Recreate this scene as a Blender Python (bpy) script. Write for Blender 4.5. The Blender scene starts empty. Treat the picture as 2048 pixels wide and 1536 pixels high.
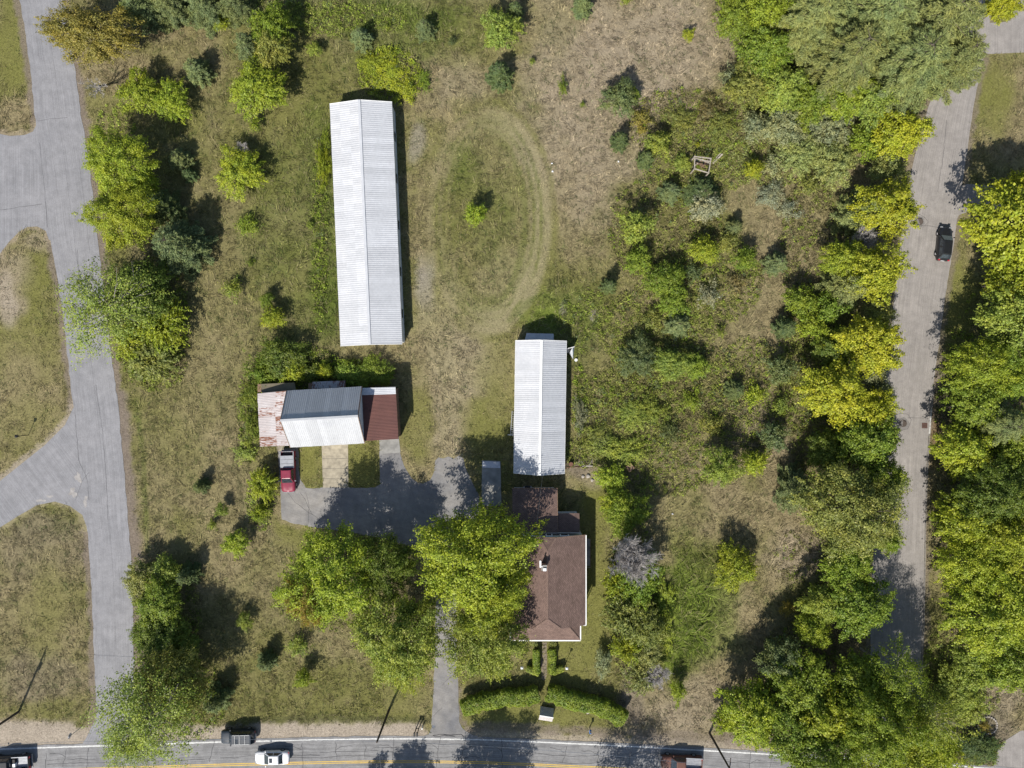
import bpy, bmesh, math, random
import numpy as np
from mathutils import Vector, Matrix

# ---------------------------------------------------------------- camera, sky, sun, exposure
scene = bpy.context.scene
COL = scene.collection
S = 0.07            # metres of ground per photo pixel
H = 95.57           # flying height of the camera
CU, CV = 1024.0, 768.0

cam_d = bpy.data.cameras.new('camera')
cam_d.sensor_width = 36.0
cam_d.lens = 24.0
cam_d.clip_start = 1.0
cam_d.clip_end = 4000.0
cam = bpy.data.objects.new('camera', cam_d)
cam.location = (0, 0, H)
cam.rotation_euler = (0, 0, 0)
COL.objects.link(cam)
scene.camera = cam

SUN_EL = math.radians(44.5)
SHX, SHY = 0.40, 0.917          # ground direction in which shadows fall
world = bpy.data.worlds.new('World')
scene.world = world
world.use_nodes = True
wn = world.node_tree
wn.nodes.clear()
w_out = wn.nodes.new('ShaderNodeOutputWorld')
w_bg = wn.nodes.new('ShaderNodeBackground')
w_sky = wn.nodes.new('ShaderNodeTexSky')
w_sky.sky_type = 'NISHITA'
w_sky.sun_disc = False
w_sky.sun_elevation = SUN_EL
w_sky.sun_rotation = math.atan2(-SHX, -SHY)
w_bg.inputs['Strength'].default_value = 0.088
wn.links.new(w_sky.outputs[0], w_bg.inputs[0])
wn.links.new(w_bg.outputs[0], w_out.inputs[0])

sun_d = bpy.data.lights.new('sun', 'SUN')
sun_d.energy = 4.7
sun_d.angle = math.radians(0.53)
sun_d.color = (1.0, 0.95, 0.87)
sun = bpy.data.objects.new('sun', sun_d)
_d = Vector((SHX * math.cos(SUN_EL), SHY * math.cos(SUN_EL), -math.sin(SUN_EL)))
sun.rotation_euler = _d.to_track_quat('-Z', 'Y').to_euler()
sun.location = (-40, -90, 120)
COL.objects.link(sun)

scene.view_settings.view_transform = 'Standard'
scene.view_settings.look = 'None'
scene.view_settings.exposure = 0.60
scene.view_settings.gamma = 1.0
scene.view_settings.use_curve_mapping = False
scene.render.engine = 'CYCLES'
scene.cycles.max_bounces = 5
scene.cycles.transparent_max_bounces = 4

# ---------------------------------------------------------------- helpers
def P(u, v, z=0.0):
    k = S * (1.0 - z / H)
    return Vector(((u - CU) * k, (CV - v) * k, z))

def link(o, parent=None, world_coords=True):
    COL.objects.link(o)
    if parent is not None:
        o.parent = parent
        if world_coords and parent.parent is None and parent.type == 'EMPTY':
            o.matrix_parent_inverse = Matrix.Translation(-parent.location)
    return o

def tag(o, label=None, cat=None, group=None, kind=None):
    if label: o['label'] = label
    if cat: o['category'] = cat
    if group: o['group'] = group
    if kind: o['kind'] = kind
    return o

def thing(name, label, cat, loc=(0, 0, 0), group=None, rotz=0.0):
    o = bpy.data.objects.new(name, None)
    o.empty_display_size = 0.2
    o.location = loc
    o.rotation_euler = (0, 0, rotz)
    COL.objects.link(o)
    return tag(o, label, cat, group)

def np_mesh(name, V, F, mats=(), smooth=False, colors=None, floats=None):
    V = np.asarray(V, dtype=np.float32)
    F = np.asarray(F, dtype=np.int32)
    me = bpy.data.meshes.new(name)
    n, m, k = len(V), len(F), F.shape[1]
    me.vertices.add(n)
    me.vertices.foreach_set('co', V.ravel())
    me.loops.add(m * k)
    me.loops.foreach_set('vertex_index', F.ravel())
    me.polygons.add(m)
    me.polygons.foreach_set('loop_start', np.arange(0, m * k, k, dtype=np.int32))
    try:
        me.polygons.foreach_set('loop_total', np.full(m, k, dtype=np.int32))
    except Exception:
        pass
    for mt in mats:
        me.materials.append(mt)
    me.update(calc_edges=True)
    if smooth:
        me.polygons.foreach_set('use_smooth', np.ones(m, dtype=bool))
    if colors is not None:
        a = me.attributes.new('Col', 'FLOAT_COLOR', 'POINT')
        c = np.ones((n, 4), dtype=np.float32)
        c[:, :3] = colors
        a.data.foreach_set('color', c.ravel())
    if floats is not None:
        a = me.attributes.new('tint', 'FLOAT', 'POINT')
        a.data.foreach_set('value', np.asarray(floats, dtype=np.float32))
    return me

class MB:
    """collects boxes, tubes and sheets; build() links them as one mesh object"""
    def __init__(self):
        self.v = []; self.f = []
    def add(self, vs, fs):
        b = len(self.v)
        self.v += [tuple(x) for x in vs]
        self.f += [tuple(b + i for i in f) for f in fs]
        return self
    def box(self, c, s, rz=0.0, top=None):
        """c centre of base, s sizes, top optional (sx, sy) of the top"""
        x, y, z = s[0] / 2, s[1] / 2, s[2]
        tx, ty = (x, y) if top is None else (top[0] / 2, top[1] / 2)
        pts = [(-x, -y, 0), (x, -y, 0), (x, y, 0), (-x, y, 0), (-tx, -ty, z), (tx, -ty, z), (tx, ty, z), (-tx, ty, z)]
        co, si = math.cos(rz), math.sin(rz)
        vs = [(c[0] + a * co - b * si, c[1] + a * si + b * co, c[2] + d) for a, b, d in pts]
        return self.add(vs, [(3, 2, 1, 0), (4, 5, 6, 7), (0, 1, 5, 4), (1, 2, 6, 5), (2, 3, 7, 6), (3, 0, 4, 7)])
    def beam(self, a, b, w, h=None):
        """rectangular bar between two points"""
        h = w if h is None else h
        a = Vector(a); b = Vector(b); d = (b - a).normalized()
        up = Vector((0, 0, 1)) if abs(d.z) < 0.95 else Vector((1, 0, 0))
        s = d.cross(up).normalized() * (w / 2)
        t = s.cross(d).normalized() * (h / 2)
        vs = [a - s - t, a + s - t, a + s + t, a - s + t, b - s - t, b + s - t, b + s + t, b - s + t]
        return self.add(vs, [(3, 2, 1, 0), (4, 5, 6, 7), (0, 1, 5, 4), (1, 2, 6, 5), (2, 3, 7, 6), (3, 0, 4, 7)])
    def tube(self, pts, rad, n=6, cap=True):
        pts = [Vector(p) for p in pts]
        rad = rad if isinstance(rad, (list, tuple)) else [rad] * len(pts)
        b = len(self.v); rings = []
        for i, p in enumerate(pts):
            d = (pts[min(i + 1, len(pts) - 1)] - pts[max(i - 1, 0)]).normalized()
            up = Vector((0, 0, 1)) if abs(d.z) < 0.9 else Vector((1, 0, 0))
            s = d.cross(up).normalized(); t = s.cross(d).normalized()
            for k in range(n):
                a = 2 * math.pi * k / n
                self.v.append(tuple(p + (s * math.cos(a) + t * math.sin(a)) * rad[i]))
        for i in range(len(pts) - 1):
            for k in range(n):
                k2 = (k + 1) % n
                self.f.append((b + i * n + k, b + i * n + k2, b + (i + 1) * n + k2, b + (i + 1) * n + k))
        if cap:
            self.f.append(tuple(b + k for k in range(n))[::-1])
            self.f.append(tuple(b + (len(pts) - 1) * n + k for k in range(n)))
        return self
    def slab(self, quad, t):
        """a plate under a quad (4 points, counter-clockwise from above), thickness t straight down"""
        q = [Vector(p) for p in quad]
        n = len(q)
        lo = [p - Vector((0, 0, t)) for p in q]
        fs = [tuple(range(n)), tuple(range(2 * n - 1, n - 1, -1))]
        for i in range(n):
            j = (i + 1) % n
            fs.append((i, n + i, n + j, j))
        return self.add(q + lo, fs)
    def prism(self, pts, z0, z1):
        n = len(pts)
        vs = [(p[0], p[1], z0) for p in pts] + [(p[0], p[1], z1) for p in pts]
        fs = [tuple(range(n - 1, -1, -1)), tuple(range(n, 2 * n))]
        for i in range(n):
            j = (i + 1) % n
            fs.append((i, j, n + j, n + i))
        return self.add(vs, fs)
    def build(self, name, mat, parent=None, smooth=False, world_coords=True, bevel=0.0):
        me = bpy.data.meshes.new(name)
        me.from_pydata(self.v, [], self.f)
        me.materials.append(mat)
        bm = bmesh.new(); bm.from_mesh(me)
        bmesh.ops.recalc_face_normals(bm, faces=bm.faces)
        if bevel > 0:
            bmesh.ops.bevel(bm, geom=list(bm.edges), offset=bevel, segments=1, affect='EDGES', clamp_overlap=True)
        bm.to_mesh(me); bm.free()
        if smooth:
            me.polygons.foreach_set('use_smooth', np.ones(len(me.polygons), dtype=bool))
        o = bpy.data.objects.new(name, me)
        return link(o, parent, world_coords)

def copy_tree(o, parent=None):
    c = o.copy()
    COL.objects.link(c)
    c.parent = parent
    for ch in list(o.children):
        copy_tree(ch, c)
    return c

# ---------------------------------------------------------------- numpy noise and masks
_rs = np.random.RandomState(7)
_LAT = _rs.rand(256, 256)
def vnoise(x, y):
    xi = np.floor(x).astype(int); yi = np.floor(y).astype(int)
    fx = x - xi; fy = y - yi
    fx = fx * fx * (3 - 2 * fx); fy = fy * fy * (3 - 2 * fy)
    a = _LAT[xi & 255, yi & 255]; b = _LAT[(xi + 1) & 255, yi & 255]
    c = _LAT[xi & 255, (yi + 1) & 255]; d = _LAT[(xi + 1) & 255, (yi + 1) & 255]
    return (a * (1 - fx) + b * fx) * (1 - fy) + (c * (1 - fx) + d * fx) * fy
def fbm(x, y, sc, oct=4, seed=0.0):
    t = 0; amp = 0.5; tot = 0
    for i in range(oct):
        t = t + amp * vnoise(x / sc + 13.7 * i + seed * 7.3, y / sc + 5.1 * i + seed * 3.9)
        tot += amp; amp *= 0.55; sc *= 0.5
    return t / tot
def pip(poly, X, Y):
    inside = np.zeros(X.shape, dtype=bool)
    n = len(poly)
    for i in range(n):
        x1, y1 = poly[i]; x2, y2 = poly[(i + 1) % n]
        if y1 == y2: continue
        c = ((y1 > Y) != (y2 > Y)) & (X < (x2 - x1) * (Y - y1) / (y2 - y1) + x1)
        inside ^= c
    return inside
def dist_line(pts, X, Y):
    d = np.full(X.shape, 1e9)
    for (x1, y1), (x2, y2) in zip(pts[:-1], pts[1:]):
        dx, dy = x2 - x1, y2 - y1
        t = np.clip(((X - x1) * dx + (Y - y1) * dy) / (dx * dx + dy * dy + 1e-9), 0, 1)
        d = np.minimum(d, np.hypot(X - x1 - t * dx, Y - y1 - t * dy))
    return d
def sstep(a, b, x):
    t = np.clip((x - a) / (b - a), 0, 1)
    return t * t * (3 - 2 * t)

# ---------------------------------------------------------------- materials
def new_mat(name):
    m = bpy.data.materials.new(name)
    m.use_nodes = True
    nt = m.node_tree
    b = nt.nodes['Principled BSDF']
    return m, nt, b
def N(nt, t, **kw):
    n = nt.nodes.new(t)
    for k, v in kw.items():
        setattr(n, k, v)
    return n
def ramp(nt, src, stops):
    r = N(nt, 'ShaderNodeValToRGB')
    while len(r.color_ramp.elements) < len(stops):
        r.color_ramp.elements.new(0.5)
    for e, (p, c) in zip(r.color_ramp.elements, stops):
        e.position = p
        e.color = (c, c, c, 1) if not isinstance(c, (tuple, list)) else (c[0], c[1], c[2], 1)
    nt.links.new(src, r.inputs[0])
    return r.outputs[0]
def mixc(nt, fac, a, b, mode='MIX'):
    m = N(nt, 'ShaderNodeMix', data_type='RGBA', blend_type=mode)
    for i, x in ((0, fac), (6, a), (7, b)):
        if isinstance(x, (int, float)): m.inputs[i].default_value = x
        elif isinstance(x, tuple): m.inputs[i].default_value = (x[0], x[1], x[2], 1)
        else: nt.links.new(x, m.inputs[i])
    return m.outputs[2]
def noise(nt, vec, scale, detail=4, rough=0.55, out=0):
    n = N(nt, 'ShaderNodeTexNoise')
    n.inputs['Scale'].default_value = scale
    n.inputs['Detail'].default_value = detail
    n.inputs['Roughness'].default_value = rough
    if vec is not None: nt.links.new(vec, n.inputs['Vector'])
    return n.outputs[out]
def pos(nt):
    return N(nt, 'ShaderNodeNewGeometry').outputs['Position']
def stretch(nt, vec, s, rz=0.0):
    m = N(nt, 'ShaderNodeMapping')
    m.inputs['Scale'].default_value = s
    m.inputs['Rotation'].default_value = (0, 0, rz)
    nt.links.new(vec, m.inputs['Vector'])
    return m.outputs[0]
def bump(nt, b, h, strength, dist):
    n = N(nt, 'ShaderNodeBump')
    n.inputs['Strength'].default_value = strength
    n.inputs['Distance'].default_value = dist
    nt.links.new(h, n.inputs['Height'])
    nt.links.new(n.outputs[0], b.inputs['Normal'])

def pmat(name, col, rough=0.7, metal=0.0, spec=0.3, nscale=2.0, namt=0.25, col2=None, bumps=0.0, bscale=20.0):
    m, nt, b = new_mat(name)
    v = pos(nt)
    n = noise(nt, v, nscale, 5)
    f = ramp(nt, n, [(0.3, 0.0), (0.7, 1.0)])
    c2 = col2 or tuple(x * (1 - namt) for x in col)
    c1 = tuple(min(1, x * (1 + namt * 0.5)) for x in col)
    nt.links.new(mixc(nt, f, c1, c2), b.inputs['Base Color'])
    b.inputs['Roughness'].default_value = rough
    b.inputs['Metallic'].default_value = metal
    b.inputs['Specular IOR Level'].default_value = spec
    if bumps > 0:
        bump(nt, b, noise(nt, v, bscale, 3), bumps, 0.02)
    return m

def asphalt(name, c1, c2, streak=0.35, patch=0.3):
    m, nt, b = new_mat(name)
    v = pos(nt)
    uvn = N(nt, 'ShaderNodeAttribute', attribute_name='road_uv').outputs['Vector']
    big = ramp(nt, noise(nt, v, 0.22, 5), [(0.32, 0.0), (0.68, 1.0)])
    c = mixc(nt, big, c1, c2)
    st = ramp(nt, noise(nt, stretch(nt, uvn, (9.0, 0.12, 1.0)), 1.0, 4), [(0.3, 1.0 - streak), (0.7, 1.0 + streak * 0.3)])
    c = mixc(nt, 0.8, c, st, 'MULTIPLY')
    fine = ramp(nt, noise(nt, v, 9.0, 3, 0.7), [(0.25, 0.78), (0.75, 1.12)])
    c = mixc(nt, 1.0, c, fine, 'MULTIPLY')
    blot = ramp(nt, noise(nt, v, 0.9, 6, 0.65), [(0.35, 1.0 - patch), (0.62, 1.04)])
    c = mixc(nt, 0.7, c, blot, 'MULTIPLY')
    nt.links.new(c, b.inputs['Base Color'])
    b.inputs['Roughness'].default_value = 0.9
    b.inputs['Specular IOR Level'].default_value = 0.2
    bump(nt, b, noise(nt, v, 40.0, 2), 0.4, 0.01)
    return m

M = {}
M['asphalt_left'] = asphalt('asphalt_pale', (0.262, 0.259, 0.268), (0.225, 0.224, 0.234), 0.26, 0.22)
M['asphalt_main'] = asphalt('asphalt_grey', (0.262, 0.259, 0.258), (0.218, 0.216, 0.218), 0.42, 0.34)
M['asphalt_right'] = asphalt('asphalt_warm', (0.29, 0.268, 0.248), (0.255, 0.236, 0.219), 0.28, 0.22)
M['asphalt_drive'] = asphalt('asphalt_worn', (0.27, 0.255, 0.235), (0.165, 0.165, 0.172), 0.12, 0.3)
M['crack_or_shadow'] = pmat('tar_or_shadow', (0.045, 0.045, 0.048), 0.9, namt=0.5)
M['concrete'] = pmat('concrete', (0.30, 0.265, 0.20), 0.9, nscale=1.4, namt=0.35, bumps=0.3)
M['concrete_grey'] = pmat('concrete_grey', (0.24, 0.235, 0.22), 0.9, nscale=1.1, namt=0.35, bumps=0.3)
M['granite'] = pmat('granite', (0.42, 0.41, 0.39), 0.85, nscale=6, namt=0.25)
M['white_line'] = pmat('road_paint_white', (0.62, 0.62, 0.60), 0.8, nscale=7, namt=0.0, col2=(0.36, 0.36, 0.35))
M['yellow_line'] = pmat('road_paint_yellow', (0.52, 0.34, 0.06), 0.8, nscale=7, col2=(0.38, 0.28, 0.09))
M['wood_pole'] = pmat('pole_wood', (0.075, 0.06, 0.05), 0.9, nscale=8, namt=0.4)
M['grey_wood'] = pmat('weathered_wood', (0.34, 0.30, 0.25), 0.9, nscale=7, namt=0.5)
M['brown_wood'] = pmat('brown_wood', (0.20, 0.13, 0.085), 0.9, nscale=7, namt=0.5)
M['white_wall'] = pmat('white_siding', (0.55, 0.56, 0.56), 0.7, nscale=1.5, namt=0.18)
M['grey_wall'] = pmat('grey_green_siding', (0.30, 0.32, 0.30), 0.75, nscale=1.5, namt=0.2)
M['white_trim'] = pmat('white_trim', (0.72, 0.72, 0.70), 0.5, nscale=3, namt=0.1)
M['dark_trim'] = pmat('dark_trim', (0.03, 0.03, 0.035), 0.6)
M['steel'] = pmat('galvanised_steel', (0.45, 0.46, 0.48), 0.45, 0.6, 0.5, nscale=4, namt=0.2)
M['black'] = pmat('black_plastic', (0.015, 0.015, 0.017), 0.55, nscale=5)
M['tyre'] = pmat('tyre_rubber', (0.018, 0.018, 0.018), 0.9)
M['rim'] = pmat('wheel_rim', (0.42, 0.42, 0.44), 0.35, 0.8, 0.5)
M['stone'] = pmat('field_stone', (0.33, 0.30, 0.265), 0.9, nscale=6, namt=0.4, bumps=0.5)
M['iron'] = pmat('cast_iron', (0.07, 0.055, 0.045), 0.8, nscale=20, namt=0.4, bumps=0.5, bscale=60)
M['rust_iron'] = pmat('rusty_iron', (0.15, 0.075, 0.05), 0.85, nscale=6, namt=0.5)
M['litter'] = pmat('white_plastic', (0.75, 0.76, 0.78), 0.5)
M['blue'] = pmat('blue_plastic', (0.08, 0.22, 0.55), 0.5)
M['brick'] = pmat('old_brick', (0.25, 0.12, 0.085), 0.9, nscale=9, namt=0.4)
M['red_lamp'] = pmat('red_lens', (0.45, 0.012, 0.03), 0.2, spec=0.6)
M['clear_lamp'] = pmat('clear_lens', (0.22, 0.23, 0.25), 0.15, spec=0.7)
M['bark'] = pmat('bark', (0.11, 0.09, 0.07), 0.95, nscale=9, namt=0.5)
M['pale_bark'] = pmat('pale_bark', (0.30, 0.275, 0.25), 0.95, nscale=9, namt=0.4)
M['grey_twig'] = pmat('grey_twig', (0.40, 0.375, 0.355), 0.95, nscale=3, namt=0.35)

def paint(name, col, metal=0.0, rough=0.5):
    m, nt, b = new_mat(name)
    v = pos(nt)
    f = ramp(nt, noise(nt, v, 3.5, 5), [(0.35, 0.82), (0.7, 1.05)])
    nt.links.new(mixc(nt, 1.0, col, f, 'MULTIPLY'), b.inputs['Base Color'])
    b.inputs['Roughness'].default_value = rough
    b.inputs['Metallic'].default_value = metal
    b.inputs['Specular IOR Level'].default_value = 0.25
    b.inputs['Coat Weight'].default_value = 0.5
    b.inputs['Coat Roughness'].default_value = 0.04
    return m
M['paint_red'] = paint('paint_red', (0.20, 0.020, 0.045))
M['paint_black'] = paint('paint_black', (0.012, 0.013, 0.015))
M['paint_navy'] = paint('paint_navy', (0.018, 0.026, 0.038))
M['paint_white'] = paint('paint_white', (0.70, 0.70, 0.72))
M['paint_brown'] = paint('paint_brown', (0.11, 0.045, 0.03))
M['paint_silver'] = paint('paint_silver', (0.30, 0.31, 0.33), 0.4)

m, nt, b = new_mat('car_glass')
b.inputs['Base Color'].default_value = (0.02, 0.026, 0.032, 1)
b.inputs['Roughness'].default_value = 0.06
b.inputs['Specular IOR Level'].default_value = 0.7
nt.links.new(ramp(nt, noise(nt, pos(nt), 4, 2), [(0.3, (0.012, 0.016, 0.02)), (0.7, (0.035, 0.045, 0.055))]), b.inputs['Base Color'])
M['glass'] = m

def metal_roof(name, base, dirt, rust=0.0, rustcol=(0.2, 0.07, 0.035), flow=(1.0, 1.0, 1.0), rough=0.45, metal=0.15, lo=0.5, hi=0.62):
    m, nt, b = new_mat(name)
    v = pos(nt)
    oi = N(nt, 'ShaderNodeObjectInfo')
    tint = ramp(nt, oi.outputs['Random'], [(0.0, 0.90), (1.0, 1.05)])
    c = mixc(nt, ramp(nt, noise(nt, v, 0.5, 6, 0.6), [(0.35, 0.0), (0.75, 1.0)]), base, dirt)
    c = mixc(nt, 1.0, c, tint, 'MULTIPLY')
    c = mixc(nt, 0.6, c, ramp(nt, noise(nt, stretch(nt, v, flow), 3.0, 4), [(0.3, 0.86), (0.7, 1.06)]), 'MULTIPLY')
    if rust > 0:
        a = N(nt, 'ShaderNodeMath', operation='ADD')
        nt.links.new(noise(nt, stretch(nt, v, flow), 1.6, 8, 0.68), a.inputs[0])
        k = N(nt, 'ShaderNodeMath', operation='MULTIPLY_ADD')
        nt.links.new(oi.outputs['Random'], k.inputs[0])
        k.inputs[1].default_value = rust; k.inputs[2].default_value = -rust / 2
        nt.links.new(k.outputs[0], a.inputs[1])
        f = ramp(nt, a.outputs[0], [(lo, 0.0), (hi, 1.0)])
        rc = mixc(nt, noise(nt, v, 5.0, 4), rustcol, tuple(x * 0.5 for x in rustcol))
        c = mixc(nt, f, c, rc)
    nt.links.new(c, b.inputs['Base Color'])
    b.inputs['Roughness'].default_value = rough
    b.inputs['Metallic'].default_value = metal
    return m
M['roof_white'] = metal_roof('white_sheet_metal', (0.47, 0.475, 0.49), (0.41, 0.42, 0.44), rough=0.55, metal=0.0)
M['roof_galv'] = metal_roof('galvanised_sheet', (0.45, 0.46, 0.48), (0.40, 0.41, 0.43), rough=0.55, metal=0.0)
M['roof_garage'] = metal_roof('plain_sheet', (0.385, 0.395, 0.41), (0.34, 0.35, 0.37), rough=0.6, metal=0.0)
M['path'] = pmat('worn_path', (0.20, 0.165, 0.125), 0.95, nscale=3, namt=0.5, bumps=0.5)
M['rack'] = pmat('rack_alloy', (0.25, 0.26, 0.27), 0.4, 0.5)
M['roof_rustwhite'] = metal_roof('rusting_white_sheet', (0.47, 0.44, 0.44), (0.38, 0.33, 0.32), 0.34, (0.22, 0.085, 0.045), (1.0, 3.5, 1.0), 0.7, 0.0, 0.54, 0.66)
M['roof_rust'] = metal_roof('rust_red_sheet', (0.115, 0.045, 0.036), (0.085, 0.033, 0.028), 0.1, (0.17, 0.075, 0.045), (1.0, 3.0, 1.0), 0.75, 0.0, 0.6, 0.8)
M['roof_patch'] = metal_roof('patched_sheet', (0.34, 0.34, 0.35), (0.22, 0.20, 0.20), 0.5, (0.13, 0.045, 0.03), (3.0, 1.0, 1.0), 0.7, 0.0, 0.48, 0.56)
M['roof_tan'] = metal_roof('tan_roofing', (0.17, 0.145, 0.095), (0.11, 0.10, 0.07), rough=0.9, metal=0.0)

def shingles(name, c1, c2, c3):
    m, nt, b = new_mat(name)
    uv = N(nt, 'ShaderNodeAttribute', attribute_name='roof_uv').outputs['Vector']
    br = N(nt, 'ShaderNodeTexBrick')
    br.inputs['Color1'].default_value = (*c1, 1); br.inputs['Color2'].default_value = (*c2, 1)
    br.inputs['Mortar'].default_value = (*c3, 1)
    br.inputs['Scale'].default_value = 1.0
    br.inputs['Mortar Size'].default_value = 0.018
    br.inputs['Brick Width'].default_value = 0.33
    br.inputs['Row Height'].default_value = 0.145
    nt.links.new(uv, br.inputs['Vector'])
    v = pos(nt)
    c = mixc(nt, 0.85, br.outputs['Color'], ramp(nt, noise(nt, v, 0.7, 6, 0.7), [(0.3, 0.72), (0.7, 1.15)]), 'MULTIPLY')
    c = mixc(nt, 0.9, c, ramp(nt, noise(nt, v, 14.0, 2), [(0.3, 0.75), (0.7, 1.18)]), 'MULTIPLY')
    nt.links.new(c, b.inputs['Base Color'])
    b.inputs['Roughness'].default_value = 0.95
    b.inputs['Specular IOR Level'].default_value = 0.1
    bump(nt, b, br.outputs['Fac'], 0.6, -0.012)
    return m
M['shingle'] = shingles('brown_shingles', (0.205, 0.142, 0.118), (0.145, 0.10, 0.085), (0.075, 0.05, 0.043))
M['shingle_white'] = shingles('white_shingles', (0.55, 0.52, 0.50), (0.45, 0.42, 0.40), (0.25, 0.22, 0.21))

def leaf_mat(name, trans=0.33, rough=0.55, var=0.35):
    m, nt, b = new_mat(name)
    oi = N(nt, 'ShaderNodeObjectInfo')
    geo = N(nt, 'ShaderNodeNewGeometry')
    at = N(nt, 'ShaderNodeAttribute', attribute_name='tint')
    rnd = ramp(nt, geo.outputs['Random Per Island'], [(0.0, 1.0 - var), (0.6, 1.0), (1.0, 1.0 + var)])
    c = mixc(nt, 1.0, oi.outputs['Color'], rnd, 'MULTIPLY')
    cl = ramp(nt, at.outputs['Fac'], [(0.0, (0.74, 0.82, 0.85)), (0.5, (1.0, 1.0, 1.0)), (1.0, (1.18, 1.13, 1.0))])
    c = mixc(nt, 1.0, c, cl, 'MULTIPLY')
    big = ramp(nt, noise(nt, geo.outputs['Position'], 0.55, 4, 0.6), [(0.36, (0.88, 0.94, 1.0)), (0.64, (1.14, 1.06, 0.88))])
    c = mixc(nt, 1.0, c, big, 'MULTIPLY')
    old = ramp(nt, geo.outputs['Random Per Island'], [(0.90, 0.0), (0.97, 1.0)])
    c = mixc(nt, mixc(nt, 1.0, old, (0.35, 0.35, 0.35), 'MULTIPLY'), c, (0.30, 0.23, 0.07))
    nt.links.new(c, b.inputs['Base Color'])
    b.inputs['Roughness'].default_value = rough
    b.inputs['Specular IOR Level'].default_value = 0.3
    tr = N(nt, 'ShaderNodeBsdfTranslucent')
    tc = mixc(nt, 1.0, c, (1.05, 1.15, 0.5), 'MULTIPLY')
    nt.links.new(tc, tr.inputs['Color'])
    mx = N(nt, 'ShaderNodeMixShader')
    mx.inputs[0].default_value = trans
    nt.links.new(b.outputs[0], mx.inputs[1]); nt.links.new(tr.outputs[0], mx.inputs[2])
    nt.links.new(mx.outputs[0], nt.nodes['Material Output'].inputs[0])
    return m
M['leaf'] = leaf_mat('leaf', 0.36, 0.5, 0.4)
M['needle'] = leaf_mat('needle', 0.15, 0.6, 0.3)

m, nt, b = new_mat('grass_blades')
c = N(nt, 'ShaderNodeAttribute', attribute_name='Col').outputs['Color']
c = mixc(nt, 1.0, c, ramp(nt, N(nt, 'ShaderNodeNewGeometry').outputs['Random Per Island'], [(0, 0.65), (0.7, 1.1), (1, 1.4)]), 'MULTIPLY')
nt.links.new(c, b.inputs['Base Color'])
b.inputs['Roughness'].default_value = 0.8
b.inputs['Specular IOR Level'].default_value = 0.15
tr = N(nt, 'ShaderNodeBsdfTranslucent'); nt.links.new(c, tr.inputs['Color'])
mx = N(nt, 'ShaderNodeMixShader'); mx.inputs[0].default_value = 0.25
nt.links.new(b.outputs[0], mx.inputs[1]); nt.links.new(tr.outputs[0], mx.inputs[2])
nt.links.new(mx.outputs[0], nt.nodes['Material Output'].inputs[0])
M['grass'] = m

m, nt, b = new_mat('ground_turf')
v = pos(nt)
c = N(nt, 'ShaderNodeAttribute', attribute_name='Col').outputs['Color']
c = mixc(nt, 1.0, c, ramp(nt, noise(nt, v, 3.5, 6, 0.75), [(0.3, 0.5), (0.7, 1.1)]), 'MULTIPLY')
c = mixc(nt, 0.7, c, ramp(nt, noise(nt, v, 0.6, 5, 0.6), [(0.3, 0.8), (0.7, 1.15)]), 'MULTIPLY')
nt.links.new(c, b.inputs['Base Color'])
b.inputs['Roughness'].default_value = 0.95
b.inputs['Specular IOR Level'].default_value = 0.1
bump(nt, b, noise(nt, v, 6.0, 5, 0.7), 0.9, 0.12)
M['ground'] = m
# ================================================================ the setting: pavements and ground
def interp_poly(pts, v):
    """u at image row v along a polyline of (u, v)"""
    vs = [p[1] for p in pts]; us = [p[0] for p in pts]
    return float(np.interp(v, vs, us))

def strip(name, left, right, z, mat, uvw=7.0):
    """a paved strip between two edge polylines with the same number of points (photo pixels)"""
    V = []; F = []; UV = []
    dist = 0.0; prev = None
    K = 6
    for i, (a, b_) in enumerate(zip(left, right)):
        A = P(*a); B = P(*b_)
        mid = (A + B) / 2
        if prev is not None: dist += (mid - prev).length
        prev = mid
        w = uvw
        for k in range(K + 1):
            p = A.lerp(B, k / K)
            V.append((p.x, p.y, z)); UV.append((k / K * w, dist, 0.0))
    for i in range(len(left) - 1):
        for k in range(K):
            q = i * (K + 1) + k
            F.append((q, q + 1, q + K + 2, q + K + 1))
    me = bpy.data.meshes.new(name)
    me.from_pydata(V, [], F)
    bm = bmesh.new(); bm.from_mesh(me)
    bmesh.ops.recalc_face_normals(bm, faces=bm.faces)
    if bm.faces[0].normal.z < 0: bmesh.ops.reverse_faces(bm, faces=bm.faces)
    bm.to_mesh(me); bm.free()
    a = me.attributes.new('road_uv', 'FLOAT_VECTOR', 'POINT')
    a.data.foreach_set('vector', np.array(UV, dtype=np.float32).ravel())
    me.materials.append(mat)
    o = bpy.data.objects.new(name, me)
    COL.objects.link(o)
    return tag(o, kind='structure')

def patch(name, poly, z, mat, parent=None, uvdir=(1, 0)):
    """a flat paved sheet with an outline in photo pixels"""
    pts = [P(u, v) for u, v in poly]
    me = bpy.data.meshes.new(name)
    me.from_pydata([(p.x, p.y, z) for p in pts], [], [tuple(range(len(pts)))])
    bm = bmesh.new(); bm.from_mesh(me)
    bmesh.ops.recalc_face_normals(bm, faces=bm.faces)
    if bm.faces[0].normal.z < 0: bmesh.ops.reverse_faces(bm, faces=bm.faces)
    bmesh.ops.triangulate(bm, faces=bm.faces)
    bm.to_mesh(me); bm.free()
    a = me.attributes.new('road_uv', 'FLOAT_VECTOR', 'POINT')
    uv = np.array([(v.co.x * uvdir[0] + v.co.y * uvdir[1], v.co.y * uvdir[0] - v.co.x * uvdir[1], 0) for v in me.vertices], dtype=np.float32)
    a.data.foreach_set('vector', uv.ravel())
    me.materials.append(mat)
    o = bpy.data.objects.new(name, me)
    link(o, parent)
    if parent is None: tag(o, kind='structure')
    return o

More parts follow.
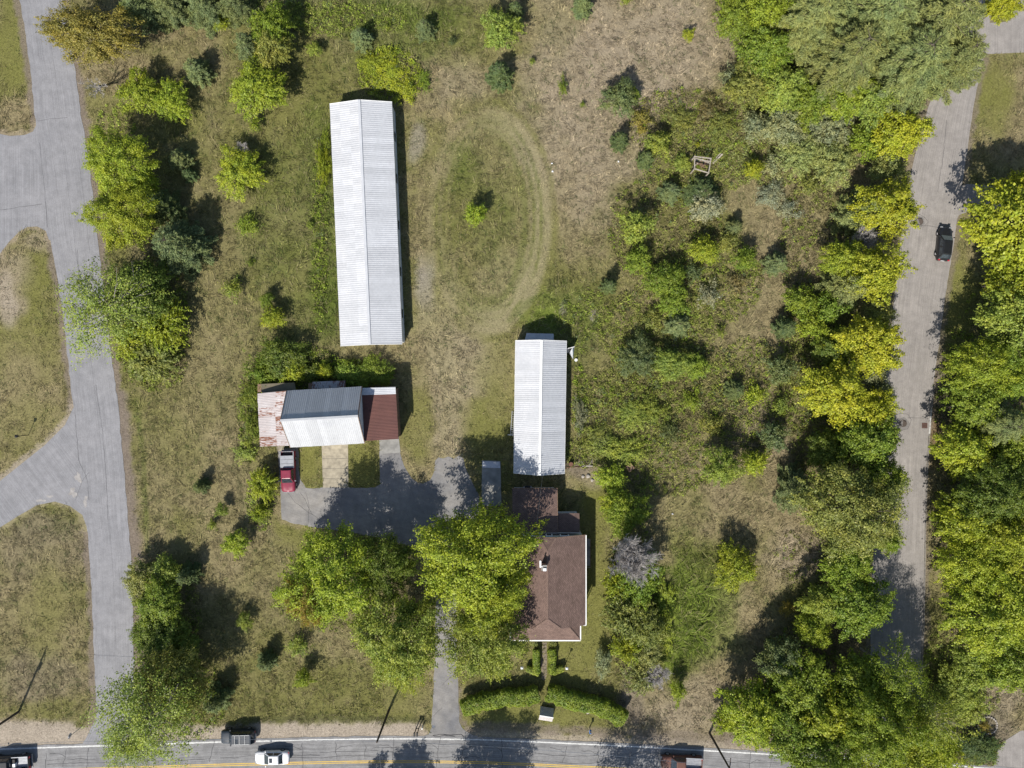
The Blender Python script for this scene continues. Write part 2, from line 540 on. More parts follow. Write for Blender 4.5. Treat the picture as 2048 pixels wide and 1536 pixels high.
def rough_edge(pts, step=9, amp=1.1, seed=1):
    """subdivide a pixel polyline and shake it a little: the crumbling edge of old asphalt"""
    rng = random.Random(seed); out = []
    for (x1, y1), (x2, y2) in zip(pts[:-1], pts[1:]):
        n = max(1, int(math.hypot(x2 - x1, y2 - y1) / step))
        for i in range(n):
            t = i / n
            out.append((x1 + (x2 - x1) * t + rng.uniform(-amp, amp), y1 + (y2 - y1) * t + rng.uniform(-amp, amp)))
    out.append(pts[-1])
    return out

# --- left road
L_W = [(33, -80), (40, 0), (50, 60), (62, 150), (72, 250), (82, 330), (92, 410), (104, 500), (115, 560), (130, 660), (138, 740), (147, 815), (153, 860), (160, 930), (166, 1000), (174, 1055), (178, 1100), (184, 1200), (188, 1300), (192, 1400), (192, 1440), (170, 1478), (160, 1500)]
L_E = [(122, -80), (130, 0), (140, 80), (151, 140), (162, 230), (175, 300), (185, 380), (195, 470), (205, 560), (215, 650), (226, 730), (235, 800), (243, 880), (250, 960), (257, 1050), (263, 1130), (266, 1200), (268, 1290), (268, 1400), (272, 1440), (296, 1470), (310, 1500)]
rows = [-80] + list(range(-60, 1441, 12)) + [1452, 1464, 1476, 1486, 1494]
rg = random.Random(3)
lw = [(interp_poly(L_W, v) + rg.uniform(-1.2, 1.2), v) for v in rows]
le = [(interp_poly(L_E, v) + rg.uniform(-1.3, 1.3), v) for v in rows]
road_left = strip('road_left', lw, le, 0.028, M['asphalt_left'])
PK1 = [(-140, 268), (0, 268), (20, 272), (50, 270), (66, 263), (73, 250), (100, 330), (110, 480), (98, 480), (92, 462), (75, 453), (55, 454), (38, 464), (18, 484), (0, 508), (-60, 590), (-140, 700)]
PK2 = [(-140, 1040), (0, 962), (40, 930), (90, 890), (130, 850), (147, 815), (175, 900), (182, 1055), (174, 1055), (165, 1030), (140, 1012), (110, 1003), (75, 1010), (40, 1030), (0, 1055), (-140, 1130)]
patch('parking_lot', PK1, 0.022, M['asphalt_left'])
patch('side_lane', PK2, 0.022, M['asphalt_left'], uvdir=(0.8, 0.6))

# --- main road along the bottom
WL = [(-160, 1506), (0, 1498), (180, 1492), (300, 1488.5), (420, 1484.5), (600, 1480), (740, 1477.5), (860, 1477.5), (960, 1479), (1060, 1483), (1220, 1490.5), (1280, 1493.5), (1480, 1505), (1575, 1510.5), (1700, 1518), (1900, 1531), (2300, 1560)]
def wl(u):
    return float(np.interp(u, [p[0] for p in WL], [p[1] for p in WL]))
us = list(range(-160, 2301, 14))
main_n = [(u, wl(u) - 5.5 + rg.uniform(-1.0, 1.0)) for u in us]
main_s = [(u, wl(u) + 96) for u in us]
main_road = strip('main_road', main_n, main_s, 0.034, M['asphalt_main'])
def line_mark(name, off, wpx, mat, z, jag, seed):
    r = random.Random(seed); V = []; F = []
    u = -155; k = 0
    while u < 2250:
        a = P(u, wl(u) + off - wpx / 2 - r.uniform(0, jag)); b_ = P(u, wl(u) + off + wpx / 2 + r.uniform(0, jag))
        V += [(a.x, a.y, z), (b_.x, b_.y, z)]
        if k: F.append((2 * k - 2, 2 * k - 1, 2 * k + 1, 2 * k))
        k += 1; u += 4.5
    me = bpy.data.meshes.new(name); me.from_pydata(V, [], F); me.materials.append(mat)
    bm = bmesh.new(); bm.from_mesh(me); bmesh.ops.recalc_face_normals(bm, faces=bm.faces)
    if bm.faces[0].normal.z < 0: bmesh.ops.reverse_faces(bm, faces=bm.faces)
    bm.to_mesh(me); bm.free()
    o = bpy.data.objects.new(name, me)
    return link(o, main_road)
line_mark('edge_line', 0, 2.0, M['white_line'], 0.038, 0.7, 5)
line_mark('centre_line', 44.0, 1.5, M['yellow_line'], 0.038, 0.35, 6)
line_mark('centre_line', 47.4, 1.5, M['yellow_line'], 0.038, 0.35, 7)
line_mark('edge_line', 92, 2.0, M['white_line'], 0.038, 0.7, 8)

def crack_or_shadow(parent, pts, z, wpx=0.7, amp=2.0, seed=0, step=6):
    r = random.Random(seed)
    pl = rough_edge(pts, step, amp, seed)
    V = []; F = []
    for i, (u, v) in enumerate(pl):
        a = pl[max(0, i - 1)]; b_ = pl[min(len(pl) - 1, i + 1)]
        d = math.hypot(b_[0] - a[0], b_[1] - a[1]) + 1e-6
        nx, ny = -(b_[1] - a[1]) / d, (b_[0] - a[0]) / d
        w = wpx * r.uniform(0.35, 0.75)
        p = P(u + nx * w, v + ny * w); q = P(u - nx * w, v - ny * w)
        V += [(p.x, p.y, z), (q.x, q.y, z)]
        if i: F.append((2 * i - 2, 2 * i - 1, 2 * i + 1, 2 * i))
    me = bpy.data.meshes.new('crack_or_shadow'); me.from_pydata(V, [], F); me.materials.append(M['crack_or_shadow'])
    bm = bmesh.new(); bm.from_mesh(me); bmesh.ops.recalc_face_normals(bm, faces=bm.faces)
    if bm.faces[0].normal.z < 0: bmesh.ops.reverse_faces(bm, faces=bm.faces)
    bm.to_mesh(me); bm.free()
    o = bpy.data.objects.new('crack_or_shadow', me)
    return link(o, parent)
rc = random.Random(11)
for i, u in enumerate((22, 92, 134, 176, 256, 428, 604, 671, 732, 788, 880, 931, 1003, 1134, 1196, 1262, 1500, 1545)):
    e = rc.uniform(-10, 10)
    crack_or_shadow(main_road, [(u, wl(u) + rc.choice((-3, 4, 12))), (u + e * 0.5, wl(u) + 24), (u + e, wl(u) + rc.choice((40, 60, 94)))], 0.042, 0.65, 1.6, 100 + i)
    if rc.random() < 0.7:
        x = rc.choice((-1, 1))
        crack_or_shadow(main_road, [(u + e * 0.4, wl(u) + 20), (u + x * 14, wl(u) + 13), (u + x * 34, wl(u) + rc.uniform(8, 16))], 0.043, 0.5, 1.4, 200 + i)
for i, (x0, x1, off) in enumerate(((90, 190, 26), (95, 420, 34), (440, 640, 31), (745, 816, 17), (816, 940, 10), (560, 780, 34), (1030, 1300, 24), (1040, 1420, 38), (1450, 1560, 18), (640, 800, 26), (860, 960, 36))):  # two spans meeting end to end are wire shadows painted dark; others are cracks
    crack_or_shadow(main_road, [(x, wl(x) + off + rc.uniform(-2, 2)) for x in np.linspace(x0, x1, 8)], 0.044, 0.5, 0.9, 300 + i, 9)
crack_or_shadow(main_road, [(866, 1471), (880, 1468), (905, 1470), (922, 1469), (928, 1473)], 0.043, 0.9, 0.8, 41)
crack_or_shadow(main_road, [(866, 1471), (870, 1474), (890, 1471), (910, 1473)], 0.045, 0.8, 0.8, 42)
for i, pts in enumerate((((75, 242), (100, 238), (135, 235)), ((79, 285), (84, 330), (90, 384), (95, 455)), ((150, 830), (158, 920), (175, 960), (178, 1000)), ((192, 770), (205, 860), (213, 960), (216, 1040)), ((0, 420), (40, 414), (84, 408)), ((155, 500), (158, 560), (166, 620)), ((152, 1000), (165, 960), (178, 945)))):
    crack_or_shadow(road_left, list(pts), 0.0325, 0.42, 0.8, 60 + i, 10)
for i, (v0, v1, f) in enumerate(((20, 230, 0.55), (250, 560, 0.5), (700, 1000, 0.52), (1010, 1300, 0.55), (300, 520, 0.8))):
    crack_or_shadow(road_left, [(interp_poly(L_W, v) * (1 - f) + interp_poly(L_E, v) * f, v) for v in range(v0, v1, 40)], 0.0328, 0.18, 0.4, 160 + i, 14)

M['dust'] = pmat('sandy_dust', (0.285, 0.27, 0.258), 0.95, nscale=2.5, namt=0.25)
def stain(parent, u, v, ru, rv, seed, z):
    r = random.Random(seed); n_ = 26; pts = []
    ph = [r.uniform(0, 6.28) for _ in range(4)]
    for k in range(n_):
        a = 2 * math.pi * k / n_
        f = 1 + 0.25 * math.sin(2 * a + ph[0]) + 0.2 * math.sin(3 * a + ph[1]) + 0.18 * math.sin(5 * a + ph[2]) + r.uniform(-0.16, 0.16)
        pts.append((u + ru * f * math.cos(a), v + rv * f * math.sin(a)))
    patch('dust_stain', pts, z, M['dust'], parent)
stain(road_left, 157, 955, 5, 11, 1, 0.0322); stain(road_left, 146, 985, 7, 9, 2, 0.0322); stain(road_left, 100, 993, 5, 3, 3, 0.0262); stain(road_left, 82, 1001, 8, 3, 4, 0.0262); stain(road_left, 171, 1003, 4, 10, 5, 0.0322)
# --- right road
R_W = [(1905, -60), (1893, 60), (1868, 180), (1848, 240), (1832, 300), (1815, 380), (1802, 470), (1795, 540), (1784, 640), (1773, 740), (1766, 800), (1762, 870), (1757, 960), (1751, 1060), (1745, 1130), (1742, 1200), (1740, 1330), (1738, 1430), (1725, 1500), (1700, 1545)]
R_E = [(1990, -60), (1978, 60), (1957, 160), (1946, 220), (1935, 300), (1924, 370), (1914, 440), (1906, 500), (1895, 560), (1884, 640), (1875, 710), (1867, 770), (1859, 840), (1855, 900), (1852, 960), (1849, 1060), (1848, 1130), (1846, 1250), (1842, 1330), (1840, 1430), (1850, 1500), (1875, 1545)]
rows = list(range(-60, 1545, 12)) + [1548]
rw = [(interp_poly(R_W, v) + rg.uniform(-0.7, 0.7), v) for v in rows]
re_ = [(interp_poly(R_E, v) + rg.uniform(-0.7, 0.7), v) for v in rows]
road_right = strip('road_right', rw, re_, 0.028, M['asphalt_right'])
SIDE = [(1962, 108), (1970, 60), (1975, 46), (2010, 44), (2022, 40), (2028, 20), (2030, -40), (2120, -40), (2200, 20), (2200, 104), (2048, 105), (1985, 108)]
patch('side_street', SIDE, 0.022, M['asphalt_right'])
DRV_E = [(1922, 372), (1935, 368), (1990, 372), (2040, 374), (2040, 412), (1975, 420), (1935, 424), (1918, 430), (1914, 438), (1905, 440), (1905, 372)]
patch('driveway_entrance', DRV_E, 0.022, M['asphalt_right'])
DRV_SE = [(1985, 1536), (1995, 1500), (2012, 1480), (2040, 1462), (2120, 1440), (2120, 1620), (1980, 1620)]
patch('driveway_corner', DRV_SE, 0.022, M['asphalt_right'])
for i, pts in enumerate((((1893, 240), (1884, 330), (1875, 384)), ((1795, 454), (1830, 452), (1860, 452), (1885, 456)), ((1786, 832), (1800, 826), (1815, 828), (1822, 840), (1815, 858), (1795, 862), (1788, 850)), ((1815, 835), (1840, 836), (1858, 838)), ((1838, 428), (1850, 436), (1856, 444), (1846, 455)))):
    crack_or_shadow(road_right, list(pts), 0.0325, 0.45, 0.7, 80 + i, 8)
# patched collars round the manholes
def disc_pts(u, v, r, n=18, jit=0.0, seed=0):
    rr = random.Random(seed)
    return [(u + r * (1 + rr.uniform(-jit, jit)) * math.cos(2 * math.pi * k / n), v + r * (1 + rr.uniform(-jit, jit)) * math.sin(2 * math.pi * k / n)) for k in range(n)]
M['collar'] = pmat('patched_asphalt', (0.17, 0.16, 0.15), 0.95, nscale=4, namt=0.3)
patch('patch_collar', disc_pts(1838.5, 443, 11, 16, 0.12, 1), 0.0325, M['collar'], road_right)
patch('patch_collar', disc_pts(1806, 847, 12, 16, 0.15, 2), 0.0335, M['collar'], road_right)
# granite kerb on the east side
kb = [(interp_poly(R_E, v) + 1.6, v) for v in range(770, 1400, 10)]
kerb = MB()
for (a, b_) in zip(kb[:-1], kb[1:]):
    kerb.beam(P(*a, 0.05), P(*b_, 0.05), 0.14, 0.14)
M['kerb'] = pmat('kerb_stone', (0.20, 0.185, 0.165), 0.9, nscale=3, namt=0.4)
tag(kerb.build('kerb', M['kerb']), kind='structure')
kg = thing('granite_kerb', 'pale granite kerb stone set along the right road beside the storm drain', 'kerb stone', P(1858.5, 842))
kg2 = [(interp_poly(R_E, v) + 1.3, v) for v in (818, 835, 852, 868)]
for a, b_ in zip(kg2[:-1], kg2[1:]):
    MB().beam(P(a[0], a[1] + 0.4, 0.06), P(b_[0], b_[1] - 0.4, 0.06), 0.2, 0.17).build('stone', M['granite'], kg, bevel=0.015)

# --- driveway, yard and concrete
YARD = [(556, 896), (597, 896), (598, 940), (602, 962), (612, 975), (628, 977), (642, 975), (697, 974), (712, 976), (750, 975), (760, 968), (759, 900), (798, 900), (804, 920), (812, 940), (822, 955), (832, 964), (846, 967), (860, 960), (868, 945), (871, 922), (876, 914), (886, 917), (897, 912), (908, 917), (918, 911), (926, 916), (932, 940), (945, 965), (958, 990), (960, 1010), (960, 1060), (935, 1110), (920, 1150), (913, 1190), (914, 1300), (917, 1400), (919, 1445), (924, 1456), (938, 1466), (955, 1472), (955, 1480), (848, 1480), (848, 1472), (858, 1468), (863, 1455), (866, 1400), (870, 1300), (872, 1200), (872, 1180), (858, 1140), (830, 1096), (760, 1076), (700, 1064), (640, 1056), (590, 1048), (563, 1038), (561, 985)]
yard_rough = rough_edge(YARD, 8, 0.9, 21)
driveway = patch('driveway', yard_rough[:-1], 0.024, M['asphalt_drive'], uvdir=(0.35, 0.94))
for i, pts in enumerate((((612, 985), (618, 1010), (616, 1050)), ((575, 985), (590, 1005), (640, 1040)), ((870, 1279), (890, 1279)), ((866, 1432), (885, 1415)), ((885, 1370), (905, 1350)), ((600, 985), (610, 1000), (625, 1030)))):
    crack_or_shadow(driveway, list(pts), 0.0285, 0.45, 0.9, 90 + i, 8)
apron = patch('concrete_apron', [(643, 880), (696, 878), (697, 975), (646, 975)], 0.034, M['concrete'])
for v in (917, 937, 957):
    crack_or_shadow(apron, [(645, v), (670, v + 0.5), (697, v)], 0.038, 0.4, 0.15, v, 12)
patch('concrete_apron', [(758, 872), (797, 870), (801, 905), (760, 908)], 0.034, M['concrete_grey'])
patch('concrete_apron', [(553, 888), (569, 888), (569, 902), (554, 902)], 0.034, M['concrete'])
slab = thing('concrete_slab', 'long flat grey concrete slab lying between driveway and white barn', 'slab', P(983, 966))
MB().slab([P(963, 1012, 0.12), P(1003, 1012, 0.12), P(1001, 922, 0.12), P(964, 921, 0.12)], 0.12).build('slab_top', M['concrete_grey'], slab, bevel=0.02)
MB().slab([P(964, 935, 0.135), P(1000.5, 936, 0.135), P(1000, 923.5, 0.135), P(965, 922.5, 0.135)], 0.012).build('metal_plate', M['steel'], slab)
walk = patch('front_path', [(1085, 1285), (1094, 1285), (1093, 1300), (1094, 1318), (1093, 1335), (1094, 1348), (1090, 1362), (1083, 1358), (1083, 1340), (1081, 1325), (1084, 1308)], 0.012, M['path'])

PAVED = [PK1, PK2, YARD, SIDE, DRV_E, DRV_SE,
         [(u, v) for u, v in lw] + [(u, v) for u, v in le[::-1]],
         [(u, v) for u, v in rw] + [(u, v) for u, v in re_[::-1]],
         main_n + main_s[::-1],
         [(643, 880), (696, 878), (697, 975), (646, 975)], [(758, 872), (797, 870), (801, 905), (760, 908)],
         [(963, 1012), (1003, 1012), (1001, 922), (964, 921)]]
BUILT = [[(668, 216), (780, 212), (799, 681), (688, 685)], [(1034, 686), (1129, 686), (1125, 941), (1030, 941)], [(520, 790), (790, 776), (795, 874), (525, 886)],
         [(1018, 985), (1112, 985), (1112, 1030), (1163, 1030), (1163, 1250), (1156, 1272), (1022, 1272)]]

# --- ground colours (what the turf itself is like: dry, green, mown, sandy)
C = dict(dry=(0.255, 0.212, 0.118), tan=(0.300, 0.248, 0.172), olive=(0.162, 0.159, 0.050), green=(0.105, 0.135, 0.027), lush=(0.138, 0.182, 0.028),
         lawn=(0.175, 0.173, 0.050), sand=(0.370, 0.315, 0.250), soil=(0.205, 0.168, 0.132), straw=(0.285, 0.250, 0.140), dark=(0.065, 0.070, 0.030), pale=(0.30, 0.27, 0.22), leaf=(0.19, 0.115, 0.06))
BLOBS = [  # u, v, ru, rv, kind, strength
    (540, 500, 260, 540, 'olive', 0.6), (420, 800, 120, 240, 'dry', 0.35), (400, 480, 120, 130, 'dry', 0.3), (560, 420, 90, 160, 'green', 0.35), (350, 900, 90, 200, 'olive', 0.4), (600, 640, 90, 60, 'green', 0.4),
    (1230, 130, 230, 190, 'tan', 0.9), (1150, 330, 150, 130, 'tan', 0.75), (1360, 110, 120, 120, 'tan', 0.5), (1110, 60, 60, 80, 'olive', 0.35),
    (930, 60, 110, 70, 'olive', 0.6), (780, 60, 160, 80, 'green', 0.55), (620, 180, 110, 100, 'olive', 0.7), (690, 30, 260, 40, 'green', 0.7),
    (930, 170, 70, 60, 'tan', 0.5), (945, 250, 90, 50, 'dry', 0.5), (655, 540, 40, 200, 'green', 0.9), (640, 320, 45, 160, 'green', 0.7),
    (1000, 420, 90, 150, 'dry', 0.4), (985, 440, 125, 225, 'olive', 0.5), (990, 300, 60, 60, 'dry', 0.4), (930, 330, 40, 60, 'green', 0.5), (975, 430, 60, 110, 'green', 0.4), (1000, 560, 60, 70, 'straw', 0.4), (900, 890, 34, 34, 'tan', 0.9), (1130, 450, 40, 120, 'dry', 0.5), (930, 420, 60, 80, 'olive', 0.5), (970, 640, 70, 40, 'olive', 0.5),
    (850, 560, 22, 70, 'pale', 0.8), (832, 285, 18, 50, 'pale', 0.6), (845, 450, 20, 90, 'dry', 0.6), (880, 640, 60, 100, 'straw', 0.5), (920, 760, 55, 110, 'tan', 0.75), (985, 750, 50, 70, 'lawn', 0.6),
    (980, 850, 60, 60, 'lawn', 0.7), (840, 830, 45, 110, 'lawn', 0.8), (900, 850, 25, 60, 'tan', 0.7), (1090, 620, 70, 50, 'lush', 0.75), (1170, 650, 60, 70, 'green', 0.6), (1110, 560, 70, 50, 'olive', 0.6),
    (1126, 622, 8, 14, 'pale', 0.9), (1189, 632, 9, 13, 'pale', 0.9),
    (1560, 560, 90, 170, 'dry', 0.75), (1480, 660, 100, 80, 'dry', 0.6), (1520, 420, 60, 80, 'dry', 0.6), (1330, 460, 120, 90, 'olive', 0.6), (1380, 310, 120, 80, 'olive', 0.5), (1260, 800, 120, 120, 'olive', 0.6), (1430, 800, 100, 110, 'olive', 0.5), (1520, 850, 80, 80, 'soil', 0.45),
    (1380, 1000, 90, 130, 'dry', 0.55), (1430, 1080, 120, 80, 'dry', 0.4), (1400, 1200, 80, 110, 'lush', 0.8), (1370, 1290, 50, 80, 'lush', 0.7), (1480, 1300, 130, 120, 'dry', 0.85), (1400, 1420, 130, 60, 'tan', 0.7), (1340, 1440, 90, 40, 'tan', 0.6), (1600, 1110, 60, 60, 'tan', 0.85),
    (1200, 1000, 40, 110, 'lawn', 0.9), (1190, 1200, 50, 110, 'lawn', 0.9), (1120, 1320, 80, 70, 'lawn', 0.9), (1060, 1440, 190, 45, 'lawn', 0.85), (1265, 1400, 28, 70, 'soil', 0.8), (1170, 935, 35, 28, 'soil', 0.9), (1190, 960, 30, 20, 'tan', 0.6),
    (620, 935, 24, 45, 'lawn', 0.9), (728, 930, 32, 45, 'lawn', 0.85), (590, 1070, 60, 40, 'lawn', 0.8), (640, 1390, 220, 90, 'olive', 0.6), (500, 1390, 120, 60, 'olive', 0.5), (820, 1400, 45, 60, 'lawn', 0.8), (560, 1180, 120, 120, 'olive', 0.5), (880, 1230, 30, 90, 'lawn', 0.6),
    (470, 1120, 100, 200, 'dry', 0.35), (30, 90, 40, 110, 'lawn', 0.9), (25, 235, 50, 35, 'dry', 0.85), (20, 30, 30, 40, 'olive', 0.5), (60, 560, 40, 90, 'lawn', 0.75), (20, 560, 45, 80, 'tan', 0.75), (75, 480, 40, 25, 'tan', 0.7), (40, 700, 90, 90, 'lawn', 0.6), (45, 740, 40, 60, 'dry', 0.6), (60, 840, 80, 60, 'lawn', 0.5), (15, 600, 22, 60, 'sand', 0.6),
    (80, 1100, 100, 80, 'soil', 0.5), (80, 1230, 110, 150, 'dry', 0.5), (95, 1240, 50, 110, 'lawn', 0.4), (60, 1350, 100, 60, 'soil', 0.45), (90, 1420, 60, 30, 'olive', 0.8), (40, 1470, 120, 24, 'sand', 0.9),
    (200, 230, 60, 60, 'lawn', 0.5), (1990, 180, 50, 90, 'lawn', 0.9), (1920, 600, 40, 130, 'lawn', 0.85), (1880, 800, 24, 120, 'soil', 0.7), (1872, 880, 16, 60, 'leaf', 0.6), (1870, 1300, 30, 130, 'lawn', 0.6), (1960, 1430, 60, 60, 'olive', 0.7), (2000, 1400, 60, 40, 'tan', 0.7), (1990, 1480, 50, 60, 'soil', 0.7), (1960, 1510, 70, 40, 'dark', 0.6), (1660, 1290, 60, 60, 'leaf', 0.5), (1650, 1460, 60, 40, 'soil', 0.5),
    (1390, 1160, 60, 100, 'lush', 1.0), (1375, 1240, 62, 90, 'lush', 1.0), (1350, 1310, 36, 70, 'lush', 0.95), (1420, 1120, 50, 50, 'green', 0.6), (1380, 1030, 50, 90, 'olive', 0.6), (640, 600, 34, 90, 'green', 0.6), (1430, 1220, 60, 110, 'lush', 0.6), (1440, 1130, 60, 60, 'olive', 0.5), (930, 700, 60, 120, 'straw', 0.4),
]
def ground_color(U, V):
    """colour and sward height at photo positions"""
    n1 = fbm(U, V, 150, 5, 1); n2 = fbm(U, V, 45, 4, 2); n3 = fbm(U, V, 14, 3, 3)
    t = sstep(0.32, 0.68, 0.55 * n1 + 0.3 * n2 + 0.15 * n3)[..., None]
    col = np.array(C['dry']) * (1 - t) + np.array(C['olive']) * t
    hgt = np.full(U.shape, 1.0)
    warp_u = (fbm(U, V, 60, 3, 5) - 0.5); warp_v = (fbm(U, V, 60, 3, 6) - 0.5)
    for (u, v, ru, rv, kind, s) in BLOBS:
        du = (U - u) / ru + warp_u * 1.1; dv = (V - v) / rv + warp_v * 1.1
        d = np.sqrt(du * du + dv * dv)
        w = s * (1 - sstep(0.45, 1.25, d)) * (0.65 + 0.7 * n2)
        w = np.clip(w, 0, 1)
        col = col * (1 - w[..., None]) + np.array(C[kind]) * w[..., None]
        if kind in ('lawn', 'sand', 'pale'): hgt = hgt * (1 - 0.75 * w)
        if kind in ('lush', 'green'): hgt = hgt * (1 + 0.4 * w)
    # mown loop around the lone shrub: pale wheel tracks
    for (ru, rv, wd, kind, s) in ((72, 168, 7, 'green', 0.5), (131, 234, 7, 'olive', 0.7), (122, 224, 4, 'straw', 0.6), (92, 190, 6, 'green', 0.6), (105, 204, 5, 'green', 0.7), (114, 214, 6, 'straw', 1.0), (98, 196, 5, 'straw', 1.0), (84, 182, 4, 'straw', 0.6)):
        a = np.arctan2(V - 440, (U - 978) * rv / ru)
        d = np.abs(np.hypot((U - 978) / ru, (V - 440) / rv) - 1) * min(ru, rv) + warp_u * 8
        w = s * (1 - sstep(wd * 0.4, wd * 1.3, np.abs(d))) * (0.55 + 0.7 * n3)
        w = w * 0.85 * (0.38 + 0.62 * sstep(-0.35, 0.35, np.cos(a - 0.25)))
        col = col * (1 - w[..., None]) + np.array(C[kind]) * w[..., None]
        hgt = hgt * (1 - 0.75 * w)
    # mown lines inside the loop
    for pts, wd, kind, s in (([(1050, 560), (1010, 640)], 5, 'straw', 0.6), ([(1075, 555), (1035, 640)], 4, 'straw', 0.6), ([(890, 660), (1020, 660)], 3, 'straw', 0.6), ([(925, 540), (922, 655)], 12, 'olive', 0.35), ([(1095, 560), (1150, 620), (1195, 700)], 4, 'dark', 0.6), ([(1100, 590), (1060, 600), (1020, 640)], 6, 'green', 0.5),
                           ([(862, 640), (890, 710), (905, 780), (900, 850), (897, 912)], 30, 'straw', 0.6), ([(880, 690), (890, 800), (885, 900)], 9, 'straw', 0.5), ([(440, 790), (470, 900), (482, 1000), (490, 1060)], 3, 'dark', 0.5), ([(272, 800), (285, 900), (290, 1000), (295, 1100)], 6, 'green', 0.6), ([(620, 520), (400, 560)], 4, 'dark', 0.2), ([(525, 530), (545, 580)], 3, 'dark', 0.4),
                           ([(512, 1440), (640, 1436), (860, 1440)], 7, 'dark', 0.6), ([(560, 1080), (536, 1060), (545, 1100), (575, 1140)], 3, 'straw', 0.4)):
        d = dist_line(pts, U, V) + warp_u * 6
        w = s * (1 - sstep(wd * 0.4, wd * 1.4, np.abs(d))) * (0.6 + 0.6 * n3)
        col = col * (1 - w[..., None]) + np.array(C[kind]) * w[..., None]
    # dirt shoulders beside the roads
    for pts, wd, kind, s in ((L_E, 17, 'soil', 0.95), ([p for p in L_E if p[1] > 740], 27, 'soil', 0.9), (L_W, 12, 'soil', 0.85), ([(x, wl(x) - 14) for x in range(-100, 860, 30)], 24, 'sand', 1.0), ([(430, 1462), (520, 1458), (700, 1462), (850, 1466)], 12, 'sand', 0.9), ([(-20, 1462), (60, 1460), (140, 1462)], 22, 'sand', 0.9), ([(x, wl(x) - 10) for x in range(920, 1900, 30)], 14, 'sand', 0.8), ([(x, wl(x) - 26) for x in range(950, 1600, 30)], 12, 'soil', 0.7), (R_E, 11, 'soil', 0.7), (R_W, 10, 'soil', 0.7),
                            (PK2[1:6], 12, 'sand', 0.7), (PK2[8:15], 9, 'straw', 0.9), (PK1[1:6], 10, 'tan', 0.8), (PK1[8:15], 9, 'tan', 0.8), ([(918, 1380), (922, 1440), (945, 1470)], 7, 'soil', 0.8), ([(562, 985), (562, 1040), (600, 1052)], 8, 'dry', 0.7)):
        d = dist_line(pts, U, V) + (n3 - 0.5) * 16 + warp_u * 8
        w = s * (1 - sstep(wd * 0.55, wd * 1.1, np.abs(d)))
        col = col * (1 - w[..., None]) + np.array(C[kind]) * w[..., None]
        hgt = hgt * (1 - 0.9 * w)
    return col, hgt, n2

gx = np.concatenate([[-700, -350, -180, -120], np.arange(-84, 84.1, 0.34), [120, 180, 350, 700]])
gy = np.concatenate([[-700, -350, -160, -95], np.arange(-64, 64.1, 0.34), [95, 160, 350, 700]])
GX, GY = np.meshgrid(gx, gy)
gc, gh, _ = ground_color(GX / S + CU, CV - GY / S)
nx_, ny_ = len(gx), len(gy)
V = np.stack([GX, GY, np.zeros_like(GX)], -1).reshape(-1, 3)
ii = (np.arange(ny_ - 1)[:, None] * nx_ + np.arange(nx_ - 1)[None, :]).ravel()
F = np.stack([ii, ii + 1, ii + nx_ + 1, ii + nx_], -1)
me = np_mesh('ground', V, F, [M['ground']], colors=gc.reshape(-1, 3))
ground = bpy.data.objects.new('ground', me)
COL.objects.link(ground)
tag(ground, kind='structure')

def paved_mask(U, V_):
    m_ = np.zeros(U.shape, dtype=bool)
    for poly in PAVED + BUILT:
        m_ |= pip(poly, U, V_)
    return m_

# --- grass over the turf: tussocks of bent blades
rs = np.random.RandomState(5)
nt_ = 70000
TU = rs.uniform(-30, 2078, nt_); TV = rs.uniform(-30, 1566, nt_)
ok = ~paved_mask(TU, TV)
TU, TV = TU[ok], TV[ok]
tcol, thgt, _ = ground_color(TU, TV)
tval = rs.uniform(0.6, 1.4, len(TU))
tsize = np.clip(np.exp(rs.normal(-0.08, 0.42, len(TU))), 0.45, 2.4)
thue = rs.rand(len(TU))
per = 9
idx = np.repeat(np.arange(len(TU)), per)
n = len(idx)
U = TU[idx] + rs.normal(0, 2.4, n) * tsize[idx]; Vp = TV[idx] + rs.normal(0, 2.4, n) * tsize[idx]
ok = ~paved_mask(U + rs.normal(0, 1.3, n), Vp + rs.normal(0, 1.3, n))
keep = ok & (rs.rand(n) < np.clip(0.25 + 0.75 * thgt[idx], 0, 1))
U, Vp, idx = U[keep], Vp[keep], idx[keep]
n = len(U)
hgt = thgt[idx]
bx = (U - CU) * S; by = (CV - Vp) * S
ang = fbm(TU, TV, 40, 3, 9)[idx] * 16 + rs.normal(0, 0.75, n) + (thue[idx] - 0.5) * 2.5
ln = (0.20 + 0.36 * rs.rand(n)) * (0.3 + 0.7 * hgt) * tsize[idx]
wd = (0.020 + 0.034 * rs.rand(n)) * (0.7 + 0.3 * hgt)
up = ln * (0.25 + 0.55 * rs.rand(n))
dx, dy = np.cos(ang), np.sin(ang)
V = np.zeros((n, 3, 3), dtype=np.float32)
V[:, 0] = np.stack([bx - dy * wd, by + dx * wd, np.full(n, 0.0)], -1)
V[:, 1] = np.stack([bx + dy * wd, by - dx * wd, np.full(n, 0.0)], -1)
V[:, 2] = np.stack([bx + dx * ln, by + dy * ln, up], -1)
col = tcol[idx] * (tval[idx] * rs.uniform(0.8, 1.25, n))[:, None]
straw = (rs.rand(n) < 0.16 + 0.2 * (thue[idx] > 0.8))[:, None]
col = np.where(straw, col * 0.55 + np.array([0.135, 0.110, 0.068]), col)
greenb = ((thue[idx] < 0.16) & (rs.rand(n) < 0.75))[:, None]
col = np.where(greenb, col * 0.45 + np.array([0.022, 0.045, 0.008]), col)
cc = np.repeat(np.clip(col, 0.01, 0.6), 3, 0)
me = np_mesh('grass', V.reshape(-1, 3), np.arange(n * 3).reshape(-1, 3), [M['grass']], colors=cc)
grass = bpy.data.objects.new('grass', me)
COL.objects.link(grass)
tag(grass, 'mixed green and dry grass covering the open ground', 'grass', kind='stuff')
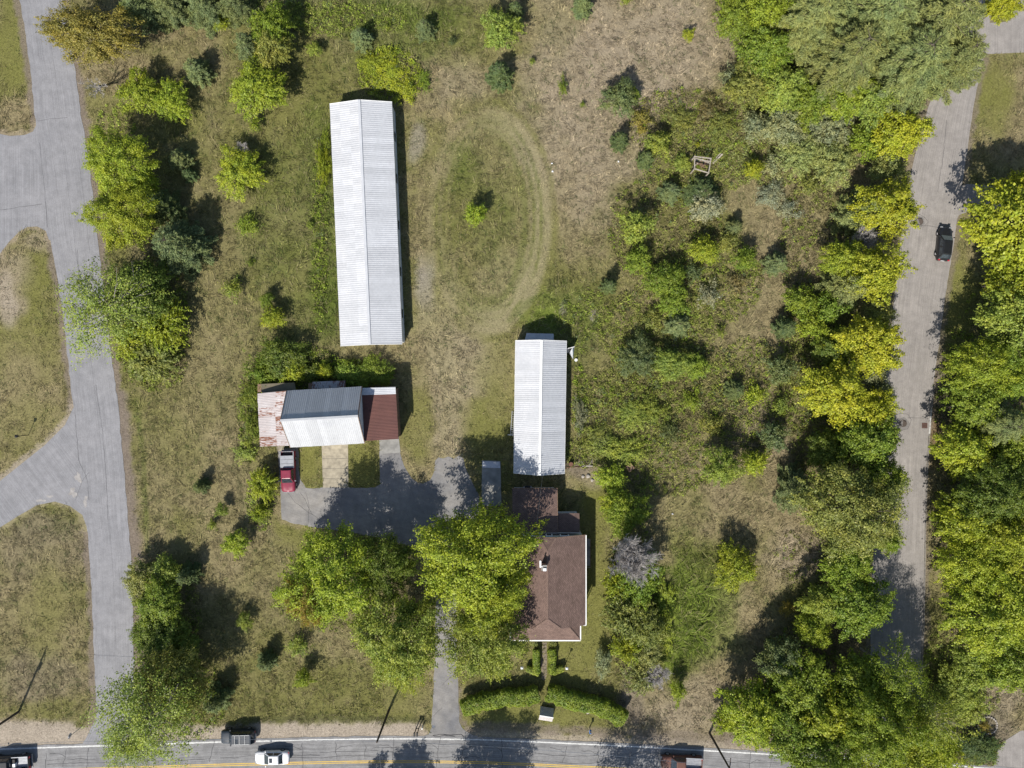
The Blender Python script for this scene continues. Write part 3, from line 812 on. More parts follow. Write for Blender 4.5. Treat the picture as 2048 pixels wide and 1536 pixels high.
# ================================================================ buildings
def roof_panels(parent, A, B, C_, D, n, ribs, mat, name='roof_panel', rib_h=0.035, lift=0.0, rows=1, jitter=0.0, seed=0):
    """ribbed sheets between eave A-B and ridge D-C; each sheet an object of its own"""
    A, B, C_, D = map(Vector, (A, B, C_, D))
    nrm = (B - A).cross(D - A).normalized()
    if nrm.z < 0: nrm = -nrm
    r = random.Random(seed)
    for rw_ in range(rows):
        t0, t1 = rw_ / rows, (rw_ + 1) / rows + (0.012 if rw_ < rows - 1 else 0)
        for i in range(n):
            s0, s1 = i / n, (i + 1) / n
            off = lift + rw_ * 0.008 + (0.006 if i % 2 else 0.0) + r.uniform(0, jitter)
            j0, j1 = r.uniform(-jitter, jitter) * 2, r.uniform(-jitter, jitter) * 2
            vs = []; K = ribs * 4
            prof = []
            for k in range(ribs):
                for q, hh in ((0.0, 0), (0.30, 0), (0.42, rib_h), (0.62, rib_h), (0.74, 0)):
                    prof.append(((k + q) / ribs, hh))
            prof.append((1.0, 0))
            for q, hh in prof:
                s = s0 + (s1 - s0) * q
                e = A.lerp(B, s); g = D.lerp(C_, s)
                lo = e.lerp(g, t0 + (j0 if rw_ == 0 else 0) * 0.3); hi_ = e.lerp(g, t1)
                vs += [lo + nrm * (off + hh), hi_ + nrm * (off + hh)]
            fs = [(2 * k, 2 * k + 2, 2 * k + 3, 2 * k + 1) for k in range(len(prof) - 1)]
            me = bpy.data.meshes.new(name)
            me.from_pydata([tuple(v) for v in vs], [], fs)
            me.materials.append(mat)
            link(bpy.data.objects.new(name, me), parent)

def face_sheet(pts, name, mat, parent, uv0, udir, vdir, t=0.05):
    """a roof face with real thickness and a shingle layout in metres"""
    pts = [Vector(p) for p in pts]
    mb = MB(); mb.slab(pts, t)
    o = mb.build(name, mat, parent)
    me = o.data
    uv0, udir, vdir = Vector(uv0), Vector(udir).normalized(), Vector(vdir).normalized()
    a = me.attributes.new('roof_uv', 'FLOAT_VECTOR', 'POINT')
    uv = np.array([((v.co - uv0).dot(udir), (v.co - uv0).dot(vdir), 0) for v in me.vertices], dtype=np.float32)
    a.data.foreach_set('vector', uv.ravel())
    return o

def barn_walls(parent, cs, he, gable_pts, mat):
    """four wall plates inside the eaves; gable ends rise to the ridge. cs: SW, SE, NE, NW at eave height"""
    sw, se, ne, nw = [Vector((p.x, p.y, 0)) for p in cs]
    c = (sw + se + ne + nw) / 4
    ins = lambda p: c + (p - c) * 0.985 - (p - c).normalized() * 0.18
    sw, se, ne, nw = map(ins, (sw, se, ne, nw))
    def plate(a, b_, apex, name):
        d = (b_ - a).normalized(); nn = Vector((d.y, -d.x, 0)) * 0.08
        prof = [a, b_, b_ + Vector((0, 0, he - 0.06))]
        if apex is not None: prof.append((a + b_) / 2 + Vector((0, 0, apex - 0.08)))
        prof.append(a + Vector((0, 0, he - 0.06)))
        k = len(prof)
        vs = prof + [p + nn for p in prof]
        fs = [tuple(range(k)), tuple(range(2 * k - 1, k - 1, -1))] + [(i, k + i, k + (i + 1) % k, (i + 1) % k) for i in range(k)]
        MB().add(vs, fs).build(name, mat, parent)
    plate(sw, se, gable_pts, 'gable_wall'); plate(se, ne, None, 'side_wall'); plate(ne, nw, gable_pts, 'gable_wall'); plate(nw, sw, None, 'side_wall')
    return sw, se, ne, nw

# --- long white barn
barn = thing('long_barn', 'longest white ribbed metal barn running up the left of the field', 'barn', P(732, 448))
he, hr = 2.7, 3.75
SW, SE, NE, NW = P(681, 692, he), P(804.5, 688, he), P(784, 204, he), P(659.5, 208, he)
RN, RS = P(718.5, 200.5, hr), P(740, 690, hr)
RN = Vector(((NE.x + NW.x) / 2, (NE.y + NW.y) / 2, hr)); RS = Vector(((SE.x + SW.x) / 2, (SE.y + SW.y) / 2, hr))
w_ = barn_walls(barn, (SW, SE, NE, NW), he, hr, M['white_wall'])
dz = Vector((0, 0, -0.03))
MB().slab([SW + dz, RS + dz, RN + dz, NW + dz], 0.07).build('roof_deck', M['steel'], barn)
MB().slab([RS + dz, SE + dz, NE + dz, RN + dz], 0.07).build('roof_deck', M['steel'], barn)
roof_panels(barn, SW, NW, RN, RS, 38, 3, M['roof_white'], rows=3, jitter=0.005, seed=1, rib_h=0.018)
roof_panels(barn, NE, SE, RS, RN, 40, 3, M['roof_galv'], rows=1, jitter=0.004, seed=2, rib_h=0.02)
cap = MB()
cap.beam(RS + Vector((0, 0, 0.05)), RN + Vector((0, 0, 0.05)), 0.34, 0.05)
cap.build('ridge_cap', M['roof_galv'], barn)
for a, b_ in ((SW, RS), (SE, RS), (NW, RN), (NE, RN)):
    MB().beam(a + Vector((0, 0, -0.02)), b_ + Vector((0, 0, -0.02)), 0.06, 0.16).build('rake_trim', M['white_trim'], barn)
for f in (0.12, 0.3, 0.5, 0.7, 0.88):
    p = w_[1].lerp(w_[2], f)
    MB().box((p.x + 0.1, p.y, 0.9), (0.05, 1.2, 0.9)).build('window', M['glass'], barn)

# --- right white barn
barn2 = thing('small_barn', 'shorter white metal barn with ladder on its side behind the house', 'barn', P(1080, 814))
he, hr = 2.4, 4.15
SW, SE, NE, NW = P(1027.5, 946, he), P(1129, 947, he), P(1133, 682, he), P(1031, 681, he)
RN = Vector(((NE.x + NW.x) / 2, (NE.y + NW.y) / 2, hr)); RS = Vector(((SE.x + SW.x) / 2, (SE.y + SW.y) / 2 - 0.05, hr))
w_ = barn_walls(barn2, (SW, SE, NE, NW), he, hr, M['white_wall'])
MB().slab([SW + dz, RS + dz, RN + dz, NW + dz], 0.07).build('roof_deck', M['steel'], barn2)
MB().slab([RS + dz, SE + dz, NE + dz, RN + dz], 0.07).build('roof_deck', M['steel'], barn2)
roof_panels(barn2, SW, NW, RN, RS, 22, 3, M['roof_white'], jitter=0.004, seed=3, rib_h=0.02)
roof_panels(barn2, NE, SE, RS, RN, 22, 3, M['roof_galv'], jitter=0.004, seed=4, rib_h=0.02)
MB().beam(RS + Vector((0, 0, 0.05)), RN + Vector((0, 0, 0.05)), 0.32, 0.05).build('ridge_cap', M['white_trim'], barn2)
for a, b_ in ((SW, RS), (SE, RS), (NW, RN), (NE, RN)):
    MB().beam(a + Vector((0, 0, -0.02)), b_ + Vector((0, 0, -0.02)), 0.06, 0.16).build('rake_trim', M['white_trim'], barn2)
for a, b_ in ((SW, NW), (SE, NE)):
    MB().beam(a + Vector((0, 0, -0.05)), b_ + Vector((0, 0, -0.05)), 0.07, 0.1).build('eave_trim', M['white_trim'], barn2)
# shed roof on the north gable
MB().slab([P(1048, 686, 2.0), P(1107, 686, 2.0), P(1107, 668, 1.7), P(1053, 667, 1.7)], 0.06).build('lean_to_deck', M['steel'], barn2)
roof_panels(barn2, P(1107, 667.5, 1.72), P(1053, 666.5, 1.72), P(1050, 687, 2.05), P(1107, 687, 2.05), 6, 3, M['roof_galv'], 'lean_to_panel', jitter=0.012, seed=5)
MB().box(P(1080, 678), (3.7, 1.0, 1.65)).build('lean_to_wall', M['grey_wall'], barn2)
MB().box((P(1047, 944).x, P(1047, 944).y - 0.12, 0.9), (0.9, 0.05, 0.9)).build('window', M['glass'], barn2)
MB().box((P(1047, 944).x, P(1047, 944).y - 0.16, 0.85), (1.0, 0.08, 0.06)).build('window_sill', M['white_trim'], barn2)
# white door standing open on the east side
dr = MB()
dr.beam(P(1133, 698, 1.0), P(1148, 694, 1.0), 0.06, 1.9)
dr.build('open_door', M['white_trim'], barn2)

doors = thing('metal_sheeting', 'white sheet panels propped against the right wall of the shorter barn', 'sheeting', P(1145, 708))
MB().slab([P(1139, 706, 1.3), P(1146, 719, 0.1), P(1148.5, 695, 0.1), P(1145, 694, 1.3)], 0.04).build('sheet', M['litter'], doors)
MB().slab([P(1134, 706, 1.3), P(1141, 705, 0.5), P(1141, 697, 0.5), P(1134, 697, 1.3)], 0.04).build('sheet', M['steel'], doors)
wt = thing('white_tub', 'small white plastic tub on grass beside the shorter barn', 'tub', P(1152, 720))
MB().tube([P(1152, 720, 0.0), P(1152, 720, 0.35), P(1152, 720, 0.36)], [0.16, 0.2, 0.21], 12).build('bucket', M['litter'], wt)
MB().tube([P(1152, 720, 0.365), P(1152, 720, 0.375)], [0.14, 0.14], 12).build('lid', M['white_trim'], wt)

# ladder hung on the west wall
lad = thing('ladder', 'pale aluminium ladder lying along the left wall of the shorter barn', 'ladder', P(1025, 846))
a0, a1 = P(1021.0, 870, 0.35), P(1024.2, 822, 0.35)
b0, b1 = P(1026.0, 870, 0.75), P(1029.0, 822, 0.75)
MB().beam(a0, a1, 0.06).build('rail', M['steel'], lad)
MB().beam(b0, b1, 0.06).build('rail', M['steel'], lad)
for k in range(11):
    t = (k + 0.5) / 11
    MB().beam(a0.lerp(a1, t), b0.lerp(b1, t), 0.045).build('rung', M['steel'], lad)
MB().beam(P(1015.5, 869.5, 0.3), P(1028, 870, 0.5), 0.07).build('brace', M['white_trim'], lad)

# --- garage with two lean-tos
gar = thing('garage_barn', 'tall steep-roofed garage with rusty lean-to roofs on both sides', 'garage', P(650, 835))
he, hr = 4.2, 7.4
SW, SE, NE, NW = P(580.5, 895, he), P(729.5, 886.5, he), P(724, 773, he), P(573, 781.5, he)
RW, RE = P(560.6, 840, hr), P(716, 832, hr)
RW = Vector(((SW.x + NW.x) / 2, (SW.y + NW.y) / 2, hr)); RE = Vector(((SE.x + NE.x) / 2, (SE.y + NE.y) / 2, hr))
# walls: gables to east and west
def garage_walls():
    c = (SW + SE + NE + NW) / 4
    ins = lambda p: Vector((c.x + (p.x - c.x) * 0.96, c.y + (p.y - c.y) * 0.93, 0))
    sw, se, ne, nw = map(ins, (SW, SE, NE, NW))
    def plate(a, b_, apex, name, mat):
        d = (b_ - a).normalized(); nn = Vector((d.y, -d.x, 0)) * 0.1
        prof = [a, b_, b_ + Vector((0, 0, he + 0.05))]
        if apex: prof.append((a + b_) / 2 + Vector((0, 0, apex - 0.12)))
        prof.append(a + Vector((0, 0, he + 0.05)))
        k = len(prof); vs = prof + [p + nn for p in prof]
        fs = [tuple(range(k)), tuple(range(2 * k - 1, k - 1, -1))] + [(i, k + i, k + (i + 1) % k, (i + 1) % k) for i in range(k)]
        MB().add(vs, fs).build(name, mat, gar)
    plate(sw, se, None, 'front_wall', M['white_wall']); plate(se, ne, hr, 'gable_wall', M['white_wall'])
    plate(ne, nw, None, 'back_wall', M['grey_wall']); plate(nw, sw, hr, 'gable_wall', M['white_wall'])
    m_ = sw.lerp(se, 0.58); d = (se - sw).normalized()
    MB().box((m_.x + 0.05, m_.y - 0.16, 0), (3.2, 0.08, 2.7), math.atan2(d.y, d.x)).build('garage_door', M['white_trim'], gar)
garage_walls()
MB().slab([SW + dz, SE + dz, RE + dz, RW + dz], 0.08).build('roof_deck', M['brown_wood'], gar)
MB().slab([RW + dz, RE + dz, NE + dz, NW + dz], 0.08).build('roof_deck', M['brown_wood'], gar)
roof_panels(gar, SW, SE, RE, RW, 13, 3, M['roof_garage'], jitter=0.006, seed=6, rib_h=0.02)
roof_panels(gar, NE, NW, RW, RE, 13, 3, M['roof_garage'], jitter=0.010, seed=7, rib_h=0.02)
MB().beam(RW + Vector((0, 0, 0.05)), RE + Vector((0, 0, 0.05)), 0.28, 0.03).build('ridge_cap', M['roof_garage'], gar)
for a, b_ in ((SW, RW), (NW, RW), (SE, RE), (NE, RE)):
    MB().beam(a + Vector((0, 0, -0.04)), b_ + Vector((0, 0, -0.04)), 0.06, 0.18).build('rake_trim', M['brown_wood'], gar)
# right lean-to: rust red sheets, two pale ones at the back
hA, hB = 4.0, 3.75
q = [P(726, 882, hA), P(797, 878, hB), P(791, 774, hB), P(722, 776, hA)]
MB().slab([p + dz for p in q], 0.07).build('lean_to_deck', M['brown_wood'], gar)
S0, S1, N1, N0 = [Vector(p) for p in q]
def part_of(t0, t1):
    return S1.lerp(N1, t0), S1.lerp(N1, t1), S0.lerp(N0, t1), S0.lerp(N0, t0)
a, b_, c_, d_ = part_of(0, 0.345); roof_panels(gar, a, b_, c_, d_, 3, 4, M['roof_rust'], 'lean_to_panel', jitter=0.008, seed=8, rib_h=0.03)
a, b_, c_, d_ = part_of(0.345, 0.865); roof_panels(gar, a, b_, c_, d_, 5, 4, M['roof_rust'], 'lean_to_panel', jitter=0.008, seed=9, rib_h=0.03, lift=0.012)
a, b_, c_, d_ = part_of(0.865, 1.0); roof_panels(gar, a, b_, c_, d_, 1, 4, M['roof_galv'], 'lean_to_panel', seed=10, rib_h=0.03, lift=0.02)
for f in (0.04, 0.36, 0.68, 0.96):
    p = S1.lerp(N1, f)
    MB().beam((p.x - 0.25, p.y, 0), (p.x - 0.25, p.y, p.z - 0.11), 0.15).build('post', M['brown_wood'], gar)
for p in (S0.lerp(S1, 0.45),):
    MB().beam((p.x, p.y + 0.3, 0), (p.x, p.y + 0.3, p.z - 0.12), 0.15).build('post', M['brown_wood'], gar)
MB().beam(S1 + Vector((-0.1, 0, -0.16)), N1 + Vector((-0.1, 0, -0.16)), 0.1, 0.16).build('lean_to_beam', M['brown_wood'], gar)
pw = S1.lerp(N1, 0.62)
MB().beam((S1.x - 0.3, S1.y + 0.3, 1.8), (N1.x - 0.3, N1.y - 0.2, 1.8), 0.08, 3.6).build('lean_to_wall', M['brown_wood'], gar)
# left lean-to: white sheets going rusty
hA, hB = 3.6, 2.6
q = [P(520, 893, hB), P(586, 891, hA), P(580, 781, hA), P(515, 787, hB)]
S0, S1, N1, N0 = [Vector(p) for p in q]
MB().slab([p + dz for p in q], 0.07).build('lean_to_deck', M['brown_wood'], gar)
for r_ in range(2):
    t0, t1 = (0, 0.56) if r_ == 0 else (0.52, 1.0)
    roof_panels(gar, N0.lerp(N1, t0), S0.lerp(S1, t0), S0.lerp(S1, t1), N0.lerp(N1, t1), 11, 3, M['roof_rustwhite'], 'lean_to_panel', jitter=0.02, seed=20 + r_, rib_h=0.025, lift=0.012 * r_)
MB().beam((S0.x + 0.3, S0.y + 0.3, 1.2), (N0.x + 0.3, N0.y - 0.3, 1.2), 0.08, 2.4).build('lean_to_wall', M['grey_wall'], gar)
MB().beam((N0.x + 0.3, N0.y - 0.3, 1.2), (N1.x, N1.y - 0.3, 1.2), 0.08, 2.4).build('lean_to_wall', M['grey_wall'], gar)
# small roofs behind
MB().slab([P(524, 786, 2.2), P(592, 784, 2.2), P(589, 765, 2.0), P(522, 768, 2.0)], 0.1).build('rear_roof', M['roof_tan'], gar)
MB().box(P(556, 776), (4.3, 1.1, 1.9)).build('rear_shed_wall', M['brown_wood'], gar)
MB().slab([P(625, 782, 2.7), P(690, 778, 2.7), P(690, 762, 2.45), P(625, 764, 2.45)], 0.05).build('rear_deck', M['brown_wood'], gar)
roof_panels(gar, P(691, 761, 2.5), P(624, 764, 2.5), P(624, 784, 2.75), P(691, 780, 2.75), 5, 2, M['roof_patch'], 'rear_panel', jitter=0.02, seed=23)
MB().box(P(657, 773), (4.2, 0.9, 2.4)).build('rear_shed_wall', M['brown_wood'], gar)

# --- house
house = thing('house', 'brown shingle-roofed house with white gutters and rear wing', 'house', P(1096, 1160))
SH = M['shingle']
eh, rh, ch = 4.3, 6.4, 5.95
xW, xE, xR = -0.55, 9.84, 4.64
yN, yS = -20.2, -32.25
slope = (rh - eh) / (xE - xR)
hwc = (rh - ch) / slope
yRN, yRS = -21.9, -30.75
A_ = (xE, yN, eh); B_ = (xE, yS, eh); Cn = (xR + hwc, yN, ch); Cs = (xR + hwc * 1.6, yS, rh - hwc * 1.6 * slope)
Wn = (xR - hwc, yN, ch); Ws = (xR - hwc * 1.6, yS, rh - hwc * 1.6 * slope)
Rn = (xR, yRN, rh); Rs_ = (xR, yRS, rh)
face_sheet([B_, A_, Cn, Rn, Rs_, Cs], 'roof_slope', SH, house, A_, (0, 1, 0), (-1, 0, slope))
face_sheet([(xW, yN, eh), (xW, yS, eh), Ws, Rs_, Rn, Wn], 'roof_slope', SH, house, (xW, yN, eh), (0, 1, 0), (1, 0, slope))
face_sheet([Cn, Wn, Rn], 'roof_hip', SH, house, Cn, (1, 0, 0), (0, -1, 0.3))
face_sheet([Ws, Cs, Rs_], 'roof_hip', SH, house, Ws, (1, 0, 0), (0, 1, 0.4))
M['ridge_shingle'] = pmat('ridge_shingle', (0.155, 0.105, 0.085), 0.95, nscale=5, namt=0.3)
for a, b_ in ((Rn, Rs_), (Rn, Cn), (Rn, Wn), (Rs_, Cs), (Rs_, Ws)):
    MB().beam(Vector(a) + Vector((0, 0, 0.012)), Vector(b_) + Vector((0, 0, 0.012)), 0.24, 0.04).build('ridge_cap', M['ridge_shingle'], house)
# walls
MB().box(((xE + xW) / 2, (yN + yS) / 2, 0), (xE - xW - 0.7, yN - yS - 0.5, eh - 0.1)).build('wall', M['white_wall'], house)
gv = [(xW + 0.35, yN - 0.08, eh - 0.15), (xE - 0.35, yN - 0.08, eh - 0.15), (xR + hwc, yN - 0.08, ch - 0.07), (xR - hwc, yN - 0.08, ch - 0.07)]
MB().add(gv + [(x, y - 0.18, z) for x, y, z in gv], [(0, 1, 2, 3), (7, 6, 5, 4), (0, 4, 5, 1), (1, 5, 6, 2), (2, 6, 7, 3), (3, 7, 4, 0)]).build('gable_wall', M['grey_wall'], house)
gs = [(xW + 0.35, yS + 0.28, eh - 0.15), (xE - 0.35, yS + 0.28, eh - 0.15), (xR + hwc * 1.6, yS + 0.28, Cs[2] - 0.1), (xR - hwc * 1.6, yS + 0.28, Cs[2] - 0.1)]
MB().add(gs + [(x, y + 0.18, z) for x, y, z in gs], [(0, 1, 2, 3), (7, 6, 5, 4), (0, 4, 5, 1), (1, 5, 6, 2), (2, 6, 7, 3), (3, 7, 4, 0)]).build('gable_wall', M['grey_wall'], house)
for wx, ww in ((2.15, 1.0), (4.95, 0.65), (7.0, 0.95)):
    fr = MB(); fr.box((wx, yN + 0.0, 3.98), (ww + 0.26, 0.14, 0.92)); f_ = fr.build('window', M['white_trim'], house)
    MB().box((wx, yN + 0.06, 4.06), (ww, 0.06, 0.74)).build('pane', M['glass'], f_)
for a, b_ in ((A_, Cn), ((xW, yN, eh), Wn), (Cn, Wn)):
    MB().beam(Vector(a) + Vector((0, 0.03, -0.06)), Vector(b_) + Vector((0, 0.03, -0.06)), 0.05, 0.16).build('rake_board', M['brown_wood'], house)
MB().beam((xE + 0.06, yN, eh - 0.03), (xE + 0.06, yS, eh - 0.03), 0.13, 0.12).build('gutter', M['white_trim'], house)
MB().beam((xE + 0.06, yS, eh - 0.03), (xE - 0.35, yS, eh - 0.03), 0.13, 0.12).build('gutter_return', M['white_trim'], house)
MB().beam((xW - 0.06, yN, eh - 0.03), (xW - 0.06, yS, eh - 0.03), 0.13, 0.12).build('gutter', M['white_trim'], house)
MB().beam((xE - 0.2, yS + 0.2, 0), (xE - 0.2, yS + 0.2, eh - 0.1), 0.09).build('downpipe', M['white_trim'], house)
for wy in (-23, -26.5, -29.5):
    f_ = MB().box((xE - 0.33, wy, 1.3), (0.1, 1.15, 1.4)).build('window', M['white_trim'], house)
    MB().box((xE - 0.27, wy, 1.4), (0.06, 0.9, 1.2)).build('pane', M['glass'], f_)
# chimney
MB().box((4.15, -23.75, 6.0), (0.62, 0.62, 1.35)).build('chimney', M['brick'], house)
chm = house.children[-1]
MB().box((4.15, -23.75, 7.35), (0.72, 0.72, 0.07)).build('cap', M['concrete_grey'], chm)
MB().box((4.22, -23.95, 7.42), (0.42, 0.36, 0.16)).build('flue_cover', M['litter'], chm)
MB().tube([(3.85, -23.45, 7.35), (3.85, -23.45, 7.85)], 0.09, 8).build('flue', M['steel'], chm)
MB().box((3.72, -23.6, 6.05), (0.22, 0.9, 0.12)).build('flashing', M['litter'], chm)
# front porch roof with hips at both ends
pe, pt = 2.75, 3.75
e = [(-0.14, -34.82, pe), (9.25, -34.82, pe), (9.25, -32.3, pe), (-0.14, -32.3, pe)]
t1_, t0_ = (7.55, -32.62, pt), (1.4, -32.62, pt)
face_sheet([e[0], e[1], t1_, t0_], 'porch_roof', SH, house, e[0], (1, 0, 0), (0, 1, 0.45))
face_sheet([e[1], e[2], t1_], 'porch_hip', SH, house, e[1], (0, 1, 0), (-1, 0, 0.55))
face_sheet([e[3], e[0], t0_], 'porch_hip', SH, house, e[3], (0, 1, 0), (1, 0, 0.55))
for a, b_ in ((e[1], t1_), (e[0], t0_)):
    MB().beam(Vector(a) + Vector((0, 0, 0.012)), Vector(b_) + Vector((0, 0, 0.012)), 0.2, 0.035).build('ridge_cap', M['ridge_shingle'], house)
MB().beam((-0.2, -34.88, pe - 0.03), (9.31, -34.88, pe - 0.03), 0.15, 0.13).build('gutter', M['white_trim'], house)
MB().beam((9.32, -34.82, pe - 0.03), (9.32, -32.1, pe - 0.03), 0.15, 0.13).build('gutter', M['white_trim'], house)
MB().beam((-0.21, -34.82, pe - 0.03), (-0.21, -32.3, pe - 0.03), 0.15, 0.13).build('gutter', M['white_trim'], house)
for px in (0.2, 3.1, 6.2, 8.9):
    MB().box((px, -34.5, 0.3), (0.16, 0.16, pe - 0.4)).build('porch_post', M['white_trim'], house)
MB().box((4.55, -33.5, 0), (9.0, 2.3, 0.35)).build('porch_floor', M['grey_wood'], house)
for k in range(3):
    MB().box((4.75, -34.85 - 0.28 * k, 0), (1.3, 0.3, 0.3 - 0.1 * k)).build('step', M['concrete_grey'], house)
# rear wing (shed roof falling to the north) and the small one beside it
face_sheet([(0.05, -20.15, 3.75), (6.12, -20.15, 3.75), (6.12, -14.2, 2.9), (0.05, -14.2, 2.9)], 'wing_roof', SH, house, (0.05, -14.2, 2.9), (1, 0, 0), (0, -1, 0.14))
MB().box((3.1, -17.25, 0), (5.6, 5.6, 2.85)).build('wing_wall', M['white_wall'], house)
MB().beam((0.0, -14.15, 2.86), (6.16, -14.15, 2.86), 0.08, 0.14).build('fascia', M['brown_wood'], house)
MB().beam((6.16, -14.15, 2.82), (6.16, -20.1, 3.66), 0.07, 0.14).build('fascia', M['brown_wood'], house)
face_sheet([(6.2, -20.12, 3.35), (9.15, -20.12, 3.35), (9.15, -17.55, 2.85), (6.2, -17.55, 2.85)], 'wing_roof', SH, house, (6.2, -17.55, 2.85), (1, 0, 0), (0, -1, 0.19))
MB().box((7.65, -18.95, 0), (2.7, 2.3, 2.75)).build('wing_wall', M['white_wall'], house)
MB().beam((0.3, -20.05, 3.83), (9.2, -20.05, 3.6), 0.04, 0.12).build('flashing', M['white_trim'], house)
# side deck on the east wall
MB().box((10.42, -23.4, 0.55), (0.85, 3.8, 0.12)).build('side_deck', M['concrete_grey'], house)
sd = house.children[-1]
for y in (-21.5, -25.3):
    MB().beam((10.0, y, 1.45), (10.85, y, 1.45), 0.06).build('rail', M['grey_wood'], sd)
MB().beam((10.82, -21.5, 1.45), (10.82, -25.3, 1.45), 0.06).build('rail', M['brown_wood'], sd)
for y in (-21.5, -22.8, -24.1, -25.3):
    MB().beam((10.82, y, 0), (10.82, y, 1.45), 0.07).build('post', M['brown_wood'], sd)
ck = thing('condenser_unit', 'grey metal unit on the grass between shorter barn and house', 'unit', P(1054, 974))
MB().box(P(1055, 974), (1.1, 0.35, 0.75)).build('casing', M['steel'], ck, bevel=0.03)
MB().box(P(1055, 974, 0.75), (0.8, 0.28, 0.02)).build('top_grille', M['dark_trim'], ck)

# --- little roofed well house on the front lawn
well = thing('well_house', 'tiny gabled well house with white shingled roof on the front lawn', 'well house', P(1093, 1433))
wc = P(1092, 1424); wr = -0.16
def wpt(x, y, z):
    co, si = math.cos(wr), math.sin(wr)
    return Vector((wc.x + x * co - y * si, wc.y + x * si + y * co, z))
face_sheet([wpt(-0.95, -0.85, 0.75), wpt(0.95, -0.85, 0.75), wpt(0.95, 0, 1.35), wpt(-0.95, 0, 1.35)], 'roof_slope', M['shingle_white'], well, wpt(-0.95, -0.85, 0.75), wpt(1, 0, 0) - wpt(0, 0, 0), wpt(0, 1, 0.7) - wpt(0, 0, 0), 0.04)
face_sheet([wpt(-0.95, 0, 1.35), wpt(0.95, 0, 1.35), wpt(0.95, 0.85, 0.35), wpt(-0.95, 0.85, 0.35)], 'roof_slope', M['shingle_white'], well, wpt(-0.95, 0.85, 0.35), wpt(1, 0, 0) - wpt(0, 0, 0), wpt(0, -1, 0.7) - wpt(0, 0, 0), 0.04)
for s in (-0.8, 0.8):
    pts = [wpt(s, -0.75, 0), wpt(s, 0.75, 0), wpt(s, 0.75, 0.4), wpt(s, 0, 1.28), wpt(s, -0.75, 0.74)]
    off = wpt(0.06, 0, 0) - wpt(0, 0, 0)
    k = 5
    MB().add(pts + [p + off for p in pts], [tuple(range(k)), tuple(range(2 * k - 1, k - 1, -1))] + [(i, k + i, k + (i + 1) % k, (i + 1) % k) for i in range(k)]).build('gable_wall', M['white_wall'], well)
MB().box((wc.x, wc.y, 0), (1.6, 1.4, 0.34), wr).build('base_wall', M['white_wall'], well)
MB().beam(wpt(-0.97, 0, 1.36), wpt(0.97, 0, 1.36), 0.12, 0.03).build('ridge_cap', M['white_trim'], well)
# ================================================================ vehicles (length along +x, front at +x)
def loft(sections):
    """sections: list of (x, [(y, z) ...]) half profiles from sill to centre line; mirrored into a closed skin"""
    V = []; F = []
    k = len(sections[0][1])
    ring = 2 * k
    for x, pr in sections:
        V += [(x, y, z) for y, z in pr] + [(x, -y, z) for y, z in pr[::-1]]
    for i in range(len(sections) - 1):
        for j in range(ring - 1):
            a = i * ring + j
            F.append((a, a + 1, a + ring + 1, a + ring))
        a = i * ring + ring - 1
        F.append((a, i * ring, (i + 1) * ring, a + ring))
    F.append(tuple(range(ring))[::-1]); F.append(tuple((len(sections) - 1) * ring + j for j in range(ring)))
    return V, F
def body_section(x, w, zb, zs, crown=0.04):
    return (x, [(w * 0.80, zb), (w * 0.97, zb + 0.08), (w, zb + 0.30), (w * 0.985, zs - 0.10), (w * 0.90, zs - 0.01), (w * 0.55, zs + crown * 0.7), (0.0, zs + crown)])
def wheel(root, x, y, r=0.33, w=0.22):
    s = 1 if y > 0 else -1
    t = MB().tube([(x, y - s * w / 2, r), (x, y - s * w * 0.35, r), (x, y + s * w * 0.35, r), (x, y + s * w / 2, r)], [r * 0.9, r, r, r * 0.9], 18).build('wheel', M['tyre'], root, world_coords=False)
    MB().tube([(x, y + s * w * 0.4, r), (x, y + s * (w / 2 + 0.012), r)], [r * 0.62, r * 0.58], 14).build('rim', M['rim'], t, world_coords=False)
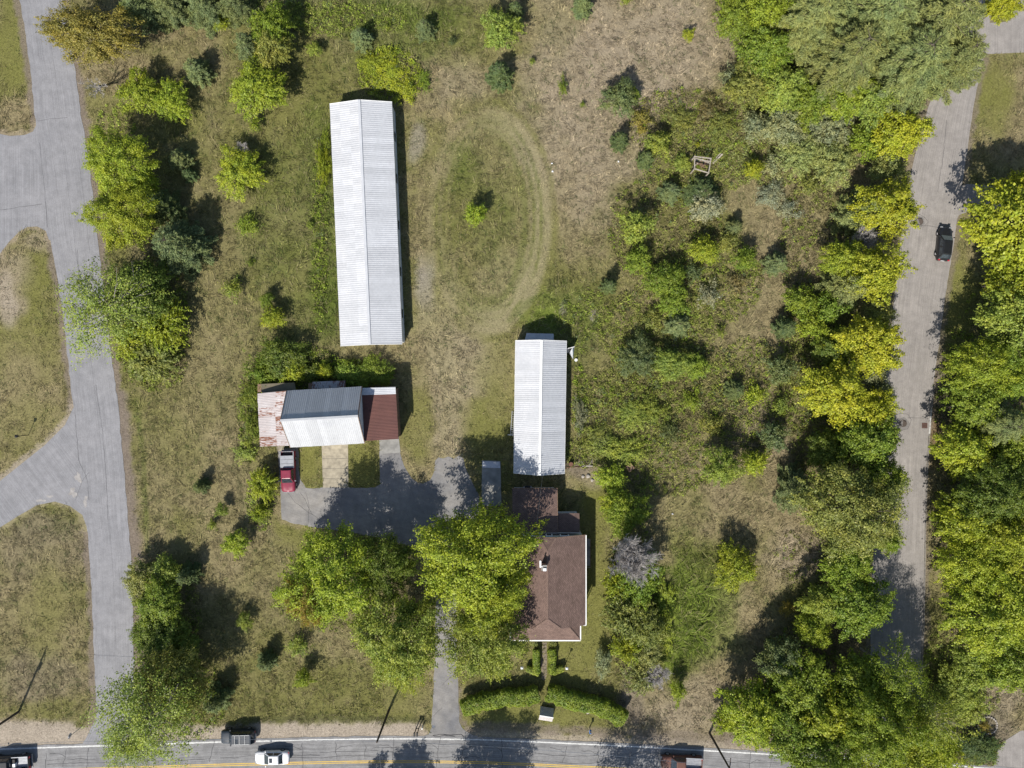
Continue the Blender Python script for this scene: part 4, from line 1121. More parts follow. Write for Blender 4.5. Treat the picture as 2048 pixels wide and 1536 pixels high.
def cabin(root, pm, xf, xr, xtf, xtr, wb, wt, zb, zt, glass=True, roofmat=None, split=True):
    """painted shell, separate panes and a roof skin"""
    lo = [(xf, wb, zb), (xr, wb, zb), (xr, -wb, zb), (xf, -wb, zb)]
    up_ = [(xtf, wt, zt), (xtr, wt, zt), (xtr, -wt, zt), (xtf, -wt, zt)]
    MB().add(lo + up_, [(0, 1, 2, 3), (7, 6, 5, 4), (0, 4, 5, 1), (1, 5, 6, 2), (2, 6, 7, 3), (3, 7, 4, 0)]).build('cabin', pm, root, world_coords=False, bevel=0.03)
    def pane(a, b_, c_, d_, name, u0=0.06, u1=0.94, v0=0.08, v1=0.9):
        a, b_, c_, d_ = map(Vector, (a, b_, c_, d_))
        f = lambda u, v: a.lerp(b_, u).lerp(d_.lerp(c_, u), v)
        n_ = (b_ - a).cross(d_ - a).normalized()
        ctr = (a + b_ + c_ + d_) / 4 - Vector(((xf + xr) / 2, 0, zb))
        if n_.dot(ctr) < 0: n_ = -n_
        o4 = [f(u0, v0), f(u1, v0), f(u1, v1), f(u0, v1)]
        vs = [p - n_ * 0.02 for p in o4] + [p + n_ * 0.012 for p in o4]
        MB().add(vs, [(3, 2, 1, 0), (4, 5, 6, 7), (0, 1, 5, 4), (1, 2, 6, 5), (2, 3, 7, 6), (3, 0, 4, 7)]).build(name, M['glass'], root, world_coords=False)
    pane(lo[3], lo[0], up_[0], up_[3], 'windshield', 0.05, 0.95, 0.05, 0.95)
    pane(lo[1], lo[2], up_[2], up_[1], 'rear_window')
    for (p, q, r_, s_) in ((lo[0], lo[1], up_[1], up_[0]), (lo[3], lo[2], up_[2], up_[3])):
        if split:
            pane(p, q, r_, s_, 'side_window', 0.10, 0.47); pane(p, q, r_, s_, 'side_window', 0.52, 0.92)
        else:
            pane(p, q, r_, s_, 'side_window', 0.12, 0.9)
    k = [(xtf + 0.05, wt * 0.97, zt), (xtr - 0.03, wt * 0.97, zt), (xtr - 0.03, -wt * 0.97, zt), (xtf + 0.05, -wt * 0.97, zt)]
    cx = (xtf + xtr) / 2
    tp = [(cx + (x - cx) * 0.88, y * 0.85, zt + 0.05) for x, y, z in k]
    MB().add(k + tp, [(0, 1, 2, 3), (7, 6, 5, 4), (0, 4, 5, 1), (1, 5, 6, 2), (2, 6, 7, 3), (3, 7, 4, 0)]).build('roof', roofmat or pm, root, world_coords=False, bevel=0.02)
def lights(root, xf, xr, w, zf, zr, tall=0.16):
    for s in (-1, 1):
        MB().box((xf - 0.06, s * w * 0.72, zf), (0.16, 0.36, 0.13)).build('headlight', M['clear_lamp'], root, world_coords=False, bevel=0.02)
        MB().box((xr + 0.06, s * w * 0.78, zr), (0.16, 0.26, tall)).build('taillight', M['red_lamp'], root, world_coords=False, bevel=0.02)
def mirrors(root, pm, x, w, z):
    for s in (-1, 1):
        MB().box((x, s * (w + 0.11), z), (0.14, 0.24, 0.15)).build('mirror', pm, root, world_coords=False, bevel=0.03)

def car(name, label, cat, u, v, ang, pm, kind):
    p = P(u, v, 0.6)
    root = thing(name, label, cat, (p.x, p.y, 0.04), 'vehicles on the roads' , ang)
    if kind == 'sedan':
        W = 0.90
        st = [(2.38, 0.62, 0.30, 0.58), (2.30, 0.74, 0.24, 0.66), (2.05, 0.85, 0.20, 0.74), (1.5, W, 0.20, 0.82), (0.95, W, 0.20, 0.90), (0.0, W, 0.20, 0.93), (-1.2, W, 0.20, 0.95), (-1.75, W * 0.97, 0.22, 0.95), (-2.15, 0.83, 0.26, 0.93), (-2.32, 0.74, 0.32, 0.86), (-2.36, 0.66, 0.38, 0.76)]
        cab = (1.05, -1.62, 0.25, -1.02, 0.80, 0.60, 0.90, 1.40)
        zf, zr, ax = 0.55, 0.68, (1.42, -1.38)
    elif kind == 'hatch':
        W = 0.91
        st = [(2.36, 0.55, 0.32, 0.58), (2.26, 0.72, 0.26, 0.70), (2.0, 0.85, 0.22, 0.80), (1.5, W, 0.22, 0.90), (0.95, W, 0.22, 0.98), (0.0, W, 0.22, 1.02), (-1.2, W, 0.22, 1.05), (-1.85, W * 0.97, 0.25, 1.05), (-2.2, 0.82, 0.3, 1.0), (-2.36, 0.72, 0.36, 0.88)]
        cab = (1.12, -2.12, 0.30, -1.62, 0.82, 0.62, 1.0, 1.58)
        zf, zr, ax = 0.62, 0.82, (1.42, -1.42)
    elif kind == 'suv':
        W = 0.93
        st = [(2.36, 0.74, 0.38, 0.82), (2.28, 0.82, 0.34, 0.95), (2.05, 0.90, 0.32, 1.04), (1.4, W, 0.30, 1.08), (0.9, W, 0.30, 1.10), (0.0, W, 0.30, 1.12), (-1.5, W, 0.30, 1.12), (-2.15, 0.90, 0.34, 1.12), (-2.36, 0.84, 0.40, 1.05)]
        cab = (1.18, -2.28, 0.66, -2.05, 0.85, 0.70, 1.08, 1.72)
        zf, zr, ax = 0.72, 0.85, (1.42, -1.35)
    V, F = loft([body_section(*s) for s in st])
    MB().add(V, F).build('body', pm, root, smooth=True, world_coords=False)
    cabin(root, pm, *cab)
    for x in ax:
        for s in (-1, 1): wheel(root, x, s * (W - 0.08), 0.33 if kind != 'suv' else 0.37)
    lights(root, st[0][0], st[-1][0], W * 0.92, zf, zr)
    mirrors(root, pm, cab[0] - 0.25, W, cab[6] + 0.05)
    hood = [(cab[0] - 0.02, W * 0.66), (st[2][0] - 0.1, W * 0.6)]
    for s in (-1, 1):
        MB().beam((hood[0][0], s * hood[0][1], np.interp(hood[0][0], [t[0] for t in st][::-1], [t[3] for t in st][::-1]) + 0.022), (hood[1][0], s * hood[1][1], np.interp(hood[1][0], [t[0] for t in st][::-1], [t[3] for t in st][::-1]) + 0.026), 0.018, 0.012).build('hood_seam', M['dark_trim'], root, world_coords=False)
    MB().box((st[-1][0] - 0.01, 0, 0.55), (0.04, 0.5, 0.12)).build('licence_plate', M['litter'], root, world_coords=False)
    return root, cab, st

sed, cab, st = car('sedan', 'white sedan with sunroof driving beside the double yellow line', 'car', 545, 1514.5, math.pi + 0.02, M['paint_white'], 'sedan')
MB().box((-0.05, 0, 1.452), (0.42, 0.62, 0.012)).build('sunroof', M['glass'], sed, world_coords=False, bevel=0.004)
blk, cab, st = car('hatchback', 'black hatchback parked beside the right road under yellow maple leaves', 'car', 1887.5, 488, math.pi / 2 - 0.10, M['paint_black'], 'hatch')
suv, cab, st = car('suv', 'dark navy suv with roof rack driving along the road shoulder', 'suv', 478, 1471, math.pi + 0.015, M['paint_navy'], 'suv')
for s in (-1, 1):
    MB().beam((0.45, s * 0.62, 1.81), (-1.9, s * 0.62, 1.81), 0.035).build('rack_rail', M['rack'], suv, world_coords=False)
for x in (0.1, -0.55, -1.3):
    MB().beam((x, -0.62, 1.83), (x, 0.62, 1.83), 0.03).build('rack_bar', M['rack'], suv, world_coords=False)
MB().box((-0.05, 0.25, 1.775), (0.5, 0.55, 0.012)).build('sunroof', M['glass'], suv, world_coords=False)

def pickup(name, label, u, v, ang, pm, bed='cover', L=1.0):
    p = P(u, v, 0.6)
    root = thing(name, label, 'pickup truck', (p.x, p.y, 0.04), 'vehicles on the roads', ang)
    W = 0.97
    st = [(2.86, 0.62, 0.42, 0.72), (2.80, 0.80, 0.38, 0.92), (2.6, 0.92, 0.36, 1.05), (2.0, W, 0.36, 1.12), (1.3, W, 0.36, 1.16), (0.5, W, 0.36, 1.18), (-0.42, W, 0.36, 1.18), (-0.46, W, 0.36, 1.17)]
    V, F = loft([body_section(*s) for s in st])
    MB().add(V, F).build('body', pm, root, smooth=True, world_coords=False)
    cabin(root, pm, 1.55, -0.42, 0.85, -0.28, 0.86, 0.68, 1.14, 1.80)
    # bed: floor, two sides, headboard, tailgate
    bd = MB().box((-1.65, 0, 0.55), (2.36, 1.74, 0.10)).build('bed_floor', M['dark_trim'] if bed != 'silver' else M['paint_silver'], root, world_coords=False)
    for s in (-1, 1):
        MB().box((-1.65, s * 0.92, 0.40), (2.36, 0.12, 0.80), top=(2.34, 0.08)).build('bed_side', pm, root, world_coords=False, bevel=0.02)
        MB().box((-1.65, s * 0.90, 1.20), (2.3, 0.10, 0.03)).build('bed_rail', M['paint_silver'], root, world_coords=False)
    MB().box((-0.52, 0, 0.65), (0.08, 1.74, 0.52)).build('headboard', pm, root, world_coords=False)
    MB().box((-2.79, 0, 0.45), (0.09, 1.72, 0.74)).build('tailgate', pm if bed != 'cover' else M['paint_silver'], root, world_coords=False, bevel=0.015)
    MB().box((-2.92, 0, 0.42), (0.16, 1.8, 0.18)).build('bumper', M['rack'], root, world_coords=False, bevel=0.02)
    MB().box((2.90, 0, 0.42), (0.14, 1.5, 0.2)).build('bumper', M['rack'], root, world_coords=False, bevel=0.03)
    for x in (1.9, -1.75):
        for s in (-1, 1): wheel(root, x, s * (W - 0.1), 0.39, 0.26)
    lights(root, 2.84, -2.86, W * 0.9, 0.78, 0.8, 0.3)
    mirrors(root, M['rim'] if bed == 'cover' else pm, 1.25, W + 0.04, 1.2)
    MB().tube([(1.3, -0.98, 1.15), (1.22, -0.99, 1.85)], 0.012, 4).build('antenna', M['dark_trim'], root, world_coords=False)
    if bed == 'cover':
        for k in range(3):
            MB().box((-0.86 - 0.56 * k, 0, 1.21), (0.54, 1.76, 0.05)).build('bed_cover', M['paint_silver'], root, world_coords=False, bevel=0.015)
        for k in range(4):
            MB().box((0.3, -0.45 + 0.3 * k, 1.845), (1.0, 0.03, 0.012)).build('roof_crease', M['paint_red'], root, world_coords=False)
    else:
        for k in range(9):
            MB().box((-1.65, -0.8 + 0.2 * k, 0.65), (2.3, 0.06, 0.02)).build('bed_rib', M['paint_silver'], root, world_coords=False)
    return root
pickup('pickup_truck', 'red pickup with grey bed cover parked below the rusty lean-to', 577.5, 942.5, -math.pi / 2 + 0.03, M['paint_red'])
bp = pickup('pickup_truck', 'brown pickup with plain grey bed driving cut off by the bottom edge', 1362, 1524, math.pi - 0.05, M['paint_brown'], 'silver')
lp = pickup('pickup_truck', 'black pickup at the bottom left corner with open ribbed bed', 22, 1524, math.pi + 0.06, M['paint_black'], 'silver')
for s in (0, 1):
    MB().box((-0.75, -0.35 + s * 0.6, 0.66), (0.4, 0.5, 0.45)).build('tool_box', M['litter'] if s else M['black'], lp, world_coords=False, bevel=0.03)

# ================================================================ street furniture and yard things
def utility_pole(u, v, label, h=9.0, arm=True, arm_dir=(1, 0)):
    b_ = P(u, v)
    o = thing('utility_pole', label, 'utility pole', b_, 'wooden utility poles along the main road')
    MB().tube([b_, b_ + Vector((0, 0, h * 0.5)), b_ + Vector((0, 0, h))], [0.17, 0.145, 0.115], 10).build('pole', M['wood_pole'], o)
    if arm:
        d = Vector((arm_dir[0], arm_dir[1], 0)).normalized()
        c = b_ + Vector((0, 0, h - 0.6)) + Vector((d.y, -d.x, 0)) * 0.17
        MB().beam(c - d * 1.1, c + d * 1.1, 0.1, 0.12).build('crossarm', M['wood_pole'], o)
        for k in (-1, -0.45, 0.45, 1):
            q = c + d * k
            MB().tube([q + Vector((0, 0, 0.06)), q + Vector((0, 0, 0.2))], [0.035, 0.05], 8).build('insulator', M['rim'], o)
    return b_, h
p1 = utility_pole(38, 1423, 'utility pole at bottom left casting a long shadow across the lawn', 9.3, True, (0.2, 1))
p2 = utility_pole(778, 1420, 'slim utility pole between the two front maples and the road', 8.6, False)
p3 = utility_pole(1419, 1466, 'utility pole leaning over the road beside the woods at bottom right', 9.0, True, (0.1, 1))
MB().tube([P(38, 1423) + Vector((0.18, 0, 6.3)), P(38, 1423) + Vector((0.18, 0, 7.3))], 0.2, 10).build('transformer', M['steel'], [o for o in bpy.data.objects if o.get('label', '').startswith('utility pole at bottom left')][0])
def wire(a, b_, sag, label, r=0.018, mat=None):
    a = Vector(a); b_ = Vector(b_)
    pts = [a.lerp(b_, t) - Vector((0, 0, sag * 4 * t * (1 - t))) for t in [k / 14 for k in range(15)]]
    o = MB().tube(pts, r, 4).build('overhead_wire', mat or M['rim'])
    tag(o, label, 'wire', 'overhead wires')
t1 = P(38, 1423) + Vector((0.2, 0, 9.0)); t2 = P(778, 1420) + Vector((0, 0, 8.4)); t3 = P(1419, 1466) + Vector((0.2, 0, 8.7))
wire(t1, t2, 0.9, 'thin wire strung between the left pole and the middle pole')
wire(t2, t3, 0.9, 'thin wire strung between the middle pole and the right pole')
wire(t2 - Vector((0, 0, 0.3)), P(770, 1640, 7.5), 0.4, 'pale wire crossing the road from the middle pole')
wire(t1 - Vector((0, 0, 0.4)), P(60, 1600, 7.0), 0.4, 'pale wire crossing over the black pickup at bottom left')
wire(P(1086, 946, 4.1), (3.2, -20.0, 3.9), 0.3, 'thin wire from the shorter barn to the house rear wing', 0.014)

lamp = thing('yard_lamp', 'thin black lamp post on the lawn left of the side lane', 'lamp post', P(57, 870))
bl = P(57, 870)
MB().tube([bl, bl + Vector((0, 0, 2.1))], [0.05, 0.04], 8).build('post', M['black'], lamp)
MB().box((bl.x, bl.y, 2.1), (0.26, 0.26, 0.3), top=(0.34, 0.34)).build('lantern', M['glass'], lamp)
MB().box((bl.x, bl.y, 2.4), (0.4, 0.4, 0.12), top=(0.08, 0.08)).build('lantern_roof', M['black'], lamp)

def lamp_post(u, v, label):
    b_ = P(u, v)
    o = thing('garden_lamp', label, 'lamp post', b_, 'white lamp posts by the front path')
    MB().tube([b_, b_ + Vector((0, 0, 1.75))], [0.045, 0.035], 8).build('post', M['black'], o)
    MB().box((b_.x, b_.y, 1.75), (0.2, 0.2, 0.26), top=(0.28, 0.28)).build('lantern', M['clear_lamp'], o)
    MB().box((b_.x, b_.y, 2.01), (0.34, 0.34, 0.12), top=(0.1, 0.1)).build('lantern_roof', M['litter'], o)
lamp_post(1043.5, 1324, 'white-topped garden lamp post left of the front path hedges')
lamp_post(1131.5, 1325, 'white-topped garden lamp post right of the front path hedges')

def road_sign(u, v, label, h, ang, mat_face, octo=True):
    b_ = P(u, v)
    o = thing('road_sign', label, 'road sign', b_)
    MB().beam(b_, b_ + Vector((0, 0, h)), 0.06).build('post', M['steel'], o)
    d = Vector((math.cos(ang), math.sin(ang), 0)); nn = Vector((-d.y, d.x, 0)) * 0.05
    n_ = 8 if octo else 4
    R = 0.4 if octo else 0.5
    pts = [b_ + Vector((0, 0, h - 0.35)) + nn + d * (R * math.cos(2 * math.pi * (k + 0.5) / n_)) + Vector((0, 0, R * math.sin(2 * math.pi * (k + 0.5) / n_))) for k in range(n_)]
    vs = pts + [p + nn * 0.3 for p in pts]
    MB().add(vs, [tuple(range(n_)), tuple(range(2 * n_ - 1, n_ - 1, -1))] + [(i, n_ + i, n_ + (i + 1) % n_, (i + 1) % n_) for i in range(n_)]).build('sign_plate', mat_face, o)
road_sign(164, 1453, 'road sign on thin post at the corner of the left road', 2.9, 1.45, M['steel'])
# twin-post mailbox board by the drive
mbx = thing('mailbox', 'dark twin-post mailbox stand beside the bottom of the driveway', 'mailbox', P(834.5, 1457))
for k in (0, 5.5):
    q = P(832 + k, 1457)
    MB().beam(q, q + Vector((0, 0, 1.5)), 0.11).build('post', M['wood_pole'], mbx)
    MB().box((q.x, q.y, 1.5), (0.24, 0.55, 0.26)).build('mail_box', M['black'], mbx, bevel=0.05)
MB().beam(P(831, 1457, 1.2), P(838.5, 1457, 1.2), 0.08).build('crosspiece', M['wood_pole'], mbx)
wp = thing('marker_post', 'short white marker post beside the bottom of the driveway', 'marker post', P(845.5, 1452))
MB().beam(P(845.5, 1452), P(845.5, 1452) + Vector((0, 0, 0.8)), 0.12).build('post', M['litter'], wp)
MB().box(P(845.5, 1452, 0) + Vector((0, 0, 0.8)), (0.16, 0.16, 0.04)).build('cap', M['white_trim'], wp)
bm_ = thing('newspaper_box', 'blue newspaper box on a post beside the road shoulder', 'newspaper box', P(1179, 1455))
q = P(1179, 1455)
MB().beam(q, q + Vector((0, 0, 1.05)), 0.09).build('post', M['grey_wood'], bm_)
MB().tube([q + Vector((0, 0.2, 1.15)), q + Vector((0, -0.25, 1.15))], 0.15, 10).build('tube', M['blue'], bm_)
MB().box((q.x, q.y, 1.3), (0.2, 0.3, 0.06)).build('flap', M['black'], bm_)
ut = thing('utility_cover', 'round pale utility cover set in the bottom of the driveway', 'utility cover', P(867, 1453))
MB().tube([P(867, 1453, 0.024), P(867, 1453, 0.07)], 0.27, 16).build('lid', M['concrete_grey'], ut)
MB().tube([P(867, 1453, 0.07), P(867, 1453, 0.085)], 0.18, 16).build('inner_lid', M['steel'], ut)

for u, v, r_, lab in ((1838.5, 443, 0.42, 'round iron manhole cover in the right road near the black hatchback'), (1806, 846.5, 0.40, 'round iron manhole cover in the right road near the granite kerb')):
    o = thing('manhole_cover', lab, 'manhole cover', P(u, v), 'manhole covers in the right road')
    MB().tube([P(u, v, 0.02), P(u, v, 0.042)], r_, 24).build('cover', M['iron'], o)
    MB().tube([P(u, v, 0.042), P(u, v, 0.046)], r_ * 0.7, 20).build('boss', M['iron'], o)
    ring = MB(); n_ = 24; c0 = P(u, v)
    vs = []
    for rr_, z in ((r_ + 0.02, 0.02), (r_ + 0.02, 0.044), (r_ + 0.12, 0.044), (r_ + 0.12, 0.02)):
        vs += [(c0.x + rr_ * math.cos(2 * math.pi * k / n_), c0.y + rr_ * math.sin(2 * math.pi * k / n_), z) for k in range(n_)]
    fs = [(a * n_ + k, a * n_ + (k + 1) % n_, (a + 1) * n_ + (k + 1) % n_, (a + 1) * n_ + k) for a in range(3) for k in range(n_)]
    ring.add(vs, fs).build('rim', M['iron'], o)
gr = thing('storm_drain', 'rusty square storm drain grate at the kerb of the right road', 'storm drain', P(1849, 851))
MB().box(P(1849, 851, 0.0), (0.78, 0.78, 0.036)).build('shade_plate', M['dark_trim'], gr)  # solid dark plate: the shade below the bars is put into its colour
for k in range(7):
    MB().box((P(1849, 851).x - 0.33 + 0.11 * k, P(1849, 851).y, 0.036), (0.05, 0.74, 0.02)).build('bar', M['rust_iron'], gr)

# weathered timber frame in the scrub
fr = thing('timber_frame', 'weathered open timber frame standing in the scrub', 'timber frame', P(1403, 330))
hh = 2.2
cs = [P(1389, 313, hh), P(1422, 317, hh), P(1417, 346, hh), P(1389, 337.5, hh)]
for a, b_ in ((0, 1), (1, 2), (2, 3), (3, 0)):
    MB().beam(cs[a], cs[b_], 0.12, 0.14).build('rail', M['grey_wood'], fr)
for c in cs:
    MB().beam((c.x, c.y, 0), (c.x, c.y, hh + 0.12), 0.14).build('post', M['grey_wood'], fr)
MB().beam(cs[0].lerp(cs[3], 0.12) - Vector((0, 0, 0.1)), cs[1].lerp(cs[2], 0.2) - Vector((0, 0, 0.1)), 0.1).build('crosspiece', M['grey_wood'], fr)
MB().beam(cs[0].lerp(cs[1], 0.3) - Vector((0, 0, 0.7)), cs[1].lerp(cs[2], 0.3) - Vector((0, 0, 0.2)), 0.09).build('brace', M['grey_wood'], fr)
bd = thing('leaning_boards', 'pale grey boards lying aslant right of the timber frame', 'board', P(1435, 318))
for k, (a, b_) in enumerate(((P(1426, 327, 0.12), P(1445, 308, 0.9)), (P(1424, 325, 0.1), P(1441, 306, 0.5)))):
    MB().beam(a, b_, 0.2 if k == 0 else 0.1, 0.05).build('board', M['grey_wood'], bd)
pl = thing('plank_heap', 'heap of old brown planks inside the timber frame', 'plank heap', P(1404, 326))
rp = random.Random(4)
for k in range(9):
    a = rp.uniform(-0.5, 0.9); c = P(1397 + rp.uniform(-4, 16), 322 + rp.uniform(-4, 10), 0.08 + 0.06 * k)
    d = Vector((math.cos(a), math.sin(a), 0)) * rp.uniform(0.5, 1.1)
    MB().beam(c - d, c + d, 0.14, 0.05).build('plank', M['brown_wood'] if k % 3 else M['grey_wood'], pl)

br_ = thing('rusty_barrel', 'rust-red barrel against the right corner of the shorter barn', 'barrel', P(1141, 927))
c = P(1141, 927)
MB().tube([c, c + Vector((0, 0, 0.3)), c + Vector((0, 0, 0.31)), c + Vector((0, 0, 0.6)), c + Vector((0, 0, 0.61)), c + Vector((0, 0, 0.9))], [0.29, 0.29, 0.31, 0.31, 0.29, 0.29], 16).build('drum', M['rust_iron'], br_)
MB().tube([c + Vector((0, 0, 0.9)), c + Vector((0, 0, 0.93))], [0.3, 0.3], 16).build('rim', M['rust_iron'], br_)
bx_ = thing('rusty_bin', 'rusty square bin half hidden in shrubs right of the barn', 'bin', P(1258, 934))
c = P(1258, 934)
MB().box((c.x, c.y, 0), (0.85, 0.85, 0.7), 0.65).build('bin_body', M['rust_iron'], bx_, bevel=0.03)
MB().box((c.x + 0.03, c.y, 0.7), (0.9, 0.9, 0.06), 0.65).build('lid', M['brown_wood'], bx_)
MB().box((c.x - 0.1, c.y - 0.12, 0.76), (0.3, 0.2, 0.05), 0.3).build('handle', M['rust_iron'], bx_)
lg = thing('fallen_log', 'pale bare log lying by the barrel at the barn corner', 'log', P(1175, 932))
MB().tube([P(1163, 932.5, 0.1), P(1175, 931.5, 0.16), P(1189, 932, 0.12)], [0.09, 0.12, 0.08], 8).build('log_trunk', M['pale_bark'], lg)
for a, b_ in (((1170, 932), (1163, 922)), ((1178, 931), (1186, 918)), ((1186, 918), (1180, 905))):
    MB().tube([P(*a, 0.15), P(*b_, 0.4)], [0.05, 0.02], 5).build('branch', M['pale_bark'], lg)
rl = thing('iron_rail', 'long thin rail lying across the dirt behind the shorter barn', 'rail', P(1150, 934))
MB().beam(P(1130, 935, 0.08), P(1163, 933.5, 0.08), 0.07).build('rail_bar', M['rust_iron'], rl)
MB().beam(P(1132, 937, 0.05), P(1132, 931, 0.05), 0.06).build('tie', M['brown_wood'], rl)
rq = random.Random(9)
for k, (u, v, s, lab) in enumerate(((1166, 953, 0.26, 'pale boulder left of a pair by the brambles'), (1176, 952, 0.32, 'larger pale boulder right of a pair by the brambles'), (1184, 960, 0.24, 'tan boulder nearest the bright shrub behind the house'), (1180, 1418, 0.5, 'flat grey boulder in front of the right hedge'))):
    o = MB()
    n_ = 9; vs = []; c = P(u, v)
    for lv, (z, f) in enumerate(((0, 1.0), (0.45, 0.95), (0.8, 0.55))):
        for q_ in range(n_):
            a = 2 * math.pi * q_ / n_
            r_ = s * f * rq.uniform(0.8, 1.15) * (1.5 if k == 3 and abs(math.cos(a)) > .5 else 1)
            vs.append((c.x + r_ * math.cos(a), c.y + r_ * math.sin(a), z * s * (0.6 if k == 3 else 1)))
    vs.append((c.x, c.y, 0.9 * s * (0.6 if k == 3 else 1)))
    fs = [(l * n_ + q_, l * n_ + (q_ + 1) % n_, (l + 1) * n_ + (q_ + 1) % n_, (l + 1) * n_ + q_) for l in range(2) for q_ in range(n_)] + [(2 * n_ + q_, 2 * n_ + (q_ + 1) % n_, 3 * n_) for q_ in range(n_)]
    tag(o.add(vs, fs).build('boulder', M['stone']), lab, 'boulder', 'boulders around the house')
for u, v, lab in ((1104, 327, 'upper scrap of white litter in the dry field'), (1105, 343, 'lower scrap of white litter in the dry field'), (1237, 323, 'scrap of white litter beside the scrub shrubs'), (1345, 1028, 'scrap of white litter in the grass right of the bare tree')):
    c = P(u, v, 0.12)
    vs = []
    for i in range(4):
        for j in range(4):
            vs.append((c.x + (i - 1.5) * 0.075 + rq.uniform(-0.03, 0.03), c.y + (j - 1.5) * 0.065 + rq.uniform(-0.03, 0.03), c.z + rq.uniform(-0.05, 0.1)))
    fs = [(i * 4 + j, i * 4 + j + 1, i * 4 + j + 5, i * 4 + j + 4) for i in range(3) for j in range(3)]
    tag(MB().add(vs, fs).build('paper_scrap', M['litter']), lab, 'litter', 'white litter in the grass')
# stone ring round a bed at bottom right
rgt = thing('stone_ring', 'ring of stones round an ochre plant bed at bottom right', 'stone ring', P(1974, 1450))
for k in range(22):
    a = 2 * math.pi * k / 22
    c = P(1974 + 19 * math.cos(a), 1450 + 17 * math.sin(a))
    MB().box((c.x, c.y, 0), (0.34 + rq.uniform(-.06, .06), 0.24, 0.18), -a + math.pi / 2, top=(0.24, 0.16)).build('stone', M['stone'], rgt)
# ================================================================ plants
def leaf_quads(C0, Nrm, L, W, rs, along=None):
    """rhombic leaves, one folded quad each. C0 centres, Nrm face normals, L lengths, W widths"""
    n = len(C0)
    Nrm = Nrm / (np.linalg.norm(Nrm, axis=1, keepdims=True) + 1e-9)
    r = rs.normal(size=(n, 3)) if along is None else along
    A = r - (r * Nrm).sum(1, keepdims=True) * Nrm
    A /= (np.linalg.norm(A, axis=1, keepdims=True) + 1e-9)
    B = np.cross(Nrm, A)
    L = np.broadcast_to(np.asarray(L), (n,))[:, None]; W = np.broadcast_to(np.asarray(W), (n,))[:, None]
    V = np.empty((n, 4, 3))
    V[:, 0] = C0 - A * L * 0.5
    V[:, 1] = C0 + B * W * 0.5 + Nrm * W * 0.18 + A * L * 0.08
    V[:, 2] = C0 + A * L * 0.5 - Nrm * L * 0.08
    V[:, 3] = C0 - B * W * 0.5 + Nrm * W * 0.18 + A * L * 0.08
    return V.reshape(-1, 3)
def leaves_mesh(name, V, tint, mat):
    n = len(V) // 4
    return np_mesh(name, V, np.arange(n * 4).reshape(-1, 4), [mat], floats=np.repeat(tint, 4))

